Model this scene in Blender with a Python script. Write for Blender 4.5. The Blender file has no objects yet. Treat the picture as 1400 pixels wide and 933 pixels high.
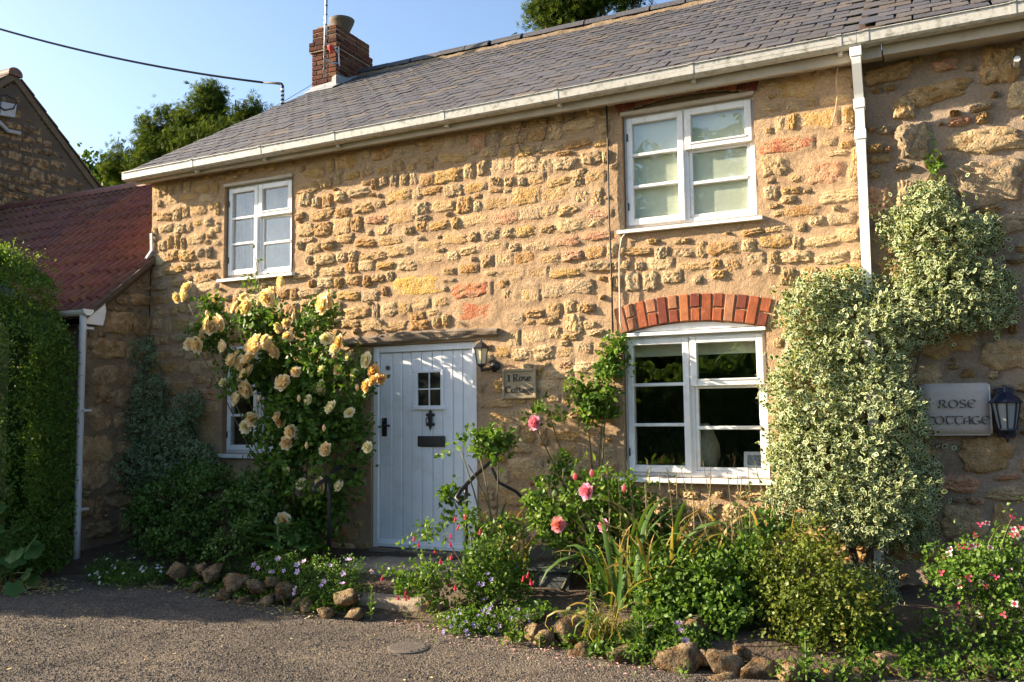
import bpy, bmesh, math, random
import numpy as np
from mathutils import Matrix, Vector, Euler

SC = bpy.context.scene
COL = SC.collection
R = math.radians

# ------------------------------------------------------------------ camera
cam_data = bpy.data.cameras.new('camera')
cam_data.sensor_width = 36.0
cam_data.lens = 1200.0 / 1400.0 * 36.0
cam_data.clip_start = 0.05
cam_data.clip_end = 2000.0
cam = bpy.data.objects.new('camera', cam_data)
COL.objects.link(cam)
_rows = [[0.900638, 0.045563, 0.432176], [0.434428, -0.068894, -0.898068], [-0.011145, 0.996583, -0.081843]]
_m = Matrix(_rows).to_4x4()
_m.translation = (0.0, -7.4, 1.62)
cam.matrix_world = _m
SC.camera = cam

# ------------------------------------------------------------------ sky, sun, exposure
TO_SUN = Vector((-3.4, -1.0, 1.4)).normalized()
SUN_EL = math.asin(TO_SUN.z)
SUN_ROT = math.atan2(TO_SUN.x, TO_SUN.y)
world = bpy.data.worlds.new('World')
SC.world = world
world.use_nodes = True
wn = world.node_tree.nodes
wl = world.node_tree.links
wn.clear()
w_out = wn.new('ShaderNodeOutputWorld')
w_bg = wn.new('ShaderNodeBackground')
w_sky = wn.new('ShaderNodeTexSky')
w_sky.sky_type = 'NISHITA'
w_sky.sun_disc = False
w_sky.sun_elevation = SUN_EL
w_sky.sun_rotation = SUN_ROT
w_sky.altitude = 50.0
w_sky.air_density = 1.0
w_sky.dust_density = 1.8
w_sky.ozone_density = 2.2
w_bg.inputs['Strength'].default_value = 0.076
wl.new(w_sky.outputs[0], w_bg.inputs[0])
wl.new(w_bg.outputs[0], w_out.inputs[0])

sun_data = bpy.data.lights.new('sun', 'SUN')
sun_data.energy = 4.3
sun_data.angle = R(0.53)
sun_data.color = (1.0, 0.83, 0.60)
sun = bpy.data.objects.new('sun', sun_data)
COL.objects.link(sun)
sun.rotation_euler = TO_SUN.to_track_quat('Z', 'Y').to_euler()

SC.view_settings.view_transform = 'Standard'
SC.view_settings.look = 'None'
SC.view_settings.exposure = 2.0
SC.view_settings.gamma = 1.0
SC.view_settings.use_curve_mapping = False
SC.render.engine = 'CYCLES'
SC.cycles.max_bounces = 8
SC.cycles.diffuse_bounces = 3
SC.cycles.glossy_bounces = 3
SC.cycles.transmission_bounces = 4
SC.cycles.transparent_max_bounces = 12
SC.cycles.use_denoising = True
SC.cycles.caustics_reflective = False
SC.cycles.caustics_refractive = False

# ------------------------------------------------------------------ small maths
def rng(seed):
    return np.random.default_rng(seed)

def _hash(ix, iy, iz, seed):
    h = (ix.astype(np.int64) * 374761393 + iy.astype(np.int64) * 668265263 + iz.astype(np.int64) * 2147483647 + seed * 1274126177) & 0x7fffffff
    h = ((h ^ (h >> 13)) * 1274126177) & 0x7fffffff
    h = (h ^ (h >> 16)) & 0xffff
    return h / 65535.0

def vnoise(p, seed=0):
    p = np.asarray(p, float)
    i = np.floor(p).astype(np.int64)
    f = p - i
    f = f * f * (3 - 2 * f)
    r = 0.0
    for dx in (0, 1):
        wx = f[:, 0] if dx else 1 - f[:, 0]
        for dy in (0, 1):
            wy = f[:, 1] if dy else 1 - f[:, 1]
            for dz in (0, 1):
                wz = f[:, 2] if dz else 1 - f[:, 2]
                r = r + wx * wy * wz * _hash(i[:, 0] + dx, i[:, 1] + dy, i[:, 2] + dz, seed)
    return r * 2 - 1

def fbm(p, seed=0, octv=4, gain=0.5):
    p = np.asarray(p, float)
    a, s, r = 1.0, 1.0, 0.0
    for k in range(octv):
        r = r + a * vnoise(p * s + 17.3 * k, seed + k)
        a *= gain
        s *= 2.03
    return r

# ------------------------------------------------------------------ mesh helpers
def mesh_np(name, V, F, mat=None, attrs=None, smooth=False):
    """V (n,3) array; F list of (m,k) index arrays (k fixed per array)."""
    me = bpy.data.meshes.new(name)
    V = np.asarray(V, np.float32).reshape(-1, 3)
    if isinstance(F, np.ndarray):
        F = [F]
    F = [np.asarray(f, np.int32) for f in F if len(f)]
    nl = sum(f.size for f in F)
    nf = sum(len(f) for f in F)
    me.vertices.add(len(V))
    me.vertices.foreach_set('co', V.ravel())
    me.loops.add(nl)
    me.loops.foreach_set('vertex_index', np.concatenate([f.ravel() for f in F]))
    tot = np.concatenate([np.full(len(f), f.shape[1], np.int32) for f in F])
    start = np.concatenate([[0], np.cumsum(tot)[:-1]]).astype(np.int32)
    me.polygons.add(nf)
    me.polygons.foreach_set('loop_start', start)
    try:
        me.polygons.foreach_set('loop_total', tot)
    except Exception:
        pass
    me.polygons.foreach_set('use_smooth', np.full(nf, bool(smooth)))
    if attrs:
        for k, a in attrs.items():
            a = np.asarray(a, np.float32)
            if a.ndim == 1:
                at = me.attributes.new(k, 'FLOAT', 'POINT')
                at.data.foreach_set('value', a)
            else:
                at = me.attributes.new(k, 'FLOAT_COLOR', 'POINT')
                if a.shape[1] == 3:
                    a = np.hstack([a, np.ones((len(a), 1), np.float32)])
                at.data.foreach_set('color', a.ravel())
    me.update(calc_edges=True)
    me.validate()
    if mat is not None:
        me.materials.append(mat)
    return me

class MB:
    """collects simple solids, builds one mesh"""
    def __init__(self):
        self.v = []; self.f = []
    def add(self, V, F):
        o = len(self.v)
        self.v.extend([tuple(map(float, p)) for p in V])
        self.f.extend([tuple(i + o for i in q) for q in F])
        return self
    def box(self, x0, x1, y0, y1, z0, z1, c=0.0):
        if c <= 0:
            V = [(x0, y0, z0), (x1, y0, z0), (x1, y1, z0), (x0, y1, z0), (x0, y0, z1), (x1, y0, z1), (x1, y1, z1), (x0, y1, z1)]
            F = [(0, 3, 2, 1), (4, 5, 6, 7), (0, 1, 5, 4), (1, 2, 6, 5), (2, 3, 7, 6), (3, 0, 4, 7)]
            return self.add(V, F)
        c = min(c, (x1 - x0) * .45, (y1 - y0) * .45, (z1 - z0) * .45)
        bm = bmesh.new()
        vs = []
        for (sx, sy, sz) in [(a, b, d) for a in (0, 1) for b in (0, 1) for d in (0, 1)]:
            X = x1 if sx else x0; Y = y1 if sy else y0; Z = z1 if sz else z0
            ix = -c if sx else c; iy = -c if sy else c; iz = -c if sz else c
            vs.append(((X, Y + iy, Z + iz), (X + ix, Y, Z + iz), (X + ix, Y + iy, Z)))
        bm.free()
        V = [p for t in vs for p in t]
        def n(sx, sy, sz, ax): return (sx * 4 + sy * 2 + sz) * 3 + ax
        F = []
        for s in (0, 1):
            q = [n(s, 0, 0, 0), n(s, 1, 0, 0), n(s, 1, 1, 0), n(s, 0, 1, 0)]; F.append(q if s else q[::-1])
            q = [n(0, s, 0, 1), n(0, s, 1, 1), n(1, s, 1, 1), n(1, s, 0, 1)]; F.append(q if s else q[::-1])
            q = [n(0, 0, s, 2), n(1, 0, s, 2), n(1, 1, s, 2), n(0, 1, s, 2)]; F.append(q if s else q[::-1])
        for a in (0, 1):
            for b in (0, 1):
                q = [n(0, a, b, 1), n(1, a, b, 1), n(1, a, b, 2), n(0, a, b, 2)]; F.append(q if (a ^ b) == 0 else q[::-1])
                q = [n(a, 0, b, 0), n(a, 1, b, 0), n(a, 1, b, 2), n(a, 0, b, 2)]; F.append(q[::-1] if (a ^ b) == 0 else q)
                q = [n(a, b, 0, 0), n(a, b, 1, 0), n(a, b, 1, 1), n(a, b, 0, 1)]; F.append(q if (a ^ b) == 0 else q[::-1])
        for a in (0, 1):
            for b in (0, 1):
                for d in (0, 1):
                    q = [n(a, b, d, 0), n(a, b, d, 1), n(a, b, d, 2)]; F.append(q if (a ^ b ^ d) else q[::-1])
        return self.add(V, F)
    def prism(self, poly, axis, a, b):
        """poly: 2-D outline in the two other axes (order x,y,z without axis), extruded from a to b"""
        n = len(poly)
        def pt(p, t):
            if axis == 'x': return (t, p[0], p[1])
            if axis == 'y': return (p[0], t, p[1])
            return (p[0], p[1], t)
        V = [pt(p, a) for p in poly] + [pt(p, b) for p in poly]
        F = [tuple(range(n))[::-1], tuple(range(n, 2 * n))] + [(i, (i + 1) % n, n + (i + 1) % n, n + i) for i in range(n)]
        return self.add(V, F)
    def tube(self, pts, rad, n=8, cap=True):
        pts = [Vector(p) for p in pts]
        if not hasattr(rad, '__len__'): rad = [rad] * len(pts)
        V = []; F = []
        up = Vector((0.123, 0.31, 0.94)).normalized()
        for i, p in enumerate(pts):
            t = (pts[min(i + 1, len(pts) - 1)] - pts[max(i - 1, 0)])
            if t.length < 1e-9: t = Vector((0, 0, 1))
            t.normalize()
            u = t.cross(up)
            if u.length < 1e-3: u = t.cross(Vector((1, 0, 0)))
            u.normalize(); w = t.cross(u)
            for k in range(n):
                a = 2 * math.pi * k / n
                V.append(p + (u * math.cos(a) + w * math.sin(a)) * rad[i])
        for i in range(len(pts) - 1):
            for k in range(n):
                F.append((i * n + k, i * n + (k + 1) % n, (i + 1) * n + (k + 1) % n, (i + 1) * n + k))
        if cap:
            F.append(tuple(range(n))[::-1]); F.append(tuple(range((len(pts) - 1) * n, len(pts) * n)))
        return self.add(V, F)
    def lathe(self, prof, c=(0, 0, 0), n=16, closed=True):
        V = []; F = []
        for (r, z) in prof:
            for k in range(n):
                a = 2 * math.pi * k / n
                V.append((c[0] + r * math.cos(a), c[1] + r * math.sin(a), c[2] + z))
        for i in range(len(prof) - 1):
            for k in range(n):
                F.append((i * n + k, i * n + (k + 1) % n, (i + 1) * n + (k + 1) % n, (i + 1) * n + k))
        if closed:
            F.append(tuple(range(n))[::-1]); F.append(tuple(range((len(prof) - 1) * n, len(prof) * n)))
        return self.add(V, F)
    def mesh(self, name, mat, smooth=False):
        me = bpy.data.meshes.new(name)
        me.from_pydata(self.v, [], self.f)
        if smooth:
            me.polygons.foreach_set('use_smooth', [True] * len(me.polygons))
        me.update()
        if mat is not None: me.materials.append(mat)
        return me

WM = {}    # world matrices of the objects made here, for parenting
def put(name, me, parent=None, M=None, color=None):
    o = bpy.data.objects.new(name, me)
    COL.objects.link(o)
    M = Matrix.Identity(4) if M is None else M
    o.matrix_basis = M
    WM[o.name] = M
    if parent is not None:
        o.parent = parent
        o.matrix_parent_inverse = WM[parent.name].inverted()
    if color is not None:
        o.color = (color[0], color[1], color[2], 1.0)
    return o
def tag(o, label=None, cat=None, group=None, kind=None):
    if label: o['label'] = label
    if cat: o['category'] = cat
    if group: o['group'] = group
    if kind: o['kind'] = kind
    return o
def thing(name, loc, label, cat, group=None):
    o = put(name, None, None, Matrix.Translation(loc))
    o.empty_display_size = 0.1
    return tag(o, label, cat, group)
def TRS(loc, rot=(0, 0, 0), sc=(1, 1, 1)):
    return Matrix.LocRotScale(Vector(loc), Euler(rot), Vector(sc))

# ------------------------------------------------------------------ materials
class NT:
    def __init__(self, name):
        self.m = bpy.data.materials.new(name)
        self.m.use_nodes = True
        self.t = self.m.node_tree
        self.t.nodes.clear()
        self.out = self.t.nodes.new('ShaderNodeOutputMaterial')
    def n(self, typ, **kw):
        nd = self.t.nodes.new('ShaderNode' + typ)
        for k, v in kw.items():
            if k in ('i',):
                for a, b in v.items(): self.set(nd, a, b)
            else: setattr(nd, k, v)
        return nd
    def set(self, nd, a, b):
        s = nd.inputs[a]
        if isinstance(b, bpy.types.NodeSocket): self.t.links.new(b, s)
        else:
            if isinstance(b, (tuple, list)) and len(b) == 3 and s.type == 'RGBA': b = (*b, 1)
            s.default_value = b
    def link(self, a, b): self.t.links.new(a, b)
    def noise(self, vec, scale, detail=4, rough=0.55, dist=0.0):
        return self.n('TexNoise', i={'Vector': vec, 'Scale': scale, 'Detail': detail, 'Roughness': rough, 'Distortion': dist}).outputs['Fac']
    def voro(self, vec, scale, feature='F1', out='Distance', rnd=1.0):
        nd = self.n('TexVoronoi', feature=feature, i={'Vector': vec, 'Scale': scale, 'Randomness': rnd})
        return nd.outputs[out]
    def ramp(self, fac, stops, mode='LINEAR'):
        nd = self.n('ValToRGB', i={'Fac': fac})
        cr = nd.color_ramp; cr.interpolation = mode
        while len(cr.elements) < len(stops): cr.elements.new(0.5)
        for e, (p, c) in zip(cr.elements, stops):
            e.position = p
            e.color = (*c, 1) if len(c) == 3 else c
        return nd.outputs['Color']
    def mix(self, fac, a, b, mode='MIX'):
        nd = self.n('Mix', data_type='RGBA', blend_type=mode)
        self.set(nd, 0, fac); self.set(nd, 6, a); self.set(nd, 7, b)
        return nd.outputs[2]
    def math(self, op, a, b=0.0, c=None):
        nd = self.n('Math', operation=op)
        self.set(nd, 0, a); self.set(nd, 1, b)
        if c is not None: self.set(nd, 2, c)
        return nd.outputs[0]
    def pos(self):
        return self.n('NewGeometry').outputs['Position']
    def obj(self):
        return self.n('TexCoord').outputs['Object']
    def bump(self, h, dist, strength=1.0, normal=None):
        nd = self.n('Bump', i={'Height': h, 'Distance': dist, 'Strength': strength})
        if normal is not None: self.link(normal, nd.inputs['Normal'])
        return nd.outputs['Normal']
    def bsdf(self, color, rough=0.8, normal=None, **kw):
        p = self.n('BsdfPrincipled')
        self.set(p, 'Base Color', color); self.set(p, 'Roughness', rough)
        for k, v in kw.items(): self.set(p, k.replace('_', ' '), v)
        if normal is not None: self.link(normal, p.inputs['Normal'])
        return p
    def done(self, sh):
        self.link(sh.outputs[0] if hasattr(sh, 'outputs') else sh, self.out.inputs['Surface'])
        return self.m

def mat_plain(name, col, rough=0.6, var=0.12, scale=8.0, bump=0.0, bscale=60, metallic=0.0, spec=0.5, dirt=None, dirt_scale=3.0, dirt_amt=0.5):
    t = NT(name); p = t.pos()
    f = t.noise(p, scale, 5)
    c = t.ramp(f, [(0.25, tuple(x * (1 - var) for x in col)), (0.75, tuple(min(1, x * (1 + var)) for x in col))])
    if dirt:
        d = t.noise(p, dirt_scale, 7, 0.65)
        d = t.ramp(d, [(0.5, (0, 0, 0)), (0.72, (dirt_amt,) * 3)])
        c = t.mix(d, c, dirt)
    nm = t.bump(t.noise(p, bscale, 4), bump) if bump else None
    return t.done(t.bsdf(c, rough, nm, Metallic=metallic, Specular_IOR_Level=spec))

def mat_stone(name, pits=1.0):
    """stone colour comes from the object colour times the 'tint' attribute"""
    t = NT(name); p = t.pos()
    oi = t.n('ObjectInfo').outputs['Color']
    at = t.n('Attribute', attribute_name='tint').outputs['Color']
    base = t.mix(1.0, oi, at, 'MULTIPLY')
    f1 = t.noise(p, 9, 6, 0.6, 0.4)
    pale = t.mix(t.ramp(f1, [(0.42, (0, 0, 0)), (0.62, (1, 1, 1))]), base, t.mix(0.5, base, (0.66, 0.49, 0.29)))
    f2 = t.noise(p, 16, 5, 0.65)
    oc = t.mix(t.ramp(f2, [(0.52, (0, 0, 0)), (0.66, (0.75,) * 3)]), pale, t.mix(0.6, base, (0.46, 0.21, 0.05)))
    f3 = t.noise(p, 70, 4, 0.6)
    c = t.mix(1.0, oc, t.ramp(f3, [(0.3, (0.70, 0.68, 0.66)), (0.7, (1.2, 1.18, 1.14))]), 'MULTIPLY')
    v = t.voro(p, 46)
    n1 = t.noise(p, 34, 6, 0.7, 0.6)
    h = t.math('ADD', t.math('MULTIPLY', t.ramp(v, [(0.0, (0, 0, 0)), (0.5, (1, 1, 1))]), 0.45), n1)
    nm = t.bump(h, 0.015 * pits)
    nm = t.bump(t.noise(p, 160, 3), 0.003, 1.0, nm)
    return t.done(t.bsdf(c, 0.92, nm, Specular_IOR_Level=0.15))

def mat_mortar(name, c0, c1, c2):
    t = NT(name); p = t.pos()
    f = t.noise(p, 2.2, 6, 0.6)
    c = t.ramp(f, [(0.3, c0), (0.52, c1), (0.75, c2)])
    g = t.noise(p, 55, 6, 0.75)
    c = t.mix(1.0, c, t.ramp(g, [(0.3, (0.66, 0.64, 0.61)), (0.5, (1.0, 0.99, 0.97)), (0.72, (1.25, 1.23, 1.19))]), 'MULTIPLY')
    h = t.math('ADD', t.noise(p, 26, 5, 0.7), t.math('MULTIPLY', t.noise(p, 120, 4, 0.6), 0.8))
    nm = t.bump(h, 0.017)
    return t.done(t.bsdf(c, 0.95, nm, Specular_IOR_Level=0.1))

def mat_leaf(name, stops, trans=0.35, rough=0.5, margin=None, thr=0.45, spec=0.22):
    t = NT(name)
    tint = t.n('Attribute', attribute_name='tint').outputs['Fac']
    c = t.ramp(tint, stops)
    if margin is not None:
        e = t.n('Attribute', attribute_name='edge').outputs['Fac']
        k = t.ramp(e, [(thr - 0.04, (0, 0, 0)), (thr + 0.04, (1, 1, 1))])
        c = t.mix(k, c, margin)
    pr = t.bsdf(c, rough, None, Specular_IOR_Level=spec)
    tr = t.n('BsdfTranslucent')
    t.link(t.mix(1.0, c, (1.25, 1.2, 0.55), 'MULTIPLY'), tr.inputs['Color'])
    mx = t.n('MixShader', i={0: trans})
    t.link(pr.outputs[0], mx.inputs[1]); t.link(tr.outputs[0], mx.inputs[2])
    return t.done(mx)

def mat_petal(name, stops, trans=0.35):
    return mat_leaf(name, stops, trans, 0.6)

M = {}
M['stone'] = mat_stone('sandstone')
M['rock'] = mat_stone('rough rock', 2.6)
M['mortar'] = mat_mortar('lime mortar', (0.40, 0.27, 0.165), (0.465, 0.322, 0.20), (0.51, 0.372, 0.245))
M['mortar_grey'] = mat_mortar('grey mortar', (0.29, 0.22, 0.165), (0.36, 0.28, 0.21), (0.45, 0.35, 0.26))
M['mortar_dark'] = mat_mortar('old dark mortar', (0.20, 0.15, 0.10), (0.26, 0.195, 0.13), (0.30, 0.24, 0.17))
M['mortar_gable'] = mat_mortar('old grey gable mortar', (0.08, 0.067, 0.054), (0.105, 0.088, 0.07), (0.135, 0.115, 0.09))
M['brick'] = None
def mat_brick():
    t = NT('brick'); p = t.pos()
    oi = t.n('ObjectInfo').outputs['Color']
    f = t.noise(p, 14, 5, 0.6)
    c = t.mix(1.0, oi, t.ramp(f, [(0.3, (0.75, 0.72, 0.7)), (0.7, (1.2, 1.2, 1.18))]), 'MULTIPLY')
    f2 = t.noise(p, 30, 6, 0.7)
    c = t.mix(t.ramp(f2, [(0.6, (0, 0, 0)), (0.75, (0.6,) * 3)]), c, (0.10, 0.05, 0.035))
    f4 = t.noise(p, 19, 6, 0.7, 0.5)
    c = t.mix(t.ramp(f4, [(0.6, (0, 0, 0)), (0.72, (0.5,) * 3)]), c, (0.42, 0.30, 0.21))
    nm = t.bump(t.noise(p, 80, 5, 0.65), 0.006)
    return t.done(t.bsdf(c, 0.88, nm, Specular_IOR_Level=0.2))
M['brick'] = mat_brick()
def mat_slate():
    t = NT('slate'); p = t.pos()
    oi = t.n('ObjectInfo').outputs['Color']
    at = t.n('Attribute', attribute_name='tint').outputs['Color']
    base = t.mix(1.0, oi, at, 'MULTIPLY')
    f = t.noise(p, 6, 6, 0.65)
    c = t.mix(t.ramp(f, [(0.52, (0, 0, 0)), (0.72, (0.35,) * 3)]), base, (0.17, 0.13, 0.09))
    f2 = t.noise(p, 45, 5, 0.7)
    c = t.mix(1.0, c, t.ramp(f2, [(0.3, (0.75,) * 3), (0.7, (1.2,) * 3)]), 'MULTIPLY')
    f3 = t.voro(p, 17)
    c = t.mix(t.ramp(f3, [(0.05, (0.6,) * 3), (0.14, (0, 0, 0))]), c, (0.22, 0.20, 0.15))
    nm = t.bump(t.noise(p, 28, 5, 0.7, 0.5), 0.007)
    return t.done(t.bsdf(c, 0.62, nm, Specular_IOR_Level=0.4))
M['slate'] = mat_slate()
def mat_clay():
    t = NT('clay tile'); p = t.pos()
    oi = t.n('ObjectInfo').outputs['Color']
    f = t.noise(p, 12, 6, 0.65)
    c = t.mix(1.0, oi, t.ramp(f, [(0.3, (0.6, 0.6, 0.6)), (0.7, (1.25, 1.2, 1.15))]), 'MULTIPLY')
    f3 = t.voro(p, 14)
    c = t.mix(t.ramp(f3, [(0.04, (0.8,) * 3), (0.12, (0, 0, 0))]), c, (0.36, 0.32, 0.27))
    nm = t.bump(t.noise(p, 60, 4, 0.7), 0.004)
    return t.done(t.bsdf(c, 0.62, nm, Specular_IOR_Level=0.25))
M['clay'] = mat_clay()
M['white_paint'] = mat_plain('white window paint', (0.80, 0.80, 0.79), 0.38, 0.03, 5, 0.0008, 30, dirt=(0.48, 0.44, 0.36), dirt_scale=9, dirt_amt=0.5)
M['door_paint'] = mat_plain('white door paint', (0.87, 0.88, 0.89), 0.45, 0.03, 6, 0.0015, 40, dirt=(0.60, 0.57, 0.50), dirt_scale=7, dirt_amt=0.4)
M['gutter'] = mat_plain('white gutter plastic', (0.50, 0.49, 0.455), 0.4, 0.08, 4, 0, dirt=(0.17, 0.17, 0.12), dirt_scale=18, dirt_amt=0.95)
M['fascia'] = mat_plain('fascia paint', (0.45, 0.39, 0.31), 0.55, 0.08, 5, 0.001, 40, dirt=(0.30, 0.26, 0.19), dirt_scale=7, dirt_amt=0.6)
M['pipe'] = mat_plain('white downpipe plastic', (0.80, 0.79, 0.76), 0.4, 0.04, 4)
M['grey_pipe'] = mat_plain('pale grey pipe paint', (0.60, 0.61, 0.62), 0.45, 0.08, 6, 0.001, 50)
M['black_iron'] = mat_plain('black iron', (0.018, 0.018, 0.02), 0.42, 0.2, 20, 0.001, 90)
M['blue_metal'] = mat_plain('dark blue enamel', (0.007, 0.013, 0.035), 0.35, 0.2, 10, 0.0005, 60)
M['lead'] = mat_plain('lead flashing', (0.30, 0.31, 0.33), 0.5, 0.15, 10, 0.002, 30)
M['steel'] = mat_plain('galvanised steel', (0.42, 0.43, 0.45), 0.35, 0.15, 20, metallic=0.8)
M['dark_hole'] = mat_plain('soot', (0.012, 0.011, 0.01), 0.9, 0.2)
M['pot_clay'] = mat_plain('chimney pot clay', (0.10, 0.075, 0.05), 0.85, 0.3, 12, 0.003, 40)
M['tar'] = mat_plain('tar line', (0.03, 0.02, 0.015), 0.7, 0.3)
M['eaves_board'] = mat_plain('dark eaves board', (0.055, 0.032, 0.02), 0.8, 0.3)
M['red_plastic'] = mat_plain('red plastic', (0.50, 0.03, 0.02), 0.4, 0.1)
M['cable_black'] = mat_plain('black cable', (0.015, 0.015, 0.016), 0.6, 0.2)
M['cable_white'] = mat_plain('cream cable', (0.55, 0.50, 0.42), 0.6, 0.1)
M['rope'] = mat_plain('old rope', (0.42, 0.30, 0.18), 0.9, 0.2)
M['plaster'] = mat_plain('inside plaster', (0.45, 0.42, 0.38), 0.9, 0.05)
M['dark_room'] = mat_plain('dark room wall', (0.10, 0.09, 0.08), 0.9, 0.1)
M['blind'] = mat_plain('pale green roller blind', (0.74, 0.80, 0.64), 0.85, 0.05, 3)
M['curtain'] = mat_plain('grey curtain', (0.36, 0.37, 0.38), 0.9, 0.2, 14)
M['net'] = mat_plain('white net curtain', (0.70, 0.72, 0.74), 0.9, 0.1, 30)
M['vase'] = mat_plain('grey green ribbed vase', (0.24, 0.25, 0.19), 0.6, 0.25, 20, 0.004, 45)
M['white_plastic'] = mat_plain('white plastic', (0.72, 0.73, 0.74), 0.4, 0.03)
M['screen'] = mat_plain('grey screen', (0.25, 0.28, 0.30), 0.3, 0.03)
M['lamp_glass'] = mat_plain('cream lamp glass', (0.72, 0.62, 0.42), 0.35, 0.06)
M['lamp_glass_grey'] = mat_plain('frosted lamp glass', (0.22, 0.25, 0.26), 0.25, 0.08)
M['sign_stone'] = mat_plain('tan sign stone', (0.36, 0.275, 0.165), 0.85, 0.12, 20, 0.002, 120)
M['plaque_stone'] = mat_plain('pale grey plaque stone', (0.50, 0.44, 0.395), 0.85, 0.06, 30, 0.0015, 150)
M['ink'] = mat_plain('black sign paint', (0.02, 0.017, 0.014), 0.6, 0.1)
M['incised'] = mat_plain('dark incised lettering', (0.085, 0.075, 0.07), 0.8, 0.25, 40)
M['step'] = mat_plain('worn step stone', (0.31, 0.245, 0.18), 0.85, 0.25, 7, 0.006, 40, dirt=(0.10, 0.085, 0.06), dirt_scale=4)
M['slab_dark'] = mat_plain('dark slate slab', (0.055, 0.065, 0.07), 0.6, 0.25, 9, 0.003, 40)
M['bark'] = mat_plain('bark', (0.12, 0.085, 0.055), 0.9, 0.3, 20, 0.008, 30)
M['stem'] = mat_plain('green brown stem', (0.13, 0.115, 0.05), 0.7, 0.3, 20)
M['stem_green'] = mat_plain('green stem', (0.12, 0.17, 0.045), 0.6, 0.25, 20)
M['stem_dry'] = mat_plain('dry tan stem', (0.30, 0.22, 0.11), 0.8, 0.3, 20)
M['iron_cover'] = mat_plain('iron cover', (0.10, 0.085, 0.072), 0.7, 0.25, 20, 0.004, 60)
def mat_timber():
    t = NT('weathered oak'); p = t.pos()
    mp = t.n('Mapping', i={'Vector': p, 'Scale': (3.0, 30.0, 45.0)}).outputs[0]
    f = t.noise(mp, 1.0, 6, 0.65, 0.6)
    c = t.ramp(f, [(0.3, (0.05, 0.035, 0.025)), (0.45, (0.20, 0.15, 0.105)), (0.7, (0.36, 0.30, 0.235))])
    return t.done(t.bsdf(c, 0.9, t.bump(f, 0.02), Specular_IOR_Level=0.15))
M['timber'] = mat_timber()
def mat_glass():
    t = NT('window glass'); p = t.pos()
    nm = t.bump(t.noise(p, 2.2, 2), 0.008)
    gl = t.n('BsdfGlossy', i={'Color': (0.95, 0.97, 1.0), 'Roughness': 0.01}); t.link(nm, gl.inputs['Normal'])
    tr = t.n('BsdfTransparent', i={'Color': (0.96, 0.97, 0.96)})
    lw = t.n('LayerWeight', i={'Blend': 0.5}); t.link(nm, lw.inputs['Normal'])
    fac = t.math('ADD', 0.08, t.math('MULTIPLY', 0.9, t.math('POWER', lw.outputs['Facing'], 4.0)))
    mx = t.n('MixShader'); t.link(fac, mx.inputs[0])
    t.link(tr.outputs[0], mx.inputs[1]); t.link(gl.outputs[0], mx.inputs[2])
    return t.done(mx)
M['glass'] = mat_glass()
M['dark_hall_pane'] = mat_plain('door pane dark as unlit hall', (0.012, 0.013, 0.013), 0.12, 0.2, 6, spec=0.35)  # opaque near-black; the unlit hall behind is put into the colour
def mat_road():
    t = NT('road asphalt'); p = t.pos()
    f = t.noise(p, 1.1, 6, 0.6)
    c = t.ramp(f, [(0.3, (0.085, 0.074, 0.064)), (0.55, (0.128, 0.11, 0.093)), (0.75, (0.185, 0.153, 0.122))])
    mp = t.n('Mapping', i={'Vector': p, 'Scale': (0.25, 1.6, 1.0)}).outputs[0]
    c = t.mix(1.0, c, t.ramp(t.noise(mp, 1.3, 4, 0.6), [(0.35, (0.78, 0.78, 0.79)), (0.65, (1.18, 1.15, 1.10))]), 'MULTIPLY')
    ck = t.voro(t.n('Mapping', i={'Vector': t.mix(0.25, p, t.n('TexNoise', i={'Vector': p, 'Scale': 3.0}).outputs['Color']), 'Scale': (1, 1, 0)}).outputs[0], 0.9, 'DISTANCE_TO_EDGE')
    c = t.mix(t.ramp(ck, [(0.004, (0.55,) * 3), (0.012, (0, 0, 0))]), c, (0.05, 0.04, 0.032))
    v = t.n('TexVoronoi', i={'Vector': p, 'Scale': 95})
    sp = t.ramp(v.outputs['Color'], [(0.2, (0.55, 0.53, 0.52)), (0.6, (1.0, 0.98, 0.95)), (0.95, (1.8, 1.7, 1.55))])
    c = t.mix(1.0, c, sp, 'MULTIPLY')
    h = t.math('SUBTRACT', 1.0, v.outputs['Distance'])
    nm = t.bump(h, 0.010)
    nm = t.bump(t.noise(p, 7, 5), 0.02, 1.0, nm)
    return t.done(t.bsdf(c, 0.9, nm, Specular_IOR_Level=0.2))
M['road'] = mat_road()
def mat_chip():
    t = NT('road chippings')
    at = t.n('Attribute', attribute_name='tint').outputs['Fac']
    c = t.ramp(at, [(0.0, (0.055, 0.049, 0.044)), (0.45, (0.12, 0.103, 0.087)), (0.8, (0.19, 0.158, 0.125)), (1.0, (0.33, 0.28, 0.22))])
    return t.done(t.bsdf(c, 0.9, None, Specular_IOR_Level=0.2))
M['chip'] = mat_chip()
M['soil'] = mat_plain('garden soil', (0.075, 0.05, 0.032), 0.95, 0.35, 9, 0.03, 25)
M['grass'] = mat_plain('far grass', (0.11, 0.135, 0.05), 0.9, 0.3, 2, 0.02, 20)
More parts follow.
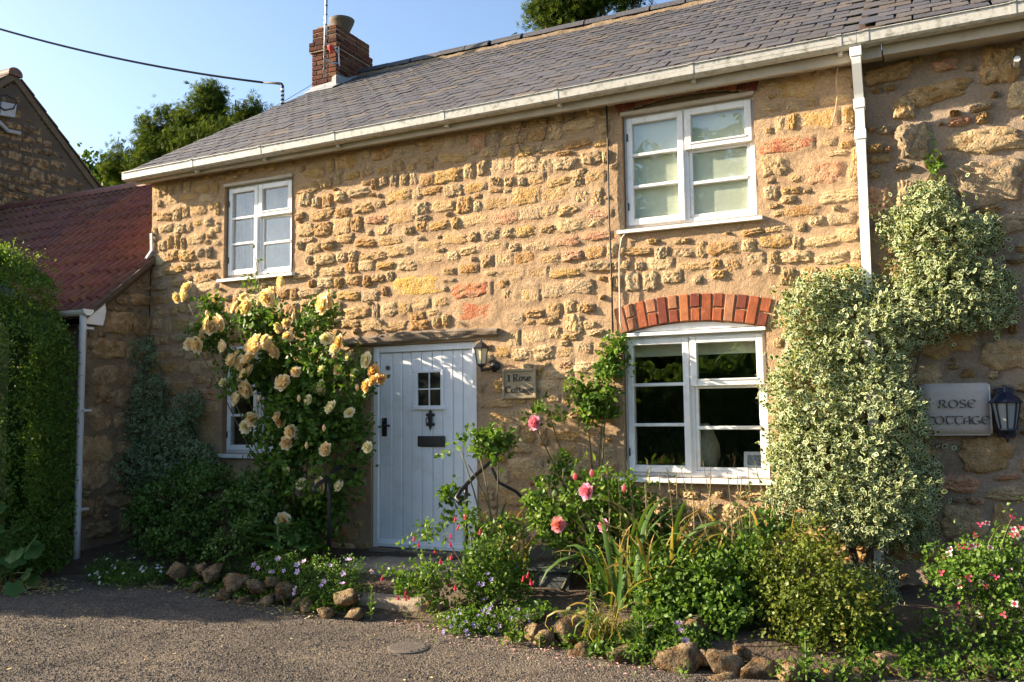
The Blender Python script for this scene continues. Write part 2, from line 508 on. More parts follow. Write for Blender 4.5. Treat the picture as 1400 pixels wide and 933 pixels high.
# foliage
M['leaf_rose'] = mat_leaf('rose leaf', [(0.0, (0.032, 0.08, 0.015)), (0.5, (0.08, 0.165, 0.025)), (0.85, (0.14, 0.235, 0.036)), (1.0, (0.17, 0.22, 0.045))], 0.34, 0.45)
M['leaf_light'] = mat_leaf('light green leaf', [(0.0, (0.035, 0.085, 0.013)), (0.5, (0.09, 0.175, 0.024)), (0.9, (0.17, 0.26, 0.038)), (1.0, (0.22, 0.23, 0.06))], 0.38, 0.42)
M['leaf_gold'] = mat_leaf('golden green leaf', [(0.0, (0.05, 0.085, 0.014)), (0.5, (0.12, 0.165, 0.025)), (0.85, (0.20, 0.22, 0.035)), (1.0, (0.26, 0.13, 0.045))], 0.38, 0.42)
M['leaf_dark'] = mat_leaf('dark shrub leaf', [(0.0, (0.03, 0.075, 0.016)), (0.6, (0.07, 0.145, 0.028)), (0.93, (0.115, 0.20, 0.04)), (1.0, (0.15, 0.06, 0.03))], 0.28, 0.42)
M['leaf_hedge'] = mat_leaf('hedge leaf', [(0.0, (0.04, 0.10, 0.016)), (0.5, (0.10, 0.185, 0.03)), (1.0, (0.20, 0.27, 0.05))], 0.42, 0.5)
M['leaf_big'] = mat_leaf('broad leaf', [(0.0, (0.04, 0.10, 0.025)), (1.0, (0.09, 0.18, 0.045))], 0.35, 0.5)
M['leaf_vari'] = mat_leaf('variegated leaf', [(0.0, (0.02, 0.062, 0.018)), (0.6, (0.05, 0.115, 0.03)), (1.0, (0.12, 0.19, 0.05))], 0.25, 0.42, margin=(0.62, 0.64, 0.38), thr=0.75)
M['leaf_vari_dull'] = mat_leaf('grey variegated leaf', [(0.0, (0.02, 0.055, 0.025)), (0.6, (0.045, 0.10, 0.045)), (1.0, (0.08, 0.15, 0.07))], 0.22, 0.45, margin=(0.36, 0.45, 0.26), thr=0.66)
M['leaf_conifer'] = mat_leaf('conifer spray', [(0.0, (0.02, 0.042, 0.010)), (0.5, (0.06, 0.095, 0.018)), (0.85, (0.12, 0.155, 0.028)), (1.0, (0.17, 0.19, 0.04))], 0.3, 0.85, spec=0.05)
M['leaf_tree'] = mat_leaf('tree leaf', [(0.0, (0.025, 0.06, 0.015)), (1.0, (0.09, 0.15, 0.03))], 0.3, 0.5)
M['blade'] = mat_leaf('sword leaf', [(0.0, (0.04, 0.10, 0.02)), (0.55, (0.09, 0.16, 0.035)), (0.75, (0.24, 0.22, 0.06)), (1.0, (0.42, 0.27, 0.11))], 0.35, 0.45)
M['petal_yellow'] = mat_petal('apricot yellow petal', [(0.0, (0.86, 0.54, 0.27)), (0.4, (0.88, 0.68, 0.43)), (1.0, (0.90, 0.81, 0.65))])
M['petal_cream'] = mat_petal('cream petal', [(0.0, (0.84, 0.68, 0.34)), (0.5, (0.87, 0.80, 0.58)), (1.0, (0.88, 0.85, 0.74))])
M['petal_faded'] = mat_petal('faded orange petal', [(0.0, (0.66, 0.36, 0.13)), (1.0, (0.80, 0.60, 0.32))])
M['petal_pink'] = mat_petal('pink petal', [(0.0, (0.66, 0.12, 0.32)), (0.5, (0.78, 0.26, 0.50)), (1.0, (0.85, 0.48, 0.68))])
M['petal_coral'] = mat_petal('coral pink petal', [(0.0, (0.68, 0.16, 0.22)), (1.0, (0.82, 0.42, 0.48))])
M['petal_fuchsia'] = mat_petal('fuchsia red petal', [(0.0, (0.55, 0.02, 0.10)), (1.0, (0.72, 0.10, 0.18))], 0.3)
M['petal_violet'] = mat_petal('violet petal', [(0.0, (0.22, 0.16, 0.50)), (1.0, (0.46, 0.36, 0.72))], 0.3)
M['petal_lilac'] = mat_petal('lilac petal', [(0.0, (0.50, 0.28, 0.60)), (1.0, (0.72, 0.56, 0.80))], 0.3)
M['petal_white'] = mat_petal('white petal', [(0.0, (0.75, 0.72, 0.70)), (1.0, (0.82, 0.82, 0.80))], 0.3)
M['petal_salvia'] = mat_petal('red and white lip petal', [(0.0, (0.62, 0.02, 0.09)), (0.55, (0.66, 0.03, 0.12)), (0.62, (0.82, 0.72, 0.74)), (1.0, (0.84, 0.80, 0.80))], 0.3)
M['petal_bud'] = mat_plain('closed apricot bud', (0.78, 0.52, 0.24), 0.6, 0.15, 30)
M['litter'] = mat_leaf('fallen leaf', [(0.0, (0.30, 0.20, 0.07)), (0.5, (0.50, 0.40, 0.16)), (1.0, (0.62, 0.56, 0.34))], 0.2, 0.7)
M['litter_pink'] = mat_leaf('fallen petal', [(0.0, (0.45, 0.22, 0.22)), (0.6, (0.60, 0.38, 0.38)), (1.0, (0.62, 0.50, 0.40))], 0.2, 0.7)

# ------------------------------------------------------------------ the setting
tag(put('ground', MB().add([(-400, -400, -0.06), (400, -400, -0.06), (400, 400, -0.06), (-400, 400, -0.06)], [(0, 1, 2, 3)]).mesh('ground', M['grass'])), kind='structure')

# soil bed between house and road, its front edge wavy
EDGE = [(-12.0, -2.1), (-8.6, -1.75), (-7.75, -1.34), (-6.7, -1.30), (-6.0, -1.27), (-5.2, -1.50), (-4.55, -1.62), (-4.1, -1.55), (-3.7, -1.55), (-3.2, -1.72), (-2.7, -1.82), (-2.3, -1.9), (-1.85, -1.97), (-1.35, -2.05), (-0.95, -1.98), (-0.55, -1.82), (-0.2, -1.6), (0.4, -1.36), (1.4, -1.2), (3.0, -1.1)]
def edge_y(x):
    return float(np.interp(x, [e[0] for e in EDGE], [e[1] for e in EDGE]))
def soil_z(x, y):
    """height of the bed: rises from the kerb stones to the wall"""
    ye = edge_y(x)
    t = min(1.0, max(0.0, (y - ye - 0.12) / max(0.1, -ye - 0.12)))
    return -0.02 + 0.14 * min(1, t * 4) + 0.16 * t
def make_soil():
    xs = np.linspace(-12, 3, 180); n = 22
    V = []
    for x in xs:
        ye = edge_y(x)
        for k in range(n):
            y = ye + 0.10 + (0.25 - ye - 0.10) * k / (n - 1)
            V.append((x, y, soil_z(x, y) - (0.06 if k == 0 else 0)))
    V = np.array(V)
    V[:, 2] += 0.025 * fbm(V * 5.0, 3, 4)
    idx = np.arange(len(xs) * n).reshape(len(xs), n)
    F = np.stack([idx[:-1, :-1], idx[1:, :-1], idx[1:, 1:], idx[:-1, 1:]], -1).reshape(-1, 4)
    return mesh_np('flower_bed', V, F, M['soil'], smooth=True)
tag(put('flower_bed', make_soil()), kind='structure')

def make_road():
    xs = np.concatenate([[-120, -60, -30], np.linspace(-16, 6, 200), [20, 60, 120]])
    V = []
    n = 40
    for x in xs:
        ye = edge_y(min(3, max(-12, x))) + 0.25
        for k in range(n):
            t = k / (n - 1)
            y = ye + (-12.0 - ye) * t ** 1.6
            V.append((x, y, 0))
    V = np.array(V, float)
    q = V.copy(); q[:, 2] = 0
    V[:, 2] = 0.012 * fbm(q * 0.9, 11, 3)
    # verge of dust against the edging stones
    ed = np.array([edge_y(min(3, max(-12, x))) for x in V[:, 0]])
    V[:, 2] += 0.03 * np.clip(1 - (ed - V[:, 1]) / 0.35, 0, 1)
    idx = np.arange(len(xs) * n).reshape(len(xs), n)
    F = np.stack([idx[:-1, :-1], idx[:-1, 1:], idx[1:, 1:], idx[1:, :-1]], -1).reshape(-1, 4)
    return mesh_np('road', V, F, M['road'], smooth=True)
tag(put('road', make_road()), kind='structure')
def road_z(P):
    q = np.array(P, float).reshape(-1, 3).copy(); q[:, 2] = 0
    ed = np.interp(q[:, 0], [e[0] for e in EDGE], [e[1] for e in EDGE])
    return 0.012 * fbm(q * 0.9, 11, 3) + 0.03 * np.clip(1 - (ed - q[:, 1]) / 0.35, 0, 1)

# loose chippings bedded in the road, too many to count
def make_chips(n=60000):
    g = rng(5)
    x = g.uniform(-8.8, 0.9, n * 2); y = g.uniform(-4.6, -1.2, n * 2)
    ed = np.interp(x, [e[0] for e in EDGE], [e[1] for e in EDGE])
    k = (y < ed + 0.02) & (g.random(n * 2) < np.clip(0.35 + (ed - y) / 0.5, 0.3, 1))
    x, y = x[k][:n], y[k][:n]; n = len(x)
    z = road_z(np.stack([x, y, 0 * x], 1))
    s = g.uniform(0.004, 0.0095, n) * (1 + 0.5 * (g.random(n) < 0.06))
    a = g.uniform(0, 6.28, n)
    T = np.array([(1, 0, -0.2), (-0.4, 0.9, -0.2), (-0.6, -0.7, -0.2), (0.15, 0.05, 0.85), (0.5, 0.8, 0.3)])
    F0 = np.array([(0, 4, 3), (4, 1, 3), (1, 2, 3), (2, 0, 3), (0, 1, 4)])
    J = T[None] * (1 + 0.35 * g.uniform(-1, 1, (n, 5, 3)))
    ca, sa = np.cos(a)[:, None], np.sin(a)[:, None]
    X = (J[:, :, 0] * ca - J[:, :, 1] * sa) * s[:, None] + x[:, None]
    Y = (J[:, :, 0] * sa + J[:, :, 1] * ca) * s[:, None] + y[:, None]
    Z = J[:, :, 2] * s[:, None] * 0.75 + z[:, None] + 0.001
    V = np.stack([X, Y, Z], -1).reshape(-1, 3)
    F = (F0[None] + (np.arange(n) * 5)[:, None, None]).reshape(-1, 3)
    tint = np.repeat(np.clip(g.beta(2.2, 2.4, n), 0, 1), 5)
    return mesh_np('road_chippings', V, F, M['chip'], {'tint': tint})
tag(put('road_chippings', make_chips()), 'brown grey chippings bedded in the lane surface', 'gravel', kind='stuff')

# ------------------------------------------------------------------ stone pieces
def stone_templates(n, seed, rough=1.0, nu=21, nv=15):
    out = []
    for k in range(n):
        u, v = np.meshgrid(np.linspace(-1, 1, nu), np.linspace(-1, 1, nv), indexing='ij')
        u = u.ravel(); v = v.ravel()
        e = np.maximum(abs(u), abs(v))
        rd = 0.62
        x = u * np.sqrt(1 - rd * v * v / 2); z = v * np.sqrt(1 - rd * u * u / 2)
        q = np.stack([x * 1.6, z * 1.6, np.full_like(x, k * 7.7)], 1)
        g = np.stack([np.cos(np.arctan2(z, x)) * 1.3, np.sin(np.arctan2(z, x)) * 1.3, np.full_like(x, k * 3.1)], 1)
        out_n = 1 + 0.22 * fbm(g * 1.9, seed + 50, 5, 0.65) * e
        x = x * out_n; z = z * out_n
        h = (1 - e ** 4.0) ** 0.9 * (0.62 + 0.30 * rough * fbm(q * 1.7, seed, 5, 0.82))
        h = np.where(e > 0.999, -0.8, h)
        V = np.stack([x, -h, z], 1)
        idx = np.arange(nu * nv).reshape(nu, nv)
        F = np.stack([idx[:-1, :-1], idx[1:, :-1], idx[1:, 1:], idx[:-1, 1:]], -1).reshape(-1, 4)
        out.append((V, F))
    return out
ST = stone_templates(18, 21)
ST_ME = [mesh_np('stone', V, F, M['stone'], {'tint': np.ones((len(V), 3))}, smooth=True) for V, F in ST]

PAL = [((0.48, 0.325, 0.165), 5), ((0.54, 0.395, 0.22), 6), ((0.50, 0.325, 0.125), 4), ((0.44, 0.34, 0.225), 2), ((0.43, 0.255, 0.11), 2), ((0.57, 0.44, 0.27), 3), ((0.46, 0.24, 0.145), 0.5)]
RED = (0.46, 0.17, 0.095); ROSE = (0.50, 0.265, 0.17); GOLD = (0.58, 0.38, 0.11)
def pick_col(g):
    w = np.array([p[1] for p in PAL], float); k = g.choice(len(PAL), p=w / w.sum())
    return tuple(np.clip(np.array(PAL[k][0]) * g.uniform(0.84, 1.10) * np.array((1.0, 0.965, 0.93)), 0, 1))

def lay_stones(x0, x1, z0, z1, blocked, g, hmin, hmax, wmin, wmax, gap, jit=0.25):
    """coursed rubble: list of (x, z, half width, half height)"""
    out = []; z = z0
    while z < z1:
        h = g.uniform(hmin, hmax)
        if z + h > z1 + 0.05: break
        x = x0 + g.uniform(-0.05, 0.12)
        while x < x1:
            w = g.uniform(wmin, wmax) if g.random() < 0.8 else g.uniform(wmin * 0.6, wmin)
            hh = h * g.uniform(0.55, 1.0)
            cx = x + w / 2; cz = z + h / 2 + g.uniform(-1, 1) * jit * (h - hh * 0.8) + 0.04 * math.sin(cx * 1.7 + z * 2.3) + 0.02 * math.sin(cx * 5.1 + z * 7)
            x += w + g.uniform(gap * 0.6, gap * 1.5)
            if cx + w / 2 > x1 + 0.03: continue
            if blocked(cx - w / 2, cx + w / 2, cz - hh / 2, cz + hh / 2): continue
            out.append([cx, cz, w / 2, hh / 2])
        z += h + g.uniform(gap * 0.45, gap * 0.9)
    # small packing stones in what is left
    A = np.array(out)
    for _ in range(int(900 * (x1 - x0))):
        hw = g.uniform(0.018, 0.085) ; hh = min(hw * g.uniform(.5, 1.1), g.uniform(0.018, 0.05))
        cx = g.uniform(x0 + hw, x1 - hw); cz = g.uniform(z0 + hh, z1 - hh)
        if blocked(cx - hw, cx + hw, cz - hh, cz + hh): continue
        if np.any((abs(A[:, 0] - cx) < (A[:, 2] + hw) * 0.98 + 0.012) & (abs(A[:, 1] - cz) < (A[:, 3] + hh) * 0.98 + 0.012)): continue
        out.append([cx, cz, hw, hh]); A = np.vstack([A, out[-1]])
    return out

def wall_sheet(name, x0, x1, z0, z1, step, holes, stones, mat, seed, y0=0.0, thick=0.0, groove=True, skew=None):
    """mortar face with swellings round its stones; holes: functions (x, z) -> bool mask"""
    xs = np.linspace(x0, x1, int((x1 - x0) / step) + 1)
    zs = np.linspace(z0, z1, int((z1 - z0) / step) + 1)
    for (a, b, c, d) in holes['rects']:
        for e in (a, b):
            k = np.argmin(abs(xs - e)); xs[k] = e
        for e in (c, d):
            k = np.argmin(abs(zs - e)); zs[k] = e
    X, Z = np.meshgrid(xs, zs, indexing='ij')
    Q = np.stack([X.ravel(), np.zeros(X.size), Z.ravel()], 1)
    y = 0.012 * fbm(Q * 1.1, seed, 3) + 0.0035 * fbm(Q * 9.0, seed + 7, 3) + 0.002 * fbm(Q * 34.0, seed + 9, 2)
    y = -y.reshape(X.shape)
    dx = xs[1] - xs[0]; dz = zs[1] - zs[0]
    g = rng(seed)
    for (cx, cz, hw, hh) in stones:
        i0, i1 = np.searchsorted(xs, (cx - hw * 1.7, cx + hw * 1.7)); j0, j1 = np.searchsorted(zs, (cz - hh * 1.9, cz + hh * 1.9))
        if i1 <= i0 or j1 <= j0: continue
        sx = (X[i0:i1, j0:j1] - cx) / hw; sz = (Z[i0:i1, j0:j1] - cz) / hh
        r = (sx ** 4 + sz ** 4) ** 0.25
        y[i0:i1, j0:j1] -= 0.008 * np.exp(-((r - 0.95) / 0.35) ** 2)
        if groove and g.random() < 0.55:      # struck joint line at one end
            gx = cx + hw * 1.18
            i = np.searchsorted(xs, gx)
            if 0 < i < len(xs):
                a, b = np.searchsorted(zs, (cz - hh * 0.9, cz + hh * 0.9))
                y[i, a:b] += 0.010
    V = np.stack([X.ravel(), y.ravel() + y0, Z.ravel()], 1)
    idx = np.arange(X.size).reshape(X.shape)
    F = np.stack([idx[:-1, :-1], idx[1:, :-1], idx[1:, 1:], idx[:-1, 1:]], -1).reshape(-1, 4)
    c = V[F].mean(1)
    keep = np.ones(len(F), bool)
    for fn in holes['fns']:
        keep &= ~fn(c[:, 0], c[:, 2])
    F = F[keep]
    return mesh_np(name, V, F, mat, smooth=True)

def set_stones(parent, stones, g, maxn, base_y, dmin, dmax, near=None, specials=(), colf=pick_col, meshes=ST_ME, templ=ST, xf=None, mat=None, rest_name='rubble'):
    """each stone its own piece; past maxn the far ones go into one part"""
    order = sorted(range(len(stones)), key=(near or (lambda s: -s[0])) and (lambda i: (near or (lambda s: -s[0]))(stones[i])))
    V = []; F = []; T = []; o = 0
    for rank, i in enumerate(order):
        cx, cz, hw, hh = stones[i]
        col = colf(g)
        for (sx, sz, c) in specials:
            if abs(sx - cx) < hw * 0.8 and abs(sz - cz) < hh + 0.01: col = c
        d = g.uniform(dmin, dmax)
        k = int(g.integers(len(meshes))); flip = 1 if g.random() < 0.5 else -1
        rot = (0, g.normal(0, 0.05) + (math.pi if g.random() < 0.5 else 0), 0)
        Mx = TRS((cx, base_y, cz), rot, (hw * 1.16 * flip, d, hh * 1.20))
        if xf is not None: Mx = xf @ Mx
        if rank < maxn:
            put('stone', meshes[k], parent, Mx, col)
        else:
            A = np.array(Mx)
            v = templ[k][0] @ A[:3, :3].T + A[:3, 3]
            V.append(v); F.append((templ[k][1] if flip > 0 else templ[k][1][:, ::-1]) + o); o += len(v)
            T.append(np.tile(col, (len(v), 1)))
    if V:
        r = put(rest_name, mesh_np(rest_name, np.concatenate(V), np.concatenate(F), mat or M['stone'], {'tint': np.concatenate(T)}, smooth=True), parent, None, (1, 1, 1))
        tag(r, kind='stuff')
def in_rect(a, b, c, d):
    return lambda x, z: (x > a) & (x < b) & (z > c) & (z < d)

# ------------------------------------------------------------------ the cottage
X_L, X_R = -8.28, -0.46
WIN = {'upper_left': (-7.15, -6.185, 3.165, 4.215), 'lower_left': (-7.13, -6.16, 1.215, 2.36),
       'upper_right': (-2.44, -1.275, 3.245, 4.285), 'lower_right': (-2.48, -1.245, 1.065, 2.285)}
DOOR = (-5.15, -3.94, 0.28, 2.315)
ARCH_C, ARCH_R = (-1.8625, 0.0), 2.45          # centre x; intrados radius of the lower brick arch
ARCH_ZC = 2.385 - ARCH_R
def arch_z(x, r): return ARCH_ZC + np.sqrt(np.maximum(0, r * r - (x - ARCH_C[0]) ** 2))
UARCH_ZC = 4.375 - 2.3
def uarch_z(x, r): return UARCH_ZC + np.sqrt(np.maximum(0, r * r - (x + 1.8575) ** 2))

cottage = thing('stone_cottage', (-4.4, 0, 0), 'golden rubble stone cottage with slate roof, white windows and white plank door', 'cottage')

holes = {'rects': list(WIN.values()) + [DOOR], 'fns': [in_rect(*r) for r in WIN.values()] + [in_rect(*DOOR),
         lambda x, z: (abs(x - ARCH_C[0]) < 0.62) & (z > 2.2) & (z < arch_z(x, ARCH_R)),
         lambda x, z: (abs(x + 1.8575) < 0.585) & (z > 4.2) & (z < uarch_z(x, 2.3))]}
def blocked_main(a, b, c, d):
    for (x0, x1, z0, z1) in WIN.values():
        if b > x0 - 0.045 and a < x1 + 0.045 and d > z0 - 0.10 and c < z1 + 0.04: return True
    x0, x1, z0, z1 = DOOR
    if b > x0 - 0.04 and a < x1 + 0.03 and c < z1 + 0.02: return True
    if b > -5.48 and a < -3.68 and d > 2.28 and c < 2.44: return True
    if b > -2.62 and a < -1.12 and d > 2.25 and c < 2.68: return True
    if b > -2.50 and a < -1.20 and d > 4.20: return True
    return False
g = rng(77)
main_stones = [[-4.60, 2.905, 0.245, 0.095], [-3.99, 2.80, 0.20, 0.07], [-3.93, 2.595, 0.20, 0.095], [-1.02, 3.80, 0.19, 0.06], [-0.74, 3.53, 0.13, 0.085]]
def blocked2(a, b, c, d):
    if blocked_main(a, b, c, d): return True
    for (cx, cz, hw, hh) in main_stones[:5]:
        if b > cx - hw - 0.03 and a < cx + hw + 0.03 and d > cz - hh - 0.02 and c < cz + hh + 0.02: return True
    return False
main_stones += lay_stones(X_L, X_R + 0.02, 0.05, 4.42, blocked2, g, 0.10, 0.165, 0.10, 0.29, 0.040, 0.5)
wall = put('wall', wall_sheet('wall', X_L, X_R, -0.05, 4.5, 0.0165, holes, main_stones, M['mortar'], 31), cottage)
SPECIAL = [(p[0], p[2], c) for pts, c in (([(-5.16, 0.00, 3.59), (-3.58, -0.00, 3.46), (-3.66, 0.00, 3.34), (-3.97, 0.00, 3.09), (-4.55, 0.00, 3.08), (-5.05, 0.00, 2.87), (-2.87, 0.00, 3.44), (-2.69, 0.00, 3.44), (-3.10, 0.00, 3.46), (-2.97, 0.00, 3.20), (-2.65, 0.00, 3.19), (-2.52, 0.00, 3.57), (-2.98, 0.00, 3.06), (-0.76, 0.00, 3.53)], ROSE),
           ([(-3.97, 0.00, 2.75), (-3.89, 0.00, 2.56), (-1.04, 0.00, 3.80), (-2.87, 0.00, 2.11), (-3.57, 0.00, 2.15), (-3.80, 0.00, 1.86), (-3.78, 0.00, 1.66), (-1.11, 0.00, 3.83)], RED),
           ([(-4.65, 0.00, 2.90)], GOLD)) for p in pts]
set_stones(wall, main_stones, g, 300, -0.006, 0.011, 0.032, near=lambda s: (s[0] ** 2 + 55 + (s[1] - 1.6) ** 2) / (s[2] * s[3]) + (9000 if s[1] < 0.5 else 0), specials=SPECIAL)
# reveals of the openings, gables and back of the house
m = MB()
def reveal(x0, x1, z0, z1, dep):
    m.add([(x0, -0.004, z0), (x0, dep, z0), (x0, dep, z1), (x0, -0.004, z1)], [(0, 1, 2, 3)])
    m.add([(x1, -0.004, z0), (x1, dep, z0), (x1, dep, z1), (x1, -0.004, z1)], [(3, 2, 1, 0)])
    m.add([(x0, -0.004, z1), (x0, dep, z1), (x1, dep, z1), (x1, -0.004, z1)], [(0, 1, 2, 3)])
    m.add([(x0, -0.004, z0), (x1, -0.004, z0), (x1, dep, z0), (x0, dep, z0)], [(0, 1, 2, 3)])
for r in list(WIN.values()) + [DOOR]:
    m = MB(); reveal(*r, 0.38); put('opening_reveal', m.mesh('opening_reveal', M['mortar']), cottage)

RIDGE_Y, RIDGE_Z, EAVE_Y, EAVE_Z = 3.8, 6.985, -0.20, 4.49
def roof_z(y): return EAVE_Z + (RIDGE_Z - EAVE_Z) * (y - EAVE_Y) / (RIDGE_Y - EAVE_Y)
PITCH = math.atan2(RIDGE_Z - EAVE_Z, RIDGE_Y - EAVE_Y)
gp = [(0.012, -0.05), (7.6, -0.05), (7.6, 4.45), (RIDGE_Y, RIDGE_Z - 0.10), (0.012, roof_z(0.012) - 0.10)]
put('gable_wall', MB().prism(gp, 'x', X_L + 0.004, X_L + 0.36).mesh('gable_wall', M['mortar']), cottage)
put('party_wall', MB().prism(gp, 'x', X_R - 0.10, X_R + 0.004).mesh('party_wall', M['mortar']), cottage)
put('rear_wall', MB().box(X_L + 0.36, X_R - 0.1, 7.25, 7.6, -0.05, 4.45).mesh('rear_wall', M['mortar']), cottage)
put('upper_floor', MB().box(X_L + 0.36, X_R - 0.1, 0.38, 7.25, 2.62, 2.85).mesh('upper_floor', M['plaster']), cottage)
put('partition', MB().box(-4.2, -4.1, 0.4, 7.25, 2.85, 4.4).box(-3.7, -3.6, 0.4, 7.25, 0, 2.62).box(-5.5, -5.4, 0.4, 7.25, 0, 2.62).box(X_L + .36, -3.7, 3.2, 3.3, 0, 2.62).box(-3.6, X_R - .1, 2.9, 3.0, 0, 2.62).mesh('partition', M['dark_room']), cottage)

# ---- brick arches
def brick_col(g, dark=1.0):
    a = [(0.40, 0.105, 0.045), (0.46, 0.15, 0.06), (0.30, 0.075, 0.038), (0.20, 0.05, 0.032), (0.42, 0.17, 0.09), (0.34, 0.09, 0.045)]
    return tuple(np.array(a[int(g.integers(len(a)))]) * dark * g.uniform(0.75, 1.05) * np.array((.95, 1.06, 1.1)))
def brick_mesh(name, sx, sy, sz):
    return MB().box(-sx / 2, sx / 2, -sy / 2, sy / 2, -sz / 2, sz / 2, 0.006).mesh(name, M['brick'])
g = rng(9)
B_FULL = brick_mesh('brick', 0.082, 0.12, 0.232); B_HALF = brick_mesh('brick', 0.082, 0.12, 0.108); B_HALF2 = brick_mesh('brick', 0.082, 0.12, 0.116)
ab = MB()
n = 14; a0 = 0.262
poly = [(ARCH_C[0] + (ARCH_R + 0.005) * math.sin(a), ARCH_ZC + (ARCH_R + 0.005) * math.cos(a)) for a in np.linspace(-a0 - 0.012, a0 + 0.012, 24)]
poly += [(ARCH_C[0] + (ARCH_R + 0.228) * math.sin(a), ARCH_ZC + (ARCH_R + 0.228) * math.cos(a)) for a in np.linspace(a0 + 0.012, -a0 - 0.012, 24)]
arch = put('brick_arch', MB().prism(poly, 'y', -0.012, 0.13).mesh('brick_arch', M['mortar']), cottage)
for k in range(n):
    a = -a0 + 2 * a0 * (k + 0.5) / n
    def at(r): return (ARCH_C[0] + r * math.sin(a), 0.035 + g.uniform(-0.006, 0.004), ARCH_ZC + r * math.cos(a))
    if k % 2 == 1 or k == 0 and False:
        put('brick', B_HALF, arch, TRS(at(ARCH_R + 0.055), (0, a + g.normal(0, .01), 0), (g.uniform(0.93, 1.02), 1, 1)), brick_col(g))
        put('brick', B_HALF2, arch, TRS(at(ARCH_R + 0.178), (0, a + g.normal(0, .01), 0), (g.uniform(0.93, 1.02), 1, 1)), brick_col(g))
    else:
        put('brick', B_FULL, arch, TRS(at(ARCH_R + 0.118), (0, a + g.normal(0, .012), 0), (g.uniform(0.95, 1.03), 1, 1)), brick_col(g))
arch2 = put('brick_arch', MB().prism([(-1.8575 + 2.305 * math.sin(a), UARCH_ZC + 2.305 * math.cos(a)) for a in np.linspace(-0.275, 0.275, 20)] + [(-1.2, 4.46), (-2.51, 4.46)], 'y', -0.008, 0.13).mesh('brick_arch', M['mortar_grey']), cottage)
for k in range(14):
    a = -0.27 + 0.54 * (k + 0.5) / 14
    put('brick', B_HALF, arch2, TRS((-1.8575 + 2.362 * math.sin(a), 0.04, UARCH_ZC + 2.362 * math.cos(a)), (0, a, 0)), brick_col(g, 0.8))

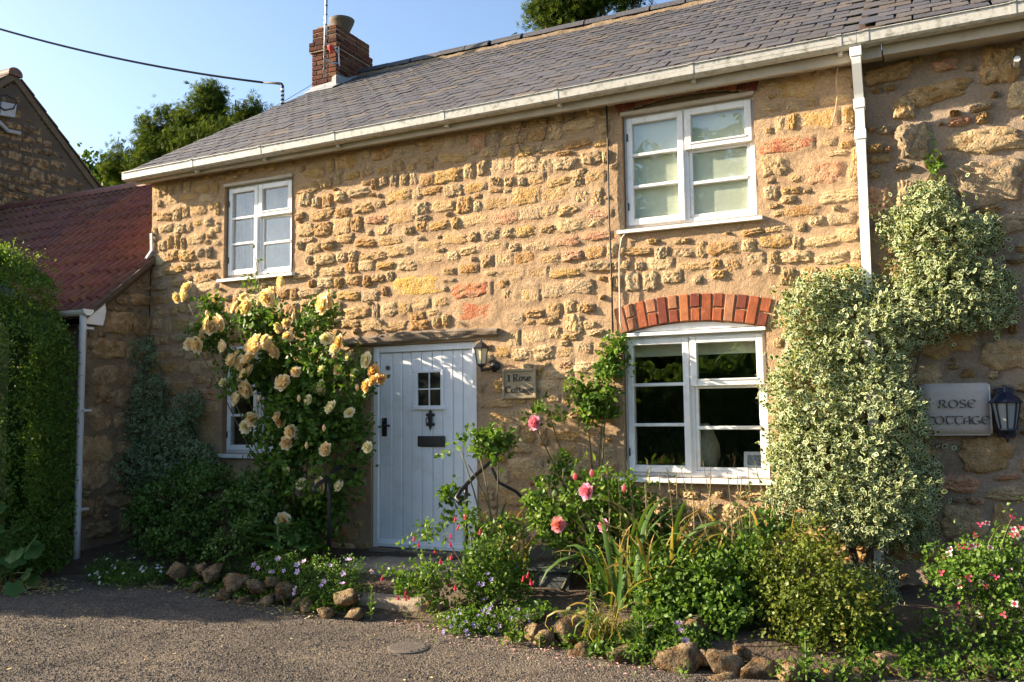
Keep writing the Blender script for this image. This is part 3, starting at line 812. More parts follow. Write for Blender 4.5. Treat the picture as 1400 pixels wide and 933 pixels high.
# ---- windows
def make_window(key, lean=0.0):
    x0, x1, z0, z1 = WIN[key]
    g = rng(hash(key) % 1000 if False else len(key))
    y = 0.055; e = 0.004
    x0 += e; x1 -= e; z0 += e; z1 -= e
    fw = 0.045
    C = 0.004
    fr = MB()
    fr.box(x0, x0 + fw, y, y + 0.07, z0, z1, C); fr.box(x1 - fw, x1, y, y + 0.07, z0, z1, C)
    fr.box(x0 + fw, x1 - fw, y + .001, y + 0.069, z1 - fw, z1, C); fr.box(x0 + fw, x1 - fw, y + .001, y + 0.069, z0, z0 + fw, C)
    ix0, ix1, iz0, iz1 = x0 + fw, x1 - fw, z0 + fw, z1 - fw
    xm = ix0 + 0.475 * (ix1 - ix0)
    fr.box(xm - 0.012, xm + 0.03, y + .002, y + 0.068, iz0, iz1, C)
    zv = iz1 - 0.335 * (iz1 - iz0)
    fr.box(xm + 0.03, ix1, y + .003, y + 0.067, zv - 0.02, zv + 0.02, C)
    w = put('window', fr.mesh('window', M['white_paint']), cottage)
    panes = []
    # left casement, three lights
    c = MB(); s = 0.052; yc0, yc1 = y - 0.022, y + 0.045
    a0, a1 = ix0 - 0.018, xm - 0.008
    b0, b1 = iz0 - 0.018, iz1 + 0.018
    c.box(a0, a0 + s, yc0, yc1, b0, b1, C); c.box(a1 - s, a1, yc0, yc1, b0, b1, C)
    c.box(a0 + s, a1 - s, yc0 + .001, yc1 - .001, b1 - s, b1, C); c.box(a0 + s, a1 - s, yc0 + .001, yc1 - .001, b0, b0 + s * 1.15, C)
    put('casement', c.mesh('casement', M['white_paint']), w)
    lz = np.linspace(b0 + s * 1.15, b1 - s, 4)
    for k in (1, 2):
        put('glazing_bar', MB().box(a0 + s - .003, a1 - s + .003, yc0 + 0.004, yc1 - 0.006, lz[k] - 0.014, lz[k] + 0.014, C).mesh('glazing_bar', M['white_paint']), w)
    for k in range(3): panes.append((a0 + s, a1 - s, lz[k] + (0.014 if k else 0), lz[k + 1] - (0.014 if k < 2 else 0), y + 0.012))
    # top-hung vent light
    c = MB(); a0, a1 = xm + 0.008, ix1 + 0.022; b0, b1 = zv - 0.028, iz1 + 0.018; s = 0.056; yv = y - 0.03
    c.box(a0, a0 + s, yv, y + 0.04, b0, b1, C); c.box(a1 - s, a1, yv, y + 0.04, b0, b1, C)
    c.box(a0 + s, a1 - s, yv + .001, y + 0.039, b1 - s, b1, C); c.box(a0 + s, a1 - s, yv + .001, y + 0.039, b0, b0 + s, C)
    c.box(a0 + s - .012, a1 - s + .012, yv - .006, yv + .006, b0 + s - .012, b0 + s + .004, 0.002)
    put('vent_light', c.mesh('vent_light', M['white_paint']), w)
    panes.append((a0 + s, a1 - s, b0 + s, b1 - s, y + 0.005))
    # fixed lights below
    f0, f1, h0, h1 = xm + 0.03, ix1, iz0, zv - 0.02
    c = MB(); s = 0.03
    c.box(f0, f0 + s, y + .012, y + 0.06, h0, h1, C); c.box(f1 - s, f1, y + .012, y + 0.06, h0, h1, C)
    c.box(f0 + s, f1 - s, y + .013, y + 0.059, h1 - s, h1, C); c.box(f0 + s, f1 - s, y + .013, y + 0.059, h0, h0 + s, C)
    put('fixed_light', c.mesh('fixed_light', M['white_paint']), w)
    zm = (h0 + h1) / 2
    put('glazing_bar', MB().box(f0 + s - .003, f1 - s + .003, y + 0.002, y + 0.055, zm - 0.015, zm + 0.015, C).mesh('glazing_bar', M['white_paint']), w)
    panes.append((f0 + s, f1 - s, h0 + s, zm - 0.015, y + 0.03)); panes.append((f0 + s, f1 - s, zm + 0.015, h1 - s, y + 0.03))
    for (a, b, c_, d, yy) in panes:
        cx, cz = (a + b) / 2, (c_ + d) / 2
        tx, tz = g.normal(0, 0.006), g.normal(0, 0.006)      # old panes never lie quite flat
        pm = MB().box(a - cx - .004, b - cx + .004, -0.002, 0.002, c_ - cz - .004, d - cz + .004).mesh('pane', M['glass'])
        put('pane', pm, w, TRS((cx, yy, cz), (tx, 0, tz)))
    for hz in (z0 + 0.2, z1 - 0.2):
        put('hinge', MB().box(x0 + .028, x0 + .042, y - .03, y - .0, hz - .035, hz + .035, .003).mesh('hinge', M['black_iron']), w)
    put('sill', MB().prism([(-0.055, z0 - 0.052), (y + 0.03, z0 - 0.052), (y + 0.03, z0 - 0.002), (y - 0.005, z0 - 0.002), (-0.055, z0 - 0.022)], 'x', x0 - 0.055, x1 + 0.05).mesh('sill', M['white_paint']), w)
    put('head_strip', MB().box(x0 - 0.012, x1 + 0.012, -0.016, y + .03, z1 - 0.004, z1 + 0.028, .003).mesh('head_strip', M['fascia'] if key.startswith('upper') else M['white_paint']), w)
    return w
for k in WIN: make_window(k)
# arched boards filling the heads under the brick arches
xs = np.linspace(-2.478, -1.247, 22)
put('arched_head_board', MB().prism([(x, float(arch_z(x, ARCH_R)) - 0.004) for x in xs] + [(-1.247, 2.318), (-2.478, 2.318)], 'y', 0.02, 0.06).mesh('arched_head_board', M['white_paint']), cottage)
xs = np.linspace(-2.435, -1.28, 22)
put('arched_head_board', MB().prism([(x, float(uarch_z(x, 2.3)) - 0.004) for x in xs] + [(-1.28, 4.316), (-2.435, 4.316)], 'y', 0.03, 0.07).mesh('arched_head_board', M['mortar_grey']), cottage)

# ---- door
x0, x1, z0, z1 = DOOR
fy = 0.03
fr = MB(); fw = 0.062
fr.box(x0 + .004, x0 + fw, fy, fy + 0.10, z0 + 0.02, z1 - .004, .004); fr.box(x1 - fw, x1 - .004, fy, fy + 0.10, z0 + 0.02, z1 - .004, .004)
fr.box(x0 + fw, x1 - fw, fy + .001, fy + 0.099, z1 - 0.07, z1 - .004, .004)
put('door_frame', fr.mesh('door_frame', M['door_paint']), cottage)
dx0, dx1, dz0, dz1 = x0 + fw + .004, x1 - fw - .004, z0 + 0.035, z1 - 0.074
dy = fy + 0.03
gx0, gx1, gz0, gz1 = -4.632, -4.362, 1.70, 2.03
door = put('door', MB().box(dx0, gx0, dy + 0.02, dy + 0.05, dz0, dz1).box(gx1, dx1, dy + 0.02, dy + 0.05, dz0, dz1).box(gx0, gx1, dy + .02, dy + .05, dz0, gz0).box(gx0, gx1, dy + .02, dy + .05, gz1, dz1).mesh('door', M['door_paint']), cottage)
pw = [0.15, 0.115, 0.11, 0.12, 0.125, 0.115, 0.12, 0.11, 0.12]
sc = (dx1 - dx0) / sum(pw); xx = dx0
for k, w in enumerate(pw):
    a, b = xx + 0.0022, xx + w * sc - 0.0022; xx += w * sc
    mb = MB(); yo = dy + 0.0016 * (k % 3)
    if b > gx0 and a < gx1:
        mb.box(a, b, yo, dy + 0.02, dz0 + 0.055, gz0, .007); mb.box(a, b, yo, dy + 0.02, gz1, dz1, .007)
        if a < gx0: mb.box(a, gx0, yo, dy + .02, gz0, gz1, .003)
        if b > gx1: mb.box(gx1, b, yo, dy + .02, gz0, gz1, .003)
    else: mb.box(a, b, yo, dy + 0.02, dz0 + 0.055, dz1, .007)
    put('plank', mb.mesh('plank', M['door_paint']), door)
put('weather_bar', MB().prism([(dy - 0.045, dz0), (dy + .02, dz0), (dy + .02, dz0 + .065), (dy - .012, dz0 + .065), (dy - .045, dz0 + .03)], 'x', dx0 + .005, dx1 - .005).mesh('weather_bar', M['door_paint']), door)
gm = MB(); s = 0.028
gm.box(gx0 - s, gx0 + .003, dy - .022, dy - .001, gz0 - s, gz1 + s, .004); gm.box(gx1 - .003, gx1 + s, dy - .022, dy - .001, gz0 - s, gz1 + s, .004)
gm.box(gx0, gx1, dy - .021, dy - .001, gz1 - .003, gz1 + s, .004); gm.box(gx0 - .045, gx1 + .045, dy - .03, dy - .001, gz0 - s - .01, gz0 + .003, .004)
put('window_trim', gm.mesh('window_trim', M['door_paint']), door)
put('window_bars', MB().box(-4.502, -4.492, dy - .012, dy + .0, gz0, gz1).box(gx0, gx1, dy - .013, dy - .001, 1.86, 1.872).mesh('window_bars', M['door_paint']), door)
for a, b in ((gx0, -4.502), (-4.492, gx1)):
    for c, d in ((gz0, 1.86), (1.872, gz1)):
        put('pane', MB().box(a, b, dy + .004, dy + .008, c, d).mesh('pane', M['dark_hall_pane']), door)
put('letterbox', MB().box(-4.63, -4.32, dy - .018, dy - .002, 1.30, 1.405, .005).box(-4.60, -4.35, dy - .024, dy - .018, 1.32, 1.385, .004).mesh('letterbox', M['black_iron']), door)
kn = MB()
kn.box(-4.508, -4.462, dy - .022, dy - .002, 1.50, 1.63, .006)
for zz in (1.515, 1.61):
    kn.box(-4.535, -4.435, dy - .018, dy - .003, zz - .012, zz + .016, .006)
kn.prism([(-4.50, 1.63), (-4.47, 1.63), (-4.485, 1.672)], 'y', dy - .018, dy - .003); kn.prism([(-4.47, 1.50), (-4.50, 1.50), (-4.485, 1.46)], 'y', dy - .018, dy - .003)
kn.tube([(-4.485, dy - .03, 1.60), (-4.515, dy - .04, 1.57), (-4.515, dy - .045, 1.54), (-4.485, dy - .045, 1.52), (-4.455, dy - .045, 1.54), (-4.455, dy - .04, 1.57), (-4.485, dy - .03, 1.60)], .007, 6)
put('knocker', kn.mesh('knocker', M['black_iron']), door)
put('handle', MB().box(-5.055, -4.995, dy - .014, dy - .001, 1.40, 1.585, .004).tube([(-5.02, dy - .01, 1.51), (-5.02, dy - .055, 1.51)], .01, 8).tube([(-5.02, dy - .055, 1.51), (-4.945, dy - .06, 1.508)], [.01, .008], 8).lathe([(0.0, -.014), (.014, -.008), (.014, .008), (0.0, .014)], (-4.94, dy - .06, 1.508), 10).mesh('handle', M['black_iron']), door)
put('lock', MB().lathe([(.024, 0), (.024, .01), (.012, .016)], (0, 0, 0), 14).mesh('lock', M['iron_cover']), door, TRS((-4.985, dy - .001, 2.09), (math.pi / 2, 0, 0)))
# oak lintel, rough and a little bowed
def make_lintel():
    xs = np.linspace(-5.46, -3.69, 70); prof = [(0.02, -.055), (-.035, -.055), (-.058, -.03), (-.062, .02), (-.045, .05), (0.02, .058)]
    V = []
    for x in xs:
        t = (x + 5.46) / 1.77
        zc = 2.355 + 0.03 * math.sin(t * 2.6) + 0.012 * t
        sc_ = 1.0 - 0.45 * max(0, t - 0.72) / 0.28 - 0.35 * max(0, 0.1 - t) / 0.1
        for (y, z) in prof: V.append((x, y, zc + z * sc_))
    V = np.array(V); q = V * np.array((4, 22, 22))
    V[:, 2] += 0.010 * fbm(q, 4, 4); V[:, 1] += 0.012 * fbm(q + 9, 5, 4)
    k = len(prof); idx = np.arange(len(V)).reshape(-1, k)
    F = np.stack([idx[:-1, :-1], idx[:-1, 1:], idx[1:, 1:], idx[1:, :-1]], -1).reshape(-1, 4)
    return mesh_np('door_lintel', V, F, M['timber'])
put('door_lintel', make_lintel(), cottage)

# ---- roof
RX0, RX1 = -8.44, X_R + 0.02
def slab(y0, z0, y1, z1, t):
    n = Vector((0, -(z1 - z0), (y1 - y0))).normalized() * t
    return [(y0, z0), (y1, z1), (y1 - n.y, z1 - n.z), (y0 - n.y, z0 - n.z)]
roof = put('roof', MB().prism(slab(EAVE_Y, EAVE_Z, RIDGE_Y, RIDGE_Z, 0.06), 'x', RX0 + .02, RX1).prism(slab(2 * RIDGE_Y - EAVE_Y, EAVE_Z, RIDGE_Y, RIDGE_Z, -0.06), 'x', RX0 + .02, RX1).mesh('roof', M['eaves_board']), cottage)
g = rng(41)
SW, SG, SL = 0.272, 0.198, 0.36
SLATES = []
for k in range(5):
    w = SW - 0.008 - 0.004 * k
    mb = MB()
    o = [(-w / 2, 0.012 * (k % 2)), (-w / 4, -0.004 * k), (0.0, 0.003 * (k % 3)), (w / 3, 0.0), (w / 2, 0.010 * ((k + 1) % 2)), (w / 2, SL), (-w / 2, SL)]
    mb.prism(o, 'z', -0.0025, 0.004)
    SLATES.append((mb, mb.mesh('slate', M['slate'])))
for sm in SLATES:
    me = sm[1]; at_ = me.attributes.new('tint', 'FLOAT_COLOR', 'POINT'); at_.data.foreach_set('color', np.ones(len(me.vertices) * 4, np.float32))
def slate_col(g):
    a = [(0.075, 0.072, 0.079), (0.088, 0.083, 0.084), (0.068, 0.066, 0.074), (0.098, 0.084, 0.075), (0.082, 0.076, 0.078), (0.125, 0.10, 0.078)]
    return np.array(a[int(g.choice(6, p=[.24, .22, .18, .14, .17, .05]))]) * g.uniform(0.85, 1.15)
slate_list = []
ns = int((math.hypot(RIDGE_Y - EAVE_Y, RIDGE_Z - EAVE_Z)) / SG)
for r in range(ns + 1):
    x = RX0 + (SW / 2 if r % 2 else 0) - SW / 2
    while x < RX1 + 0.1:
        cx = x + SW / 2; x += SW
        if cx + SW * .5 > RX1 + 0.12 or cx < RX0 - 0.01: continue
        if cx < RX0 + SW * 0.4: cx = RX0 + SW * 0.25 - 0.01; slate_list.append((cx, -r - 1)); continue
        slate_list.append((cx, r))
slate_list.sort(key=lambda s: -s[0] + 0.10 * abs(s[1]))
def slate_M(cx, r, g, y0=EAVE_Y, z0=EAVE_Z):
    half = r < 0
    if half: r = -r - 1
    s = r * SG - 0.035
    n = Vector((0, -math.sin(PITCH), math.cos(PITCH)))
    sag = -0.018 * math.exp(-((cx + 4.3) / 2.2) ** 2) * math.sin(min(1, s / 4.7) * math.pi)
    p = Vector((cx + g.normal(0, 0.004), y0 + math.cos(PITCH) * s, z0 + math.sin(PITCH) * s)) + n * (0.026 + sag + g.uniform(0, 0.005))
    return TRS(p, (PITCH - 0.034 + g.normal(0, .006), g.normal(0, .006), g.normal(0, .007)), (0.5 if half else 1, 1, 1))
V = []; F = []; T = []; o = 0
for rank, (cx, r) in enumerate(slate_list):
    mb, me = SLATES[int(g.integers(5))]; Mx = slate_M(cx, r, g); col = slate_col(g)
    if rank < 300: put('slate', me, roof, Mx, col)
    else:
        A = np.array(Mx); v = np.array(mb.v) @ A[:3, :3].T + A[:3, 3]
        V.append(v); F += [[i + o for i in f] for f in mb.f]; o += len(v); T.append(np.tile(col, (len(v), 1)))
me = bpy.data.meshes.new('slating'); me.from_pydata(np.concatenate(V).tolist(), [], F); me.materials.append(M['slate'])
at_ = me.attributes.new('tint', 'FLOAT_COLOR', 'POINT'); at_.data.foreach_set('color', np.hstack([np.concatenate(T), np.ones((o, 1))]).astype(np.float32).ravel())
tag(put('slating', me, roof, None, (1, 1, 1)), kind='stuff')
# rear slope, one plain run of slating
# ridge tiles
rt = MB(); rp = [(RIDGE_Y + 0.17 * math.cos(a), RIDGE_Z - 0.045 + 0.135 * math.sin(a)) for a in np.linspace(0.12, math.pi - 0.12, 11)] + [(RIDGE_Y + 0.14 * math.cos(a), RIDGE_Z - 0.045 + 0.105 * math.sin(a)) for a in np.linspace(math.pi - 0.12, 0.12, 11)]
rt.prism(rp, 'x', 0, 0.462)
rme = rt.mesh('ridge_tile', M['slate'])
at_ = rme.attributes.new('tint', 'FLOAT_COLOR', 'POINT'); at_.data.foreach_set('color', np.ones(len(rme.vertices) * 4, np.float32))
x = RX0 + 0.05
while x < RX1 - 0.1:
    put('ridge_tile', rme, roof, TRS((x, g.normal(0, .004), 0.012 + g.normal(0, .002)), (0, g.normal(0, .003), 0)), np.array((0.06, 0.06, 0.07)) * g.uniform(0.85, 1.2)); x += 0.47
mo = MB(); xs = np.linspace(RX0, RX1, 160)
Vm = []
for i, x in enumerate(xs):
    for (dy_, dz_) in ((-0.205, -0.105), (-0.185, -0.055), (-0.15, -0.028)):
        Vm.append((x, RIDGE_Y + dy_, RIDGE_Z + dz_))
Vm = np.array(Vm); Vm[:, 2] += 0.012 * fbm(Vm * 9, 8, 3) ; Vm[:, 1] += 0.02 * fbm(Vm * 7, 9, 3)
idx = np.arange(len(Vm)).reshape(-1, 3)
Fm = np.stack([idx[:-1, :-1], idx[1:, :-1], idx[1:, 1:], idx[:-1, 1:]], -1).reshape(-1, 4)
put('ridge_mortar', mesh_np('ridge_mortar', Vm, Fm, M['mortar_dark'], smooth=True), roof)

# ---- fascia, gutter, downpipe
def gz(x): return 4.472 + 0.0075 * (x + 8.45)
XG0, XG1 = -8.46, 2.4
put('fascia', MB().box(X_L - 0.10, X_R + .2, -0.165, -0.135, 4.355, 4.485).box(X_L - .10, X_R + .2, -.1348, .0, 4.385, 4.40).mesh('fascia', M['fascia']), cottage)
put('eaves_board', MB().prism([(-0.166, 4.486), (-0.28, 4.468), (-0.285, 4.478), (-0.166, 4.50)], 'x', RX0 + .05, X_R - .0).mesh('eaves_board', M['eaves_board']), cottage)
gprof = [(-0.172, 0.0), (-0.172, -0.078), (-0.192, -0.094), (-0.262, -0.094), (-0.282, -0.078), (-0.288, 0.0), (-0.298, 0.0), (-0.298, 0.006), (-0.282, 0.006), (-0.276, -0.072), (-0.258, -0.088), (-0.196, -0.088), (-0.178, -0.072), (-0.178, 0.0)]
def gutter_mesh(name, x0, x1, prof=gprof, grow=0.0, mat='gutter'):
    mb = MB(); n = len(prof)
    cy, cz = -0.235, -0.045
    pts = [(cy + (p[0] - cy) * (1 + grow), cz + (p[1] - cz) * (1 + grow)) for p in prof]
    V = [(x0, p[0], gz(x0) + p[1]) for p in pts] + [(x1, p[0], gz(x1) + p[1]) for p in pts]
    F = [(i, (i + 1) % n, n + (i + 1) % n, n + i) for i in range(n)] + [tuple(range(n))[::-1], tuple(range(n, 2 * n))]
    mb.add(V, F)
    return mb.mesh(name, M[mat])
gutter = put('gutter', gutter_mesh('gutter', XG0, X_R + 0.03), cottage)
put('end_cap', MB().prism([(p[0], gz(XG0) + p[1]) for p in gprof[:7]], 'x', XG0 - .012, XG0 - .001).mesh('end_cap', M['gutter']), gutter)
for x in (-7.38, -6.40, -5.43, -4.14, -2.96, -1.73, -0.56):
    put('gutter_bracket', gutter_mesh('gutter_bracket', x - 0.022, x + 0.022, gprof, 0.07), gutter)
    put('bracket_foot', MB().box(x - .016, x + .016, -.215, -.1655, gz(x) - .125, gz(x) - .097, .003).mesh('bracket_foot', M['gutter']), gutter)
pipe = MB()
pw_ = 0.034
def sq_pipe(mb, pts, h):
    V = []; n = len(pts)
    for (x, y, z) in pts: V += [(x - h, y - h, z), (x + h, y - h, z), (x + h, y + h, z), (x - h, y + h, z)]
    F = [(i * 4 + k, i * 4 + (k + 1) % 4, i * 4 + 4 + (k + 1) % 4, i * 4 + 4 + k) for i in range(n - 1) for k in range(4)] + [(3, 2, 1, 0), tuple(range(4 * n - 4, 4 * n))]
    mb.add(V, F)
sq_pipe(pipe, [(-0.44, -0.235, 4.43), (-0.44, -0.235, 4.34), (-0.44, -0.225, 4.30), (-0.44, -0.115, 4.09), (-0.44, -0.10, 4.05), (-0.445, -0.10, 0.28)], pw_)
dp = put('downpipe', pipe.mesh('downpipe', M['pipe']), cottage)
for (zz, yy) in ((4.40, -.235), (4.03, -.10), (3.78, -.10), (2.2, -.10), (0.9, -.10)):
    put('pipe_collar', MB().box(-.44 - .042, -.44 + .042, yy - .042, yy + .042, zz - .045, zz + .03, .003).mesh('pipe_collar', M['pipe']), dp)

# ---- chimney at the gable end of the ridge
CX0, CX1, CY0, CY1 = -8.425, -7.955, 3.1, 3.98
cz_top = 7.53
core = MB().box(CX0 + .012, CX1 - .012, CY0 + .012, CY1 - .012, 6.2, cz_top - 0.01)
core.box(CX0 - .022, CX1 + .022, CY0 - .022, CY1 + .022, 7.17, 7.285)
chimney = put('chimney', core.mesh('chimney', M['mortar_grey']), cottage)
g = rng(15)
CB = {}
def cb(l, d, h):
    k = (round(l, 3), round(d, 3), round(h, 3))
    if k not in CB: CB[k] = brick_mesh('brick', l, d, h)
    return CB[k]
ch = 0.0745; zc = 6.52; row = 0
while zc < cz_top - 0.03:
    prj = 0.034 if row in (9, 10) else (0.0 if row < 11 else -0.004)
    x0, x1, y0, y1 = CX0 - prj, CX1 + prj, CY0 - prj, CY1 + prj
    cols = [0.215, 0.105, 0.15] if row % 2 else [0.10, 0.215, 0.155]
    sc = (x1 - x0) / sum(cols); x = x0
    for w in cols:
        w *= sc
        put('brick', cb(w - .011, .09, .063), chimney, TRS((x + w / 2, y0 + .045, zc + .033), (0, g.normal(0, .01), g.normal(0, .01))), brick_col(g, 0.42 if row < 9 else 0.3)); x += w
    cols = [0.11, 0.22, 0.22, 0.22, 0.11] if row % 2 else [0.22, 0.22, 0.22, 0.22]
    sc = (y1 - y0 - 0.09) / sum(cols); y = y0 + 0.09
    for w in cols:
        w *= sc
        put('brick', cb(.09, w - .011, .063), chimney, TRS((x1 - .045, y + w / 2, zc + .033), (g.normal(0, .01), 0, g.normal(0, .008))), brick_col(g, 0.36)); y += w
    zc += ch; row += 1
fl = MB()
fl.prism([(CX0 - .012, 6.36), (CX1 + .014, 6.36), (CX1 + .014, 6.76), (CX1 - .07, 6.73), (CX1 - .08, 6.66), (CX0 - .012, 6.63)], 'y', CY0 - .012, CY0 - .004)
fl.prism([(CY0 - .012, 6.36), (CY0 + .66, 6.86), (CY0 + .66, 7.0), (CY0 + .25, 6.79), (CY0 - .012, 6.76)], 'x', CX1 + .006, CX1 + .014)
fl.prism([(CY0 - .16, roof_z(CY0 - .16) + .045), (CY0 - .005, roof_z(CY0) + .05), (CY0 - .005, roof_z(CY0) + .062), (CY0 - .16, roof_z(CY0 - .16) + .056)], 'x', CX0 - .01, CX1 + .05)
put('lead_flashing', fl.mesh('lead_flashing', M['lead']), chimney)
pot = MB().lathe([(0.135, 0.0), (0.14, .05), (0.115, .08), (0.125, .12), (0.185, .25), (0.20, .30), (0.19, .305), (0.15, .22), (0.09, .15)], (CX1 - .20, CY0 + .40, cz_top - .02), 20, False)
put('chimney_pot', pot.mesh('chimney_pot', M['pot_clay'], True), chimney)
put('flaunching', MB().prism([(CX0 + .02, cz_top - .012), (CX1 - .02, cz_top - .012), (CX1 - .10, cz_top + .05), (CX0 + .10, cz_top + .05)], 'y', CY0 + .02, CY1 - .02).mesh('flaunching', M['mortar_grey']), chimney)
# aerial mast strapped to the chimney
mast = thing('aerial_mast', (-8.07, 3.0, 6.72), 'silver aerial pole strapped to the brick chimney', 'mast')
put('pole', MB().tube([(-8.085, 2.98, 6.70), (-8.04, 2.98, 8.6)], .022, 10).mesh('pole', M['steel'], True), mast)
for zz in (6.82, 7.0, 7.16, 7.32, 7.5, 7.66, 7.8):
    put('tape_band', MB().tube([(-8.085 + (zz - 6.7) * .0237, 2.98, zz), (-8.085 + (zz - 6.7) * .0237, 2.98, zz + .016)], .0245, 10).mesh('tape_band', M['cable_black']), mast)
put('bracket', MB().tube([(-8.08, 2.98, 6.98), (-7.95, 3.03, 6.90), (-7.935, 3.12, 6.93)], .014, 8).tube([(-8.07, 2.98, 7.22), (-7.95, 3.03, 7.16), (-7.935, 3.12, 7.10)], .012, 8).tube([(-7.935, 3.12, 7.20), (-7.93, 3.14, 6.9)], .012, 8).mesh('bracket', M['steel']), mast)
put('junction_cap', MB().lathe([(0.01, -.07), (.05, .03), (.05, .05), (0, .055)], (-7.985, 3.0, 7.12), 10).mesh('junction_cap', M['red_plastic']), mast)
# service mast and overhead line
lm = thing('cable_mast', (-8.38, 2.4, 6.12), 'short bent service mast wrapped in black tape on the roof verge', 'mast')
P0 = Vector((-8.385, 2.4, 6.10)); P1 = Vector((-8.39, 2.4, 6.42))
put('mast_tube', MB().tube([P0, P1, P1 + Vector((-.02, 0, .03)), P1 + Vector((-.06, -.01, .045)), P1 + Vector((-.30, -.09, .075))], [.024, .024, .024, .02, .012], 10).mesh('mast_tube', M['cable_black'], True), lm)
for k in range(4):
    put('white_sleeve', MB().tube([(-8.386, 2.4, 6.16 + k * .062), (-8.387, 2.4, 6.192 + k * .062)], .0265, 10).mesh('white_sleeve', M['white_plastic']), lm)
A = P1 + Vector((-.30, -.09, .075)); B = Vector((-12.750, 1.000, 7.614)); D_ = (B - A)
pts = []
for k in range(31):
    t = k / 30 * 2.2
    p = A + D_ * t
    p.z -= 0.34 * t * (1 - t) if t < 1 else -0.34 * (t - 1) * 0.9
    pts.append(p)
tag(put('overhead_cable', MB().tube(pts, .0165, 8).mesh('overhead_cable', M['cable_black'], True)), 'thick black overhead cable running from the roof mast across the sky', 'cable')
tag(put('stay_wire', MB().tube([(-8.30, 3.05, 6.68), (-8.432, 2.450, 6.199), (-8.770, 2.200, 5.924), (-9.105, 1.900, 5.595)], .004, 5).mesh('stay_wire', M['cable_black'])), 'thin dark wire trailing from the chimney foot over the roof edge', 'wire')

# ------------------------------------------------------------------ the neighbouring cottage
NB = 0.085
nb = thing('neighbouring_cottage', (0.9, 0.1, 0), 'adjoining stone cottage of larger blocks in grey mortar, past the white downpipe', 'cottage')
g = rng(123)
nb_stones = []
def blocked_nb(a, b, c, d):
    for (cx, cz, hw, hh) in nb_fixed:
        if b > cx - hw - 0.03 and a < cx + hw + 0.03 and d > cz - hh - 0.025 and c < cz + hh + 0.025: return True
    return (b > 0.60 and d > 2.2 and c < 2.62)
nb_fixed = [[0.43, 3.32, 0.21, 0.155], [0.42, 3.66, 0.24, 0.085], [0.13, 4.08, 0.20, 0.07], [-0.07, 3.72, 0.11, 0.13], [0.55, 4.22, 0.12, 0.13], [-0.12, 4.0, 0.075, 0.08], [0.02, 2.18, 0.24, 0.15], [0.30, 1.28, 0.16, 0.12], [0.55, 2.02, 0.2, 0.1]]
nb_stones = nb_fixed + lay_stones(-0.40, 2.3, 0.1, 4.4, blocked_nb, g, 0.16, 0.27, 0.20, 0.46, 0.065)
nw = put('wall', wall_sheet('wall', X_R + .02, 2.4, -0.05, 4.5, 0.018, {'rects': [], 'fns': []}, nb_stones, M['mortar_grey'], 57, y0=NB), nb)
NPAL = [(0.40, 0.25, 0.10), (0.43, 0.30, 0.145), (0.36, 0.23, 0.105), (0.42, 0.32, 0.19), (0.33, 0.26, 0.18)]
def nb_col(g):
    return tuple(np.array(NPAL[int(g.integers(5))]) * g.uniform(0.85, 1.12)) if g.random() > 0.06 else ROSE
set_stones(nw, nb_stones, g, 300, NB - 0.012, 0.03, 0.06, colf=nb_col, specials=[(p[0], p[2], ROSE) for p in [(0.26, 0.08, 3.81), (0.13, 0.08, 4.32), (0.67, 0.08, 3.80)]])
m = MB().prism([(NB + .012, -.05), (7.6, -.05), (7.6, 4.45), (RIDGE_Y, RIDGE_Z - .1), (NB + .012, roof_z(NB) - .1)], 'x', 2.1, 2.4)
put('gable_wall', m.mesh('gable_wall', M['mortar_grey']), nb)
put('rear_wall', MB().box(X_R + .1, 2.1, 7.25, 7.6, -.05, 4.45).mesh('rear_wall', M['mortar_grey']), nb)
put('fascia', MB().box(X_R + .21, 2.5, -.165, -.135, 4.365, 4.50).box(X_R + .21, 2.5, -.1348, NB, 4.395, 4.41).mesh('fascia', M['fascia']), nb)
e2y, e2z = -0.05, EAVE_Z + 0.10 + 0.04
nroof = put('roof', MB().prism([(-0.16, 4.49), (-0.13, 4.49), (e2y + .05, e2z + .02), (e2y, e2z)], 'x', X_R + .03, 2.55).prism(slab(e2y, e2z, RIDGE_Y, RIDGE_Z + .045, 0.06), 'x', X_R + .03, 2.55).prism(slab(2 * RIDGE_Y - EAVE_Y, EAVE_Z, RIDGE_Y, RIDGE_Z + .04, -0.06), 'x', X_R + .03, 2.55).mesh('roof', M['eaves_board']), nb)
V = []; F = []; T = []; o = 0
for r in range(ns):
    x = X_R + 0.16 - (SW / 2 if r % 2 else 0) + SW / 2
    while x < 2.6:
        mb, me = SLATES[int(g.integers(5))]; Mx = slate_M(x, r, g, e2y, e2z); col = slate_col(g)
        if r < 9 and x < 1.6: put('slate', me, nroof, Mx, col)
        else:
            A_ = np.array(Mx); v = np.array(mb.v) @ A_[:3, :3].T + A_[:3, 3]
            V.append(v); F += [[i + o for i in f] for f in mb.f]; o += len(v); T.append(np.tile(col, (len(v), 1)))
        x += SW
me = bpy.data.meshes.new('slating'); me.from_pydata(np.concatenate(V).tolist(), [], F); me.materials.append(M['slate'])
at_ = me.attributes.new('tint', 'FLOAT_COLOR', 'POINT'); at_.data.foreach_set('color', np.hstack([np.concatenate(T), np.ones((o, 1))]).astype(np.float32).ravel())
tag(put('slating', me, nroof, None, (1, 1, 1)), kind='stuff')
ngut = put('gutter', gutter_mesh('gutter', X_R + 0.034, 2.5), nb)
for x in (-0.36, 0.63, 1.6):
    put('gutter_bracket', gutter_mesh('gutter_bracket', x - 0.02, x + 0.02, gprof, 0.07), ngut)
put('pipe_stub', MB().tube([(0.655, NB + .02, 4.19), (0.655, -0.09, 4.19)], .022, 12).mesh('pipe_stub', M['grey_pipe']), nb)
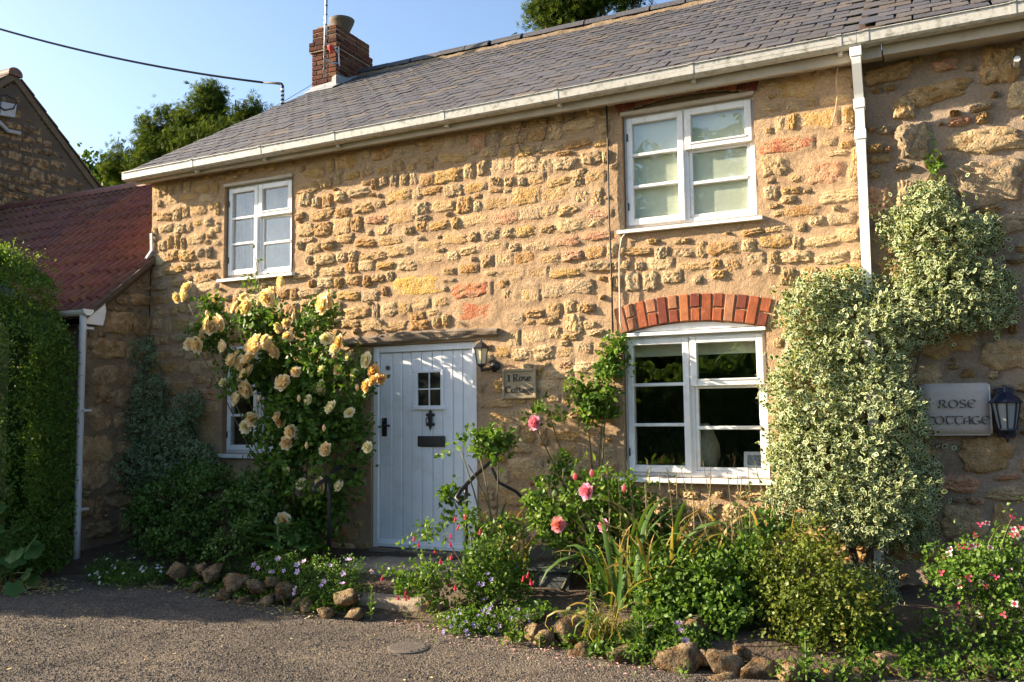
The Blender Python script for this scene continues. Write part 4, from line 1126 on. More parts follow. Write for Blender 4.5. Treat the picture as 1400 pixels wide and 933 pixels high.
for k in range(7):
    put('brick', B_FULL, nb, TRS((0.70 + k * .096, NB + .03, 2.42 + .02 * k - .0016 * k * k), (0, -0.24 + .05 * k, 0)), brick_col(g))

# ------------------------------------------------------------------ the outbuilding under red tiles
AX_ = -8.285
ann = thing('tiled_outbuilding', (-10.2, 0.5, 0), 'low stone outbuilding with red brown clay pantile roof beside the cottage', 'outbuilding')
def an_z(y): return 3.525 + 0.83 * y
# gable face looking along +x
g = rng(61)
xf = Matrix(((0, 1, 0, AX_ + 0.001), (1, 0, 0, 0), (0, 0, 1, 0), (0, 0, 0, 1)))     # (x,y,z)->(y,x,z)
xf = Matrix(((0, -1, 0, AX_), (1, 0, 0, 0), (0, 0, 1, 0), (0, 0, 0, 1)))
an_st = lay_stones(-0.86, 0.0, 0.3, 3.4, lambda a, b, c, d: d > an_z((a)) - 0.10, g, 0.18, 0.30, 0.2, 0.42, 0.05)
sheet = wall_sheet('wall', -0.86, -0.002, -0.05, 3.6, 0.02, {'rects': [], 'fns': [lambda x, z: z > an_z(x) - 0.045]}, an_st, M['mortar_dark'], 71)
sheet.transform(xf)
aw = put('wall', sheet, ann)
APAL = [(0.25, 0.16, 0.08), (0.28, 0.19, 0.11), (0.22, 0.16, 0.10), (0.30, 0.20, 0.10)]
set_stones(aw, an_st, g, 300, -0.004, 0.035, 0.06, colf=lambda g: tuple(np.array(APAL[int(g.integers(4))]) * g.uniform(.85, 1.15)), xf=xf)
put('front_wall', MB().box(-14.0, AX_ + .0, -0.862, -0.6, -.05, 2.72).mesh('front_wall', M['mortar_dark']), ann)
put('rear_wall', MB().box(-14.0, AX_ + .0, 4.4, 4.7, -.05, 2.72).mesh('rear_wall', M['mortar_dark']), ann)
ARY, ARZ = 1.95, an_z(1.95)
aroof = put('roof', MB().prism([(-0.93, an_z(-.93) - .06), (ARY, ARZ - .06), (4.8, ARZ - .06 - 2.37), (4.8, ARZ - .14 - 2.37), (ARY, ARZ - .14), (-.93, an_z(-.93) - .14)], 'x', -14.0, -8.23).mesh('roof', M['eaves_board']), ann)
AP = math.atan(0.83)
TW, TL, TG = 0.30, 0.40, 0.315
def pantile():
    n = 17; V = []; F = []
    for k in range(n):
        t = k / (n - 1); x = (t - 0.5) * (TW + 0.02)
        ph = (t * 2) % 1.0
        z = 0.058 * (0.5 + 0.5 * math.cos((ph - 0.5) * 2 * math.pi)) ** 1.3
        for (y, dz) in ((0, -0.03), (0, 0), (TL, 0)): V.append((x, y, z + dz))
    for k in range(n - 1):
        for j in (0, 1): F.append((k * 3 + j, k * 3 + 3 + j, k * 3 + 4 + j, k * 3 + 1 + j))
    me = bpy.data.meshes.new('roof_tile'); me.from_pydata(V, [], F); me.materials.append(M['clay'])
    return me
PT = pantile(); g = rng(88)
nrow = int(math.hypot(ARY + .93, 0.83 * (ARY + .93)) / TG) + 1
for r in range(nrow):
    s = r * TG - 0.03
    if s + TL > math.hypot(ARY + .93, 0.83 * (ARY + .93)) + .12: break
    y = -0.93 + math.cos(AP) * s; z = an_z(-.93) + math.sin(AP) * s
    for c in range(19):
        x = -8.20 - TW * (c + 0.5)
        col = np.array((0.17, 0.068, 0.042)) * g.uniform(0.88, 1.14) * np.array((1, g.uniform(.9, 1.2), g.uniform(.9, 1.25)))
        put('roof_tile', PT, aroof, TRS((x + g.normal(0, .003), y, z - 0.02 + g.normal(0, .002)), (AP - 0.075 + g.normal(0, .006), g.normal(0, .006), g.normal(0, .004))), col)
put('ridge_tiles', MB().prism([(ARY + .14 * math.cos(a), ARZ - .08 + .12 * math.sin(a)) for a in np.linspace(0, math.pi, 12)], 'x', -14.0, -8.3).mesh('ridge_tiles', M['clay']), aroof).color = (0.16, 0.06, 0.045, 1)
put('verge_edge', MB().prism([(-.95, an_z(-.95) - .075), (0.0, an_z(0) - .075), (0.0, an_z(0) - .012), (-.95, an_z(-.95) - .012)], 'x', -8.229, -8.195).mesh('verge_edge', M['pot_clay']), aroof)
put('lead_soaker', MB().prism([(-.10, an_z(-.1) + .01), (0.0, an_z(0) + .01), (-.012, an_z(0) + .26), (-.03, an_z(0) + .26), (-.02, an_z(0) + .06), (-.10, an_z(-.1) + .03)], 'x', -8.285, -8.245).mesh('lead_soaker', M['lead']), aroof)
put('box_end', MB().prism([(-.93, 2.63), (-.70, 2.63), (-.68, 2.70), (-.665, 2.80), (-.69, 2.92), (-.69, an_z(-.69) - .09), (-.93, an_z(-.93) - .09)], 'x', -8.262, -8.21).mesh('box_end', M['white_paint']), ann)
put('fascia', MB().box(-14.0, -8.263, -.93, -.905, 2.63, 2.70).mesh('fascia', M['white_paint']), ann)
ag = MB(); pr = [(-1.0 + .062 * math.cos(a), 2.765 + .062 * math.sin(a)) for a in np.linspace(math.pi, 2 * math.pi, 10)] + [(-1.0 + .056 * math.cos(a), 2.765 + .056 * math.sin(a)) for a in np.linspace(2 * math.pi, math.pi, 10)]
ag.prism(pr, 'x', -14.0, -8.08)
agut = put('gutter', ag.mesh('gutter', M['pipe']), ann)
put('end_cap', MB().prism([(-1.0 + .066 * math.cos(a), 2.77 + .066 * math.sin(a)) for a in np.linspace(math.pi, 2 * math.pi, 12)], 'x', -8.079, -8.068).mesh('end_cap', M['pipe']), agut)
adp = put('downpipe', MB().tube([(-8.15, -1.0, 2.72), (-8.15, -1.0, 2.62), (-8.17, -.985, 2.5), (-8.172, -.98, 0.5), (-8.172, -.98, 0.12)], .036, 14).mesh('downpipe', M['grey_pipe'], True), ann)
for zz in (2.58, 1.7, .66):
    put('pipe_clip', MB().lathe([(.042, -.02), (.042, .02)], (-8.168, -.985, zz), 14).box(-8.18, -8.15, -.95, -.862, zz - .012, zz + .012).mesh('pipe_clip', M['grey_pipe']), adp)

# ------------------------------------------------------------------ the gabled house far left
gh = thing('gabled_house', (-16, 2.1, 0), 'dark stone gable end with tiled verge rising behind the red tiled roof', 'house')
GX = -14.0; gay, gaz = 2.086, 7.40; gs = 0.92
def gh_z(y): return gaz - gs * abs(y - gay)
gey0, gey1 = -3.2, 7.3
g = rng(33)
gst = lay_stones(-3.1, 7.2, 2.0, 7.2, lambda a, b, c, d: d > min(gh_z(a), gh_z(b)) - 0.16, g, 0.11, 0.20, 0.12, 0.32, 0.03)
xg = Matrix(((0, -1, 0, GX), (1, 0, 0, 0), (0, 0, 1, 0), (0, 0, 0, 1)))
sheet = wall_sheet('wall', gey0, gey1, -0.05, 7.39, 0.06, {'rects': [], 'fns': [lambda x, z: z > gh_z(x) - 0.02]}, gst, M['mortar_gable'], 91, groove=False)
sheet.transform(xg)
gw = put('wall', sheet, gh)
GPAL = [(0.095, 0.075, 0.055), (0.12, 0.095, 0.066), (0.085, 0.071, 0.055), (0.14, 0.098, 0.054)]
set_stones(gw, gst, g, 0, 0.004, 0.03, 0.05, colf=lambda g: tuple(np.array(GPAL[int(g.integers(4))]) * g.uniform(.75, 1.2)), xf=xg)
groof = put('roof', MB().prism([(gey0 - .15, gh_z(gey0 - .15)), (gay, gaz), (gey1 + .15, gh_z(gey1 + .15)), (gey1 + .15, gh_z(gey1 + .15) + .14), (gay, gaz + .14), (gey0 - .15, gh_z(gey0 - .15) + .14)], 'x', -20.5, GX + .03).mesh('roof', M['pot_clay']), gh)
for sgn in (-1, 1):
    for k in range(22):
        y0 = gay + sgn * (.12 + k * .235); y1 = y0 + sgn * .25
        if abs(y1 - gay) > 5.3: break
        zz0, zz1 = gh_z(y0) + .14, gh_z(y1) + .14
        put('verge_tile', MB().prism([(y0, zz0 + .004), (y1, zz1 + .03), (y1, zz1 + .055), (y0, zz0 + .03)], 'x', -15.5, GX + .06).mesh('verge_tile', M['pot_clay']), groof)
put('ridge_cap', MB().prism([(gay + .13 * math.cos(a), gaz + .10 + .11 * math.sin(a)) for a in np.linspace(-.3, math.pi + .3, 14)], 'x', -20.5, GX + .07).mesh('ridge_cap', M['clay']), groof).color = (0.13, 0.075, 0.055, 1)
put('side_wall', MB().box(-20.4, GX - .02, gey0, gey0 + .3, -.05, 2.5).box(-20.4, GX - .02, gey1 - .3, gey1, -.05, 2.5).mesh('side_wall', M['mortar_dark']), gh)
gl = thing('gable_floodlight', (-13.9, 1.95, 6.6), 'small floodlight with looped cable fixed under the far gable peak', 'lamp')
put('lamp_head', MB().prism([(1.80, 6.68), (2.06, 6.72), (2.08, 6.95), (1.82, 6.92)], 'x', GX + .03, GX + .13).mesh('lamp_head', M['lead']), gl)
put('cable_loop', MB().tube([(GX + .1, 1.7, 6.98), (GX + .15, 1.9, 7.05), (GX + .13, 2.08, 7.0), (GX + .14, 2.02, 6.86), (GX + .15, 1.86, 6.78), (GX + .1, 1.7, 6.85)], .014, 6).mesh('cable_loop', M['cable_black']), gl)
put('pipe_elbow', MB().tube([(GX + .07, 1.78, 6.60), (GX + .07, 1.98, 6.47), (GX + .07, 2.2, 6.49)], .035, 8).mesh('pipe_elbow', M['lead']), gl)

# ------------------------------------------------------------------ plant kit
def unit(a):
    return a / np.maximum(1e-9, np.linalg.norm(a, axis=-1, keepdims=True))
LEAF = (np.array([(0, 0, 0), (0, .5, -.06), (0, 1, -.16), (-.30, .42, .05), (.30, .42, .05)], float), np.array([(0, 4, 1), (1, 4, 2), (0, 1, 3), (1, 2, 3)]), np.array([1, 0, 1, 1, 1.]))
LEAF_R = (np.array([(0, 0, 0), (0, .5, -.05), (0, 1, -.16), (-.33, .48, .05), (.33, .48, .05), (-.2, .15, .02), (.2, .15, .02), (-.19, .80, -.03), (.19, .80, -.03)], float), np.array([(0, 6, 1), (6, 4, 1), (4, 8, 1), (8, 2, 1), (2, 7, 1), (7, 3, 1), (3, 5, 1), (5, 0, 1)]), np.array([1, 0, 1, 1, 1, 1, 1, 1, 1.]))
def _spray():
    V = []; F = []
    for a, l in ((-0.75, .7), (-.3, .95), (.1, 1.0), (.5, .85), (.9, .6)):
        c, s = math.cos(a), math.sin(a); o = len(V)
        for (x, y, z) in ((0, 0, 0), (-.055, l * .55, .03), (0, l, -.08), (.055, l * .5, -.02)):
            V.append((x * c + y * s, -x * s + y * c, z + .06 * a))
        F += [(o, o + 3, o + 1), (o + 3, o + 2, o + 1)]
    return (np.array(V), np.array(F), np.ones(len(V)))
SPRAY = _spray()

def leaf_cloud(P, D, N, S, tm, g, tint, width=1.0):
    T, F0, E = tm
    D = unit(D); X = unit(np.cross(D, N)); Z = np.cross(X, D)
    S = np.asarray(S)[:, None, None]
    W = g.uniform(0.8, 1.2, (len(P), 1, 1)) * width
    V = P[:, None, :] + S * (T[None, :, 0:1] * X[:, None, :] * W + T[None, :, 1:2] * D[:, None, :] + T[None, :, 2:3] * Z[:, None, :] * g.uniform(-.6, 1.8, (len(P), 1, 1)))
    F = (F0[None] + (np.arange(len(P)) * len(T))[:, None, None]).reshape(-1, 3)
    return V.reshape(-1, 3), F, {'tint': np.repeat(np.clip(tint, 0, 1), len(T)), 'edge': np.tile(E, len(P))}

def sample_lobes(lobes, n, g, shell=0.5):
    """points in a union of ellipsoids, denser towards their skins; returns points and outward directions"""
    vol = np.array([l[1][0] * l[1][1] * l[1][2] for l in lobes]) ** (2 / 3)
    k = g.choice(len(lobes), n, p=vol / vol.sum())
    C = np.array([l[0] for l in lobes], float)[k]; Rr = np.array([l[1] for l in lobes], float)[k]
    d = unit(g.normal(size=(n, 3)))
    r = 1 - shell * g.random(n) ** 1.3
    r *= 1 + 0.16 * fbm(d * 2.2 + C * 3.1, 5, 3)
    return C + d * Rr * r[:, None], unit(d / Rr)

def foliage(lobes, nclus, per, size, tm, seed, spread=0.05, gate=0.0, gf=4.0, up=0.35, shell=0.5, tintp=(2, 2), width=1.0, keep=None, jag=0.0, smin=0.65):
    g = rng(seed)
    C, O = sample_lobes(lobes, nclus, g, shell)
    m = fbm(C * gf, seed, 3) > gate - 1 + 0.0 if gate == 0 else fbm(C * gf, seed, 3) > gate - 0.35
    if keep is not None: m &= keep(C)
    C, O = C[m], O[m]; n = len(C)
    tc = g.beta(*tintp, n)
    Cr = np.repeat(C, per, 0); Or = np.repeat(O, per, 0); N_ = n * per
    twig = unit(O + g.normal(0, .45, (n, 3)) + np.array((0, 0, up)))
    t = g.random(N_)
    P = Cr + np.repeat(twig, per, 0) * (t * spread * (1.2 + jag))[:, None] + g.normal(0, spread * .38, (N_, 3))
    D = unit(np.repeat(twig, per, 0) * .55 + g.normal(0, .75, (N_, 3)))
    N = unit(Or * .6 + np.array((-.28, -.22, .45)) + g.normal(0, .45, (N_, 3)))
    S = size * g.uniform(smin, 1.2, N_)
    tint = np.repeat(tc, per) * .6 + .4 * g.random(N_)
    return leaf_cloud(P, D, N, S, tm, g, tint, width)

def join(parts):
    V = []; F = []; A = {}; o = 0
    for v, f, a in parts:
        V.append(v); F.append(f + o); o += len(v)
        for k, x in a.items(): A.setdefault(k, []).append(x)
    return np.concatenate(V), np.concatenate(F), {k: np.concatenate(x) for k, x in A.items()}

def add_foliage(parent, parts, mat, name='foliage'):
    V, F, A = join(parts) if isinstance(parts, list) else parts
    return put(name, mesh_np(name, V, F, mat, A), parent)

def branchy(parent, root, tips, mat, r0=0.014, r1=0.004, seed=1, name='stem', sag=0.0, joined=False):
    """curved stems from the root to each tip"""
    g = rng(seed); mb = MB(); root = Vector(root)
    for tp in tips:
        tp = Vector(tp); mid = root.lerp(tp, .5) + Vector(g.normal(0, .06, 3)) + Vector((0, 0, .06 + sag))
        r = root + Vector((g.normal(0, .04), g.normal(0, .03), 0))
        pts = [(r * (1 - t) ** 2 + mid * 2 * t * (1 - t) + tp * t * t) for t in np.linspace(0, 1, 8)]
        mb.tube(pts, list(np.linspace(r0, r1, 8)), 5)
    o = put(name, mb.mesh(name, mat, True), parent)
    return o

def rose_mesh(name, mat, seed, openness=1.0, rings=5):
    """cupped double rose, radius about 1, looking along +z"""
    g = rng(seed); V = []; F = []; T = []
    for k in range(rings):
        q = k / (rings - 1)                      # 0 heart, 1 outer
        n = 4 + int(q * 4); ln = 0.62 + 0.40 * q
        lean = (-0.28 + 1.42 * q * openness)
        for j in range(n):
            a = 2 * math.pi * (j + 0.5 * (k % 2)) / n + g.normal(0, .12)
            ca, sa = math.cos(a), math.sin(a); w = (0.26 + 0.42 * q) * g.uniform(.85, 1.15)
            o = len(V); le = lean + g.normal(0, .10); L = ln * g.uniform(.88, 1.1)
            for i, t in enumerate((0, .4, .75, 1.0)):
                for jj, s in enumerate((-1, -.35, .35, 1)):
                    ww = w * (0.35 + 1.0 * math.sin(min(1, t * 1.05) * 2.2)) * s
                    th = le * (0.35 + 0.9 * t * t) - 0.35 * (1 - q) * t
                    rr = 0.10 + 0.14 * q + L * math.sin(min(2.3, le)) * t * .8 - 0.10 * q * max(0, t - .7)
                    zz = L * math.cos(le * .9) * t - (0.18 * q * t ** 3 * openness) - 0.10 * q
                    cup = -0.16 * abs(s) ** 2 * t
                    rr -= abs(s) ** 2 * 0.12 * (1 - t * .4)
                    x, y = rr, ww
                    V.append((x * ca - y * sa, x * sa + y * ca, zz - cup + g.normal(0, .02)))
                    T.append(min(1, max(0, 0.28 + 0.65 * q * (0.45 + .55 * t) + g.normal(0, .05))))
            for i in range(3):
                for jj in range(3):
                    F.append((o + i * 4 + jj, o + i * 4 + jj + 1, o + i * 4 + jj + 5, o + i * 4 + jj + 4))
    V = np.array(V); V[:, 2] -= V[:, 2].mean()
    return mesh_np(name, V / 1.0, np.array(F), mat, {'tint': np.array(T), 'edge': np.zeros(len(V))}, smooth=True)

def face_M(p, d, s, g=None, roll=None):
    d = Vector(d).normalized(); q = d.to_track_quat('Z', 'Y')
    return Matrix.LocRotScale(Vector(p), q @ Euler((0, 0, roll if roll is not None else float(g.uniform(0, 6.28)))).to_quaternion(), Vector((s, s, s)))

def blade_mesh(name, L, w, bend, mat, tint0, tint1, g, fold=0.25, n=9, twist=0.0, dry=0.0):
    """a sword leaf rising along +z, leaning towards +x"""
    V = []; F = []; T = []
    x = z = 0.0; a = 0.04
    for k in range(n):
        t = k / (n - 1)
        ww = w * (0.75 + 0.6 * t) * (1 - t) ** 0.55 if t < 1 else 0.0005
        tw = twist * t
        for s in (-1, 0, 1):
            V.append((x + (abs(s)) * ww * fold * math.cos(a), s * ww * math.cos(tw), z - abs(s) * ww * fold * math.sin(a) + s * ww * math.sin(tw)))
            T.append(min(1, tint0 + (tint1 - tint0) * t ** 1.6))
        if k < n - 1:
            st = L / (n - 1); a += bend / (n - 1) * (0.4 + 1.6 * t); x += math.sin(a) * st; z += math.cos(a) * st
    for k in range(n - 1):
        for s in (0, 1): F.append((k * 3 + s, k * 3 + s + 1, k * 3 + s + 4, k * 3 + s + 3))
    return mesh_np(name, np.array(V), np.array(F), mat, {'tint': np.array(T), 'edge': np.zeros(len(V))}, smooth=True)

def flower5(name, mat, petals=5, cup=0.3, wide=0.5, tint=(0.2, 1.0)):
    V = []; F = []; T = []
    for j in range(petals):
        a = 2 * math.pi * j / petals; ca, sa = math.cos(a), math.sin(a); o = len(V)
        for (x, y, z, t) in ((0.05, 0, 0, 0), (.55, -wide * .6, cup * .5, .6), (.6, 0, cup * .35, .5), (.55, wide * .6, cup * .5, .6), (1, -wide * .35, cup, 1), (1.05, 0, cup * .9, 1), (1, wide * .35, cup, 1)):
            V.append((x * ca - y * sa, x * sa + y * ca, z)); T.append(tint[0] + (tint[1] - tint[0]) * t)
        F += [(o, o + 1, o + 2), (o, o + 2, o + 3), (o + 1, o + 4, o + 5), (o + 1, o + 5, o + 2), (o + 2, o + 5, o + 6), (o + 2, o + 6, o + 3)]
    return mesh_np(name, np.array(V), np.array(F), mat, {'tint': np.array(T), 'edge': np.zeros(len(V))})

def fuchsia_mesh(name, mat):
    mb = MB()
    mb.lathe([(0.03, 1.0), (0.11, .9), (.13, .6), (.16, .45), (.02, .35)], (0, 0, -1), 8, False)
    V = np.array(mb.v); F = [list(f) for f in mb.f]
    V = V.tolist(); T = [0.4] * len(V)
    for j in range(4):
        a = math.pi / 2 * j; ca, sa = math.cos(a), math.sin(a); o = len(V)
        for (x, y, z) in ((.1, 0, -.55), (.34, -.13, -.72), (.36, .13, -.72), (.62, 0, -.62)): V.append((x * ca - y * sa, x * sa + y * ca, z)); T.append(.9)
        F += [[o, o + 1, o + 3, o + 2]]
    o = len(V)
    for k in range(8):
        a = math.pi / 4 * k; V.append((.16 * math.cos(a), .16 * math.sin(a), -.6)); V.append((.20 * math.cos(a), .20 * math.sin(a), -1.0)); T += [.1, .2]
    for k in range(8):
        F.append([o + 2 * k, o + (2 * k + 2) % 16, o + (2 * k + 3) % 16, o + 2 * k + 1])
    me = bpy.data.meshes.new(name); me.from_pydata(V, [], F); me.materials.append(mat)
    at = me.attributes.new('tint', 'FLOAT', 'POINT'); at.data.foreach_set('value', np.array(T, np.float32))
    return me

# ------------------------------------------------------------------ plants
def E_(p, r, ry=None, rz=None):
    return (tuple(p), (r, ry or r, rz or r))
# ---- yellow climbing rose by the door
g = rng(200)
yr = thing('yellow_rose_bush', (-5.75, -0.45, 0.25), 'big climbing rose with apricot yellow blooms beside the white door', 'rose bush')
lob = [E_((-6.216, -0.450, 2.584), .30, .22, .22), E_((-5.699, -0.500, 2.369), .52, .36, .42), E_((-5.163, -0.500, 1.955), .36, .30, .36), E_((-5.465, -0.500, 1.464), .45, .34, .46), E_((-5.373, -0.500, 1.043), .42, .34, .45), E_((-6.257, -0.500, 1.984), .36, .28, .36), E_((-5.826, -0.450, 1.754), .4, .3, .5), E_((-6.818, -0.500, 2.768), .14, .1, .10), E_((-5.545, -0.500, 0.583), .38, .3, .35), E_((-6.762, -0.550, 2.437), .28, .2, .16), E_((-5.431, -0.500, 2.645), .14, .14, .14), E_((-5.111, -0.450, 1.533), .2, .2, .35), E_((-5.734, -0.550, 1.110), .3, .25, .4), E_((-6.011, -0.500, 1.392), .22, .2, .3)]
add_foliage(yr, foliage(lob, 3300, 6, 0.062, LEAF_R, 201, 0.075, gate=0.28, gf=4.5, shell=0.8, tintp=(1.8, 1.7), width=1.0), M['leaf_rose'])
BL = [(-6.96, -0.80, 2.97), (-6.94, -0.80, 2.84), (-7.03, -0.80, 2.89), (-6.30, -0.80, 2.73), (-6.21, -0.80, 2.79), (-6.16, -0.80, 2.71), (-5.85, -0.80, 2.83), (-5.72, -0.80, 2.90), (-5.81, -0.80, 2.77), (-5.21, -0.80, 2.70), (-5.12, -0.80, 2.62), (-5.14, -0.80, 2.71), (-6.52, -0.80, 2.51), (-6.46, -0.80, 2.55), (-6.58, -0.80, 2.55), (-6.78, -0.80, 2.49), (-6.88, -0.80, 2.38), (-6.75, -0.80, 2.35), (-6.79, -0.80, 2.42), (-5.71, -0.80, 2.48), (-5.60, -0.80, 2.38), (-5.68, -0.80, 2.52), (-5.99, -0.80, 2.35), (-6.10, -0.80, 2.29), (-5.93, -0.80, 2.27), (-5.80, -0.80, 2.35), (-5.78, -0.80, 2.24), (-6.02, -0.80, 2.20), (-5.89, -0.80, 2.33), (-6.31, -0.80, 2.23), (-6.24, -0.80, 2.18), (-6.34, -0.80, 2.30), (-6.12, -0.80, 2.09), (-6.07, -0.80, 2.03), (-6.16, -0.80, 2.13), (-5.47, -0.80, 2.02), (-5.60, -0.80, 1.93), (-6.25, -0.80, 1.81), (-6.14, -0.80, 1.88), (-5.74, -0.80, 1.62), (-6.07, -0.80, 1.59), (-5.48, -0.80, 1.46), (-5.58, -0.80, 1.36), (-5.26, -0.80, 0.97), (-5.08, -0.80, 1.29), (-5.58, -0.80, 0.64), (-6.05, -0.80, 2.06), (-5.05, -0.80, 2.04)]
BC = [(-6.43, -0.78, 1.96), (-6.28, -0.78, 2.00), (-5.20, -0.78, 2.04), (-5.24, -0.78, 1.89), (-5.30, -0.78, 1.76), (-5.06, -0.78, 1.72), (-4.90, -0.78, 1.66), (-5.03, -0.78, 2.23), (-4.76, -0.78, 2.13), (-4.88, -0.78, 2.00), (-6.17, -0.78, 1.52), (-5.55, -0.78, 1.46), (-5.59, -0.78, 1.08), (-5.00, -0.78, 0.98), (-4.63, -0.78, 1.33), (-5.44, -0.78, 0.97), (-4.95, -0.78, 2.16), (-5.14, -0.78, 2.34)]
BF = [(-4.56, -0.78, 1.96), (-4.65, -0.78, 2.01), (-4.60, -0.78, 1.93), (-4.63, -0.78, 1.89), (-4.99, -0.78, 2.32), (-5.76, -0.78, 1.56)]
RM = {'y': [rose_mesh('bloom', M['petal_yellow'], s, o, r) for s, o, r in ((1, 1.0, 6), (2, .7, 5), (3, 1.15, 6), (21, .85, 7), (22, 1.25, 5))], 'c': [rose_mesh('bloom', M['petal_cream'], s, o) for s, o in ((4, 1.2), (5, 1.0))], 'f': [rose_mesh('bloom', M['petal_faded'], s, o) for s, o in ((6, 1.35), (7, 1.25))]}
for kind, pts in (('y', BL), ('c', BC), ('f', BF)):
    for p in pts:
        p = Vector(p) + Vector((g.normal(0, .01), g.uniform(-.06, .14), g.normal(0, .01)))
        d = (g.normal(-0.25, .4), -1.0, g.normal(.25, .35))
        s = {'y': .076, 'c': .062, 'f': .058}[kind] * g.uniform(.62, 1.12)
        put('bloom', RM[kind][int(g.integers(len(RM[kind])))], yr, face_M(p, d, s, g) @ Matrix.Diagonal((g.uniform(.85, 1.1), g.uniform(.85, 1.1), g.uniform(.7, 1.35), 1)))
branchy(yr, (-5.7, -.35, .22), [(-6.51, -0.50, 2.71), (-5.94, -0.50, 2.86), (-5.39, -0.50, 2.64), (-5.03, -0.50, 2.09), (-6.12, -0.50, 2.13), (-6.71, -0.50, 2.53), (-5.47, -0.50, 1.68), (-5.64, -0.50, 1.11), (-5.12, -0.50, 1.39)] + [(-7.03, -0.70, 2.91), (-6.90, -0.70, 2.46), (-6.06, -0.70, 3.21)], M['stem'], .009, .004, 203)
tip = [(-6.36, -0.62, 2.9 + .08 * k) for k in range(7)]
add_foliage(yr, foliage([E_((-6.149, -0.600, 3.238), .05, .05, .09), E_((-6.183, -0.600, 2.979), .10, .08, .12)], 16, 3, .05, LEAF_R, 207, .05, shell=.9), M['leaf_light'], 'top_shoot')
put('bud', MB().lathe([(.004, -.02), (.014, -.005), (.012, .008), (.002, .022)], (-6.152, -0.620, 3.332), 7).mesh('bud', M['stem_green']), yr)

for p in [(-6.60, -0.80, 2.66), (-5.93, -0.80, 2.72), (-5.54, -0.80, 2.57), (-5.32, -0.80, 2.43), (-5.08, -0.80, 2.16), (-6.42, -0.80, 2.31), (-5.40, -0.80, 1.78), (-5.94, -0.80, 1.79), (-4.81, -0.80, 1.87), (-5.14, -0.80, 1.50), (-5.74, -0.80, 1.96), (-5.31, -0.80, 1.34)]:
    put('bud', MB().lathe([(.004, -.035), (.016, -.012), (.018, .005), (.010, .025), (.002, .036)], Vector(p) + Vector((0, g.uniform(-.05, .1), 0)), 8).mesh('bud', M['petal_bud'], True), yr)
# ---- pink climber between door and window
pc = thing('pink_climbing_rose', (-2.72, -0.1, 0.25), 'sparse climbing rose with one pink bloom between name sign and window', 'climbing rose')
lob = [E_((-2.555, -0.140, 2.024), .12, .08, .17), E_((-2.777, -0.160, 1.773), .24, .1, .13), E_((-3.005, -0.200, 1.700), .18, .1, .11), E_((-2.652, -0.140, 1.580), .15, .1, .18), E_((-3.218, -0.250, 1.612), .11, .08, .045), E_((-2.511, -0.120, 2.184), .06, .06, .08)]
add_foliage(pc, foliage(lob, 560, 5, 0.052, LEAF_R, 211, 0.06, gate=0.12, gf=4, shell=.95, tintp=(2, 1.6)), M['leaf_light'])
branchy(pc, (-2.72, -.06, .3), [(-2.53, -0.12, 2.15), (-2.79, -0.12, 1.74), (-3.18, -0.12, 1.72), (-3.35, -0.12, 1.64), (-2.62, -0.12, 1.64)], M['stem'], .012, .004, 212)
RP = [rose_mesh('bloom', M['petal_pink'], 11, 1.0, 6), rose_mesh('bloom', M['petal_coral'], 12, 1.1, 6)]
g = rng(213)
put('bloom', RP[0], pc, face_M((-3.192, -0.340, 1.535), (-.2, -1, -.1), .056, g))

# ---- pink rose shrub in the bed
ps = thing('pink_rose_shrub', (-2.75, -0.75, 0.25), 'leafy rose shrub with three bright pink blooms below the window corner', 'rose bush')
lob = [E_((-2.821, -0.750, 0.876), .22, .2, .22), E_((-2.504, -0.750, 0.945), .26, .2, .2), E_((-2.276, -0.700, 0.947), .22, .18, .18), E_((-2.826, -0.750, 0.583), .16, .16, .16), E_((-2.448, -0.750, 0.631), .24, .2, .2), E_((-2.814, -0.600, 1.162), .12, .1, .12), E_((-2.224, -0.700, 0.608), .16, .16, .25)]
add_foliage(ps, foliage(lob, 620, 5, 0.056, LEAF_R, 221, 0.065, gate=0.2, gf=4, shell=.8, tintp=(2, 1.6)), M['leaf_light'])
branchy(ps, (-2.75, -.7, .2), [(-2.56, -0.75, 0.99), (-2.80, -0.75, 0.72), (-2.42, -0.75, 0.72), (-2.75, -0.75, 1.17), (-2.26, -0.75, 0.98)], M['stem'], .012, .004, 222)
for (p, k, s) in (((-2.463, -1.000, 1.013), 0, .056), ((-2.690, -1.020, 0.755), 1, .055), ((-2.325, -1.000, 0.758), 0, .046)):
    put('bloom', RP[k], ps, face_M(p, (g.normal(-.1, .2), -1, .2), s, g))
for p in [(-2.57, -0.95, 1.12), (-2.43, -0.95, 1.15), (-2.17, -0.95, 1.04)]:
    put('bud', MB().lathe([(.004, -.03), (.018, -.01), (.016, .012), (.003, .03)], p, 7).mesh('bud', M['petal_coral']), ps)

# ---- leafy rose over the right handrail
hr = thing('handrail_rose', (-3.45, -0.75, 0.3), 'small leafy bush growing over the handrail right of the door', 'bush')
lob = [E_((-3.522, -0.750, 1.313), .22, .18, .14), E_((-3.736, -0.750, 1.343), .16, .12, .09), E_((-3.373, -0.700, 1.374), .13, .12, .1), E_((-3.594, -0.750, 1.207), .16, .14, .1), E_((-3.789, -0.750, 0.905), .09, .08, .09), E_((-3.841, -0.700, 0.698), .08, .08, .03)]
add_foliage(hr, foliage(lob, 300, 5, 0.058, LEAF_R, 231, 0.06, gate=0.1, gf=4, shell=.8, tintp=(2, 1.7)), M['leaf_light'])
branchy(hr, (-3.4, -.7, .25), [(-3.54, -0.72, 1.28), (-3.73, -0.72, 1.33), (-3.36, -0.72, 1.36), (-3.65, -0.72, 1.19), (-3.81, -0.72, 0.90)], M['stem'], .010, .004, 232)

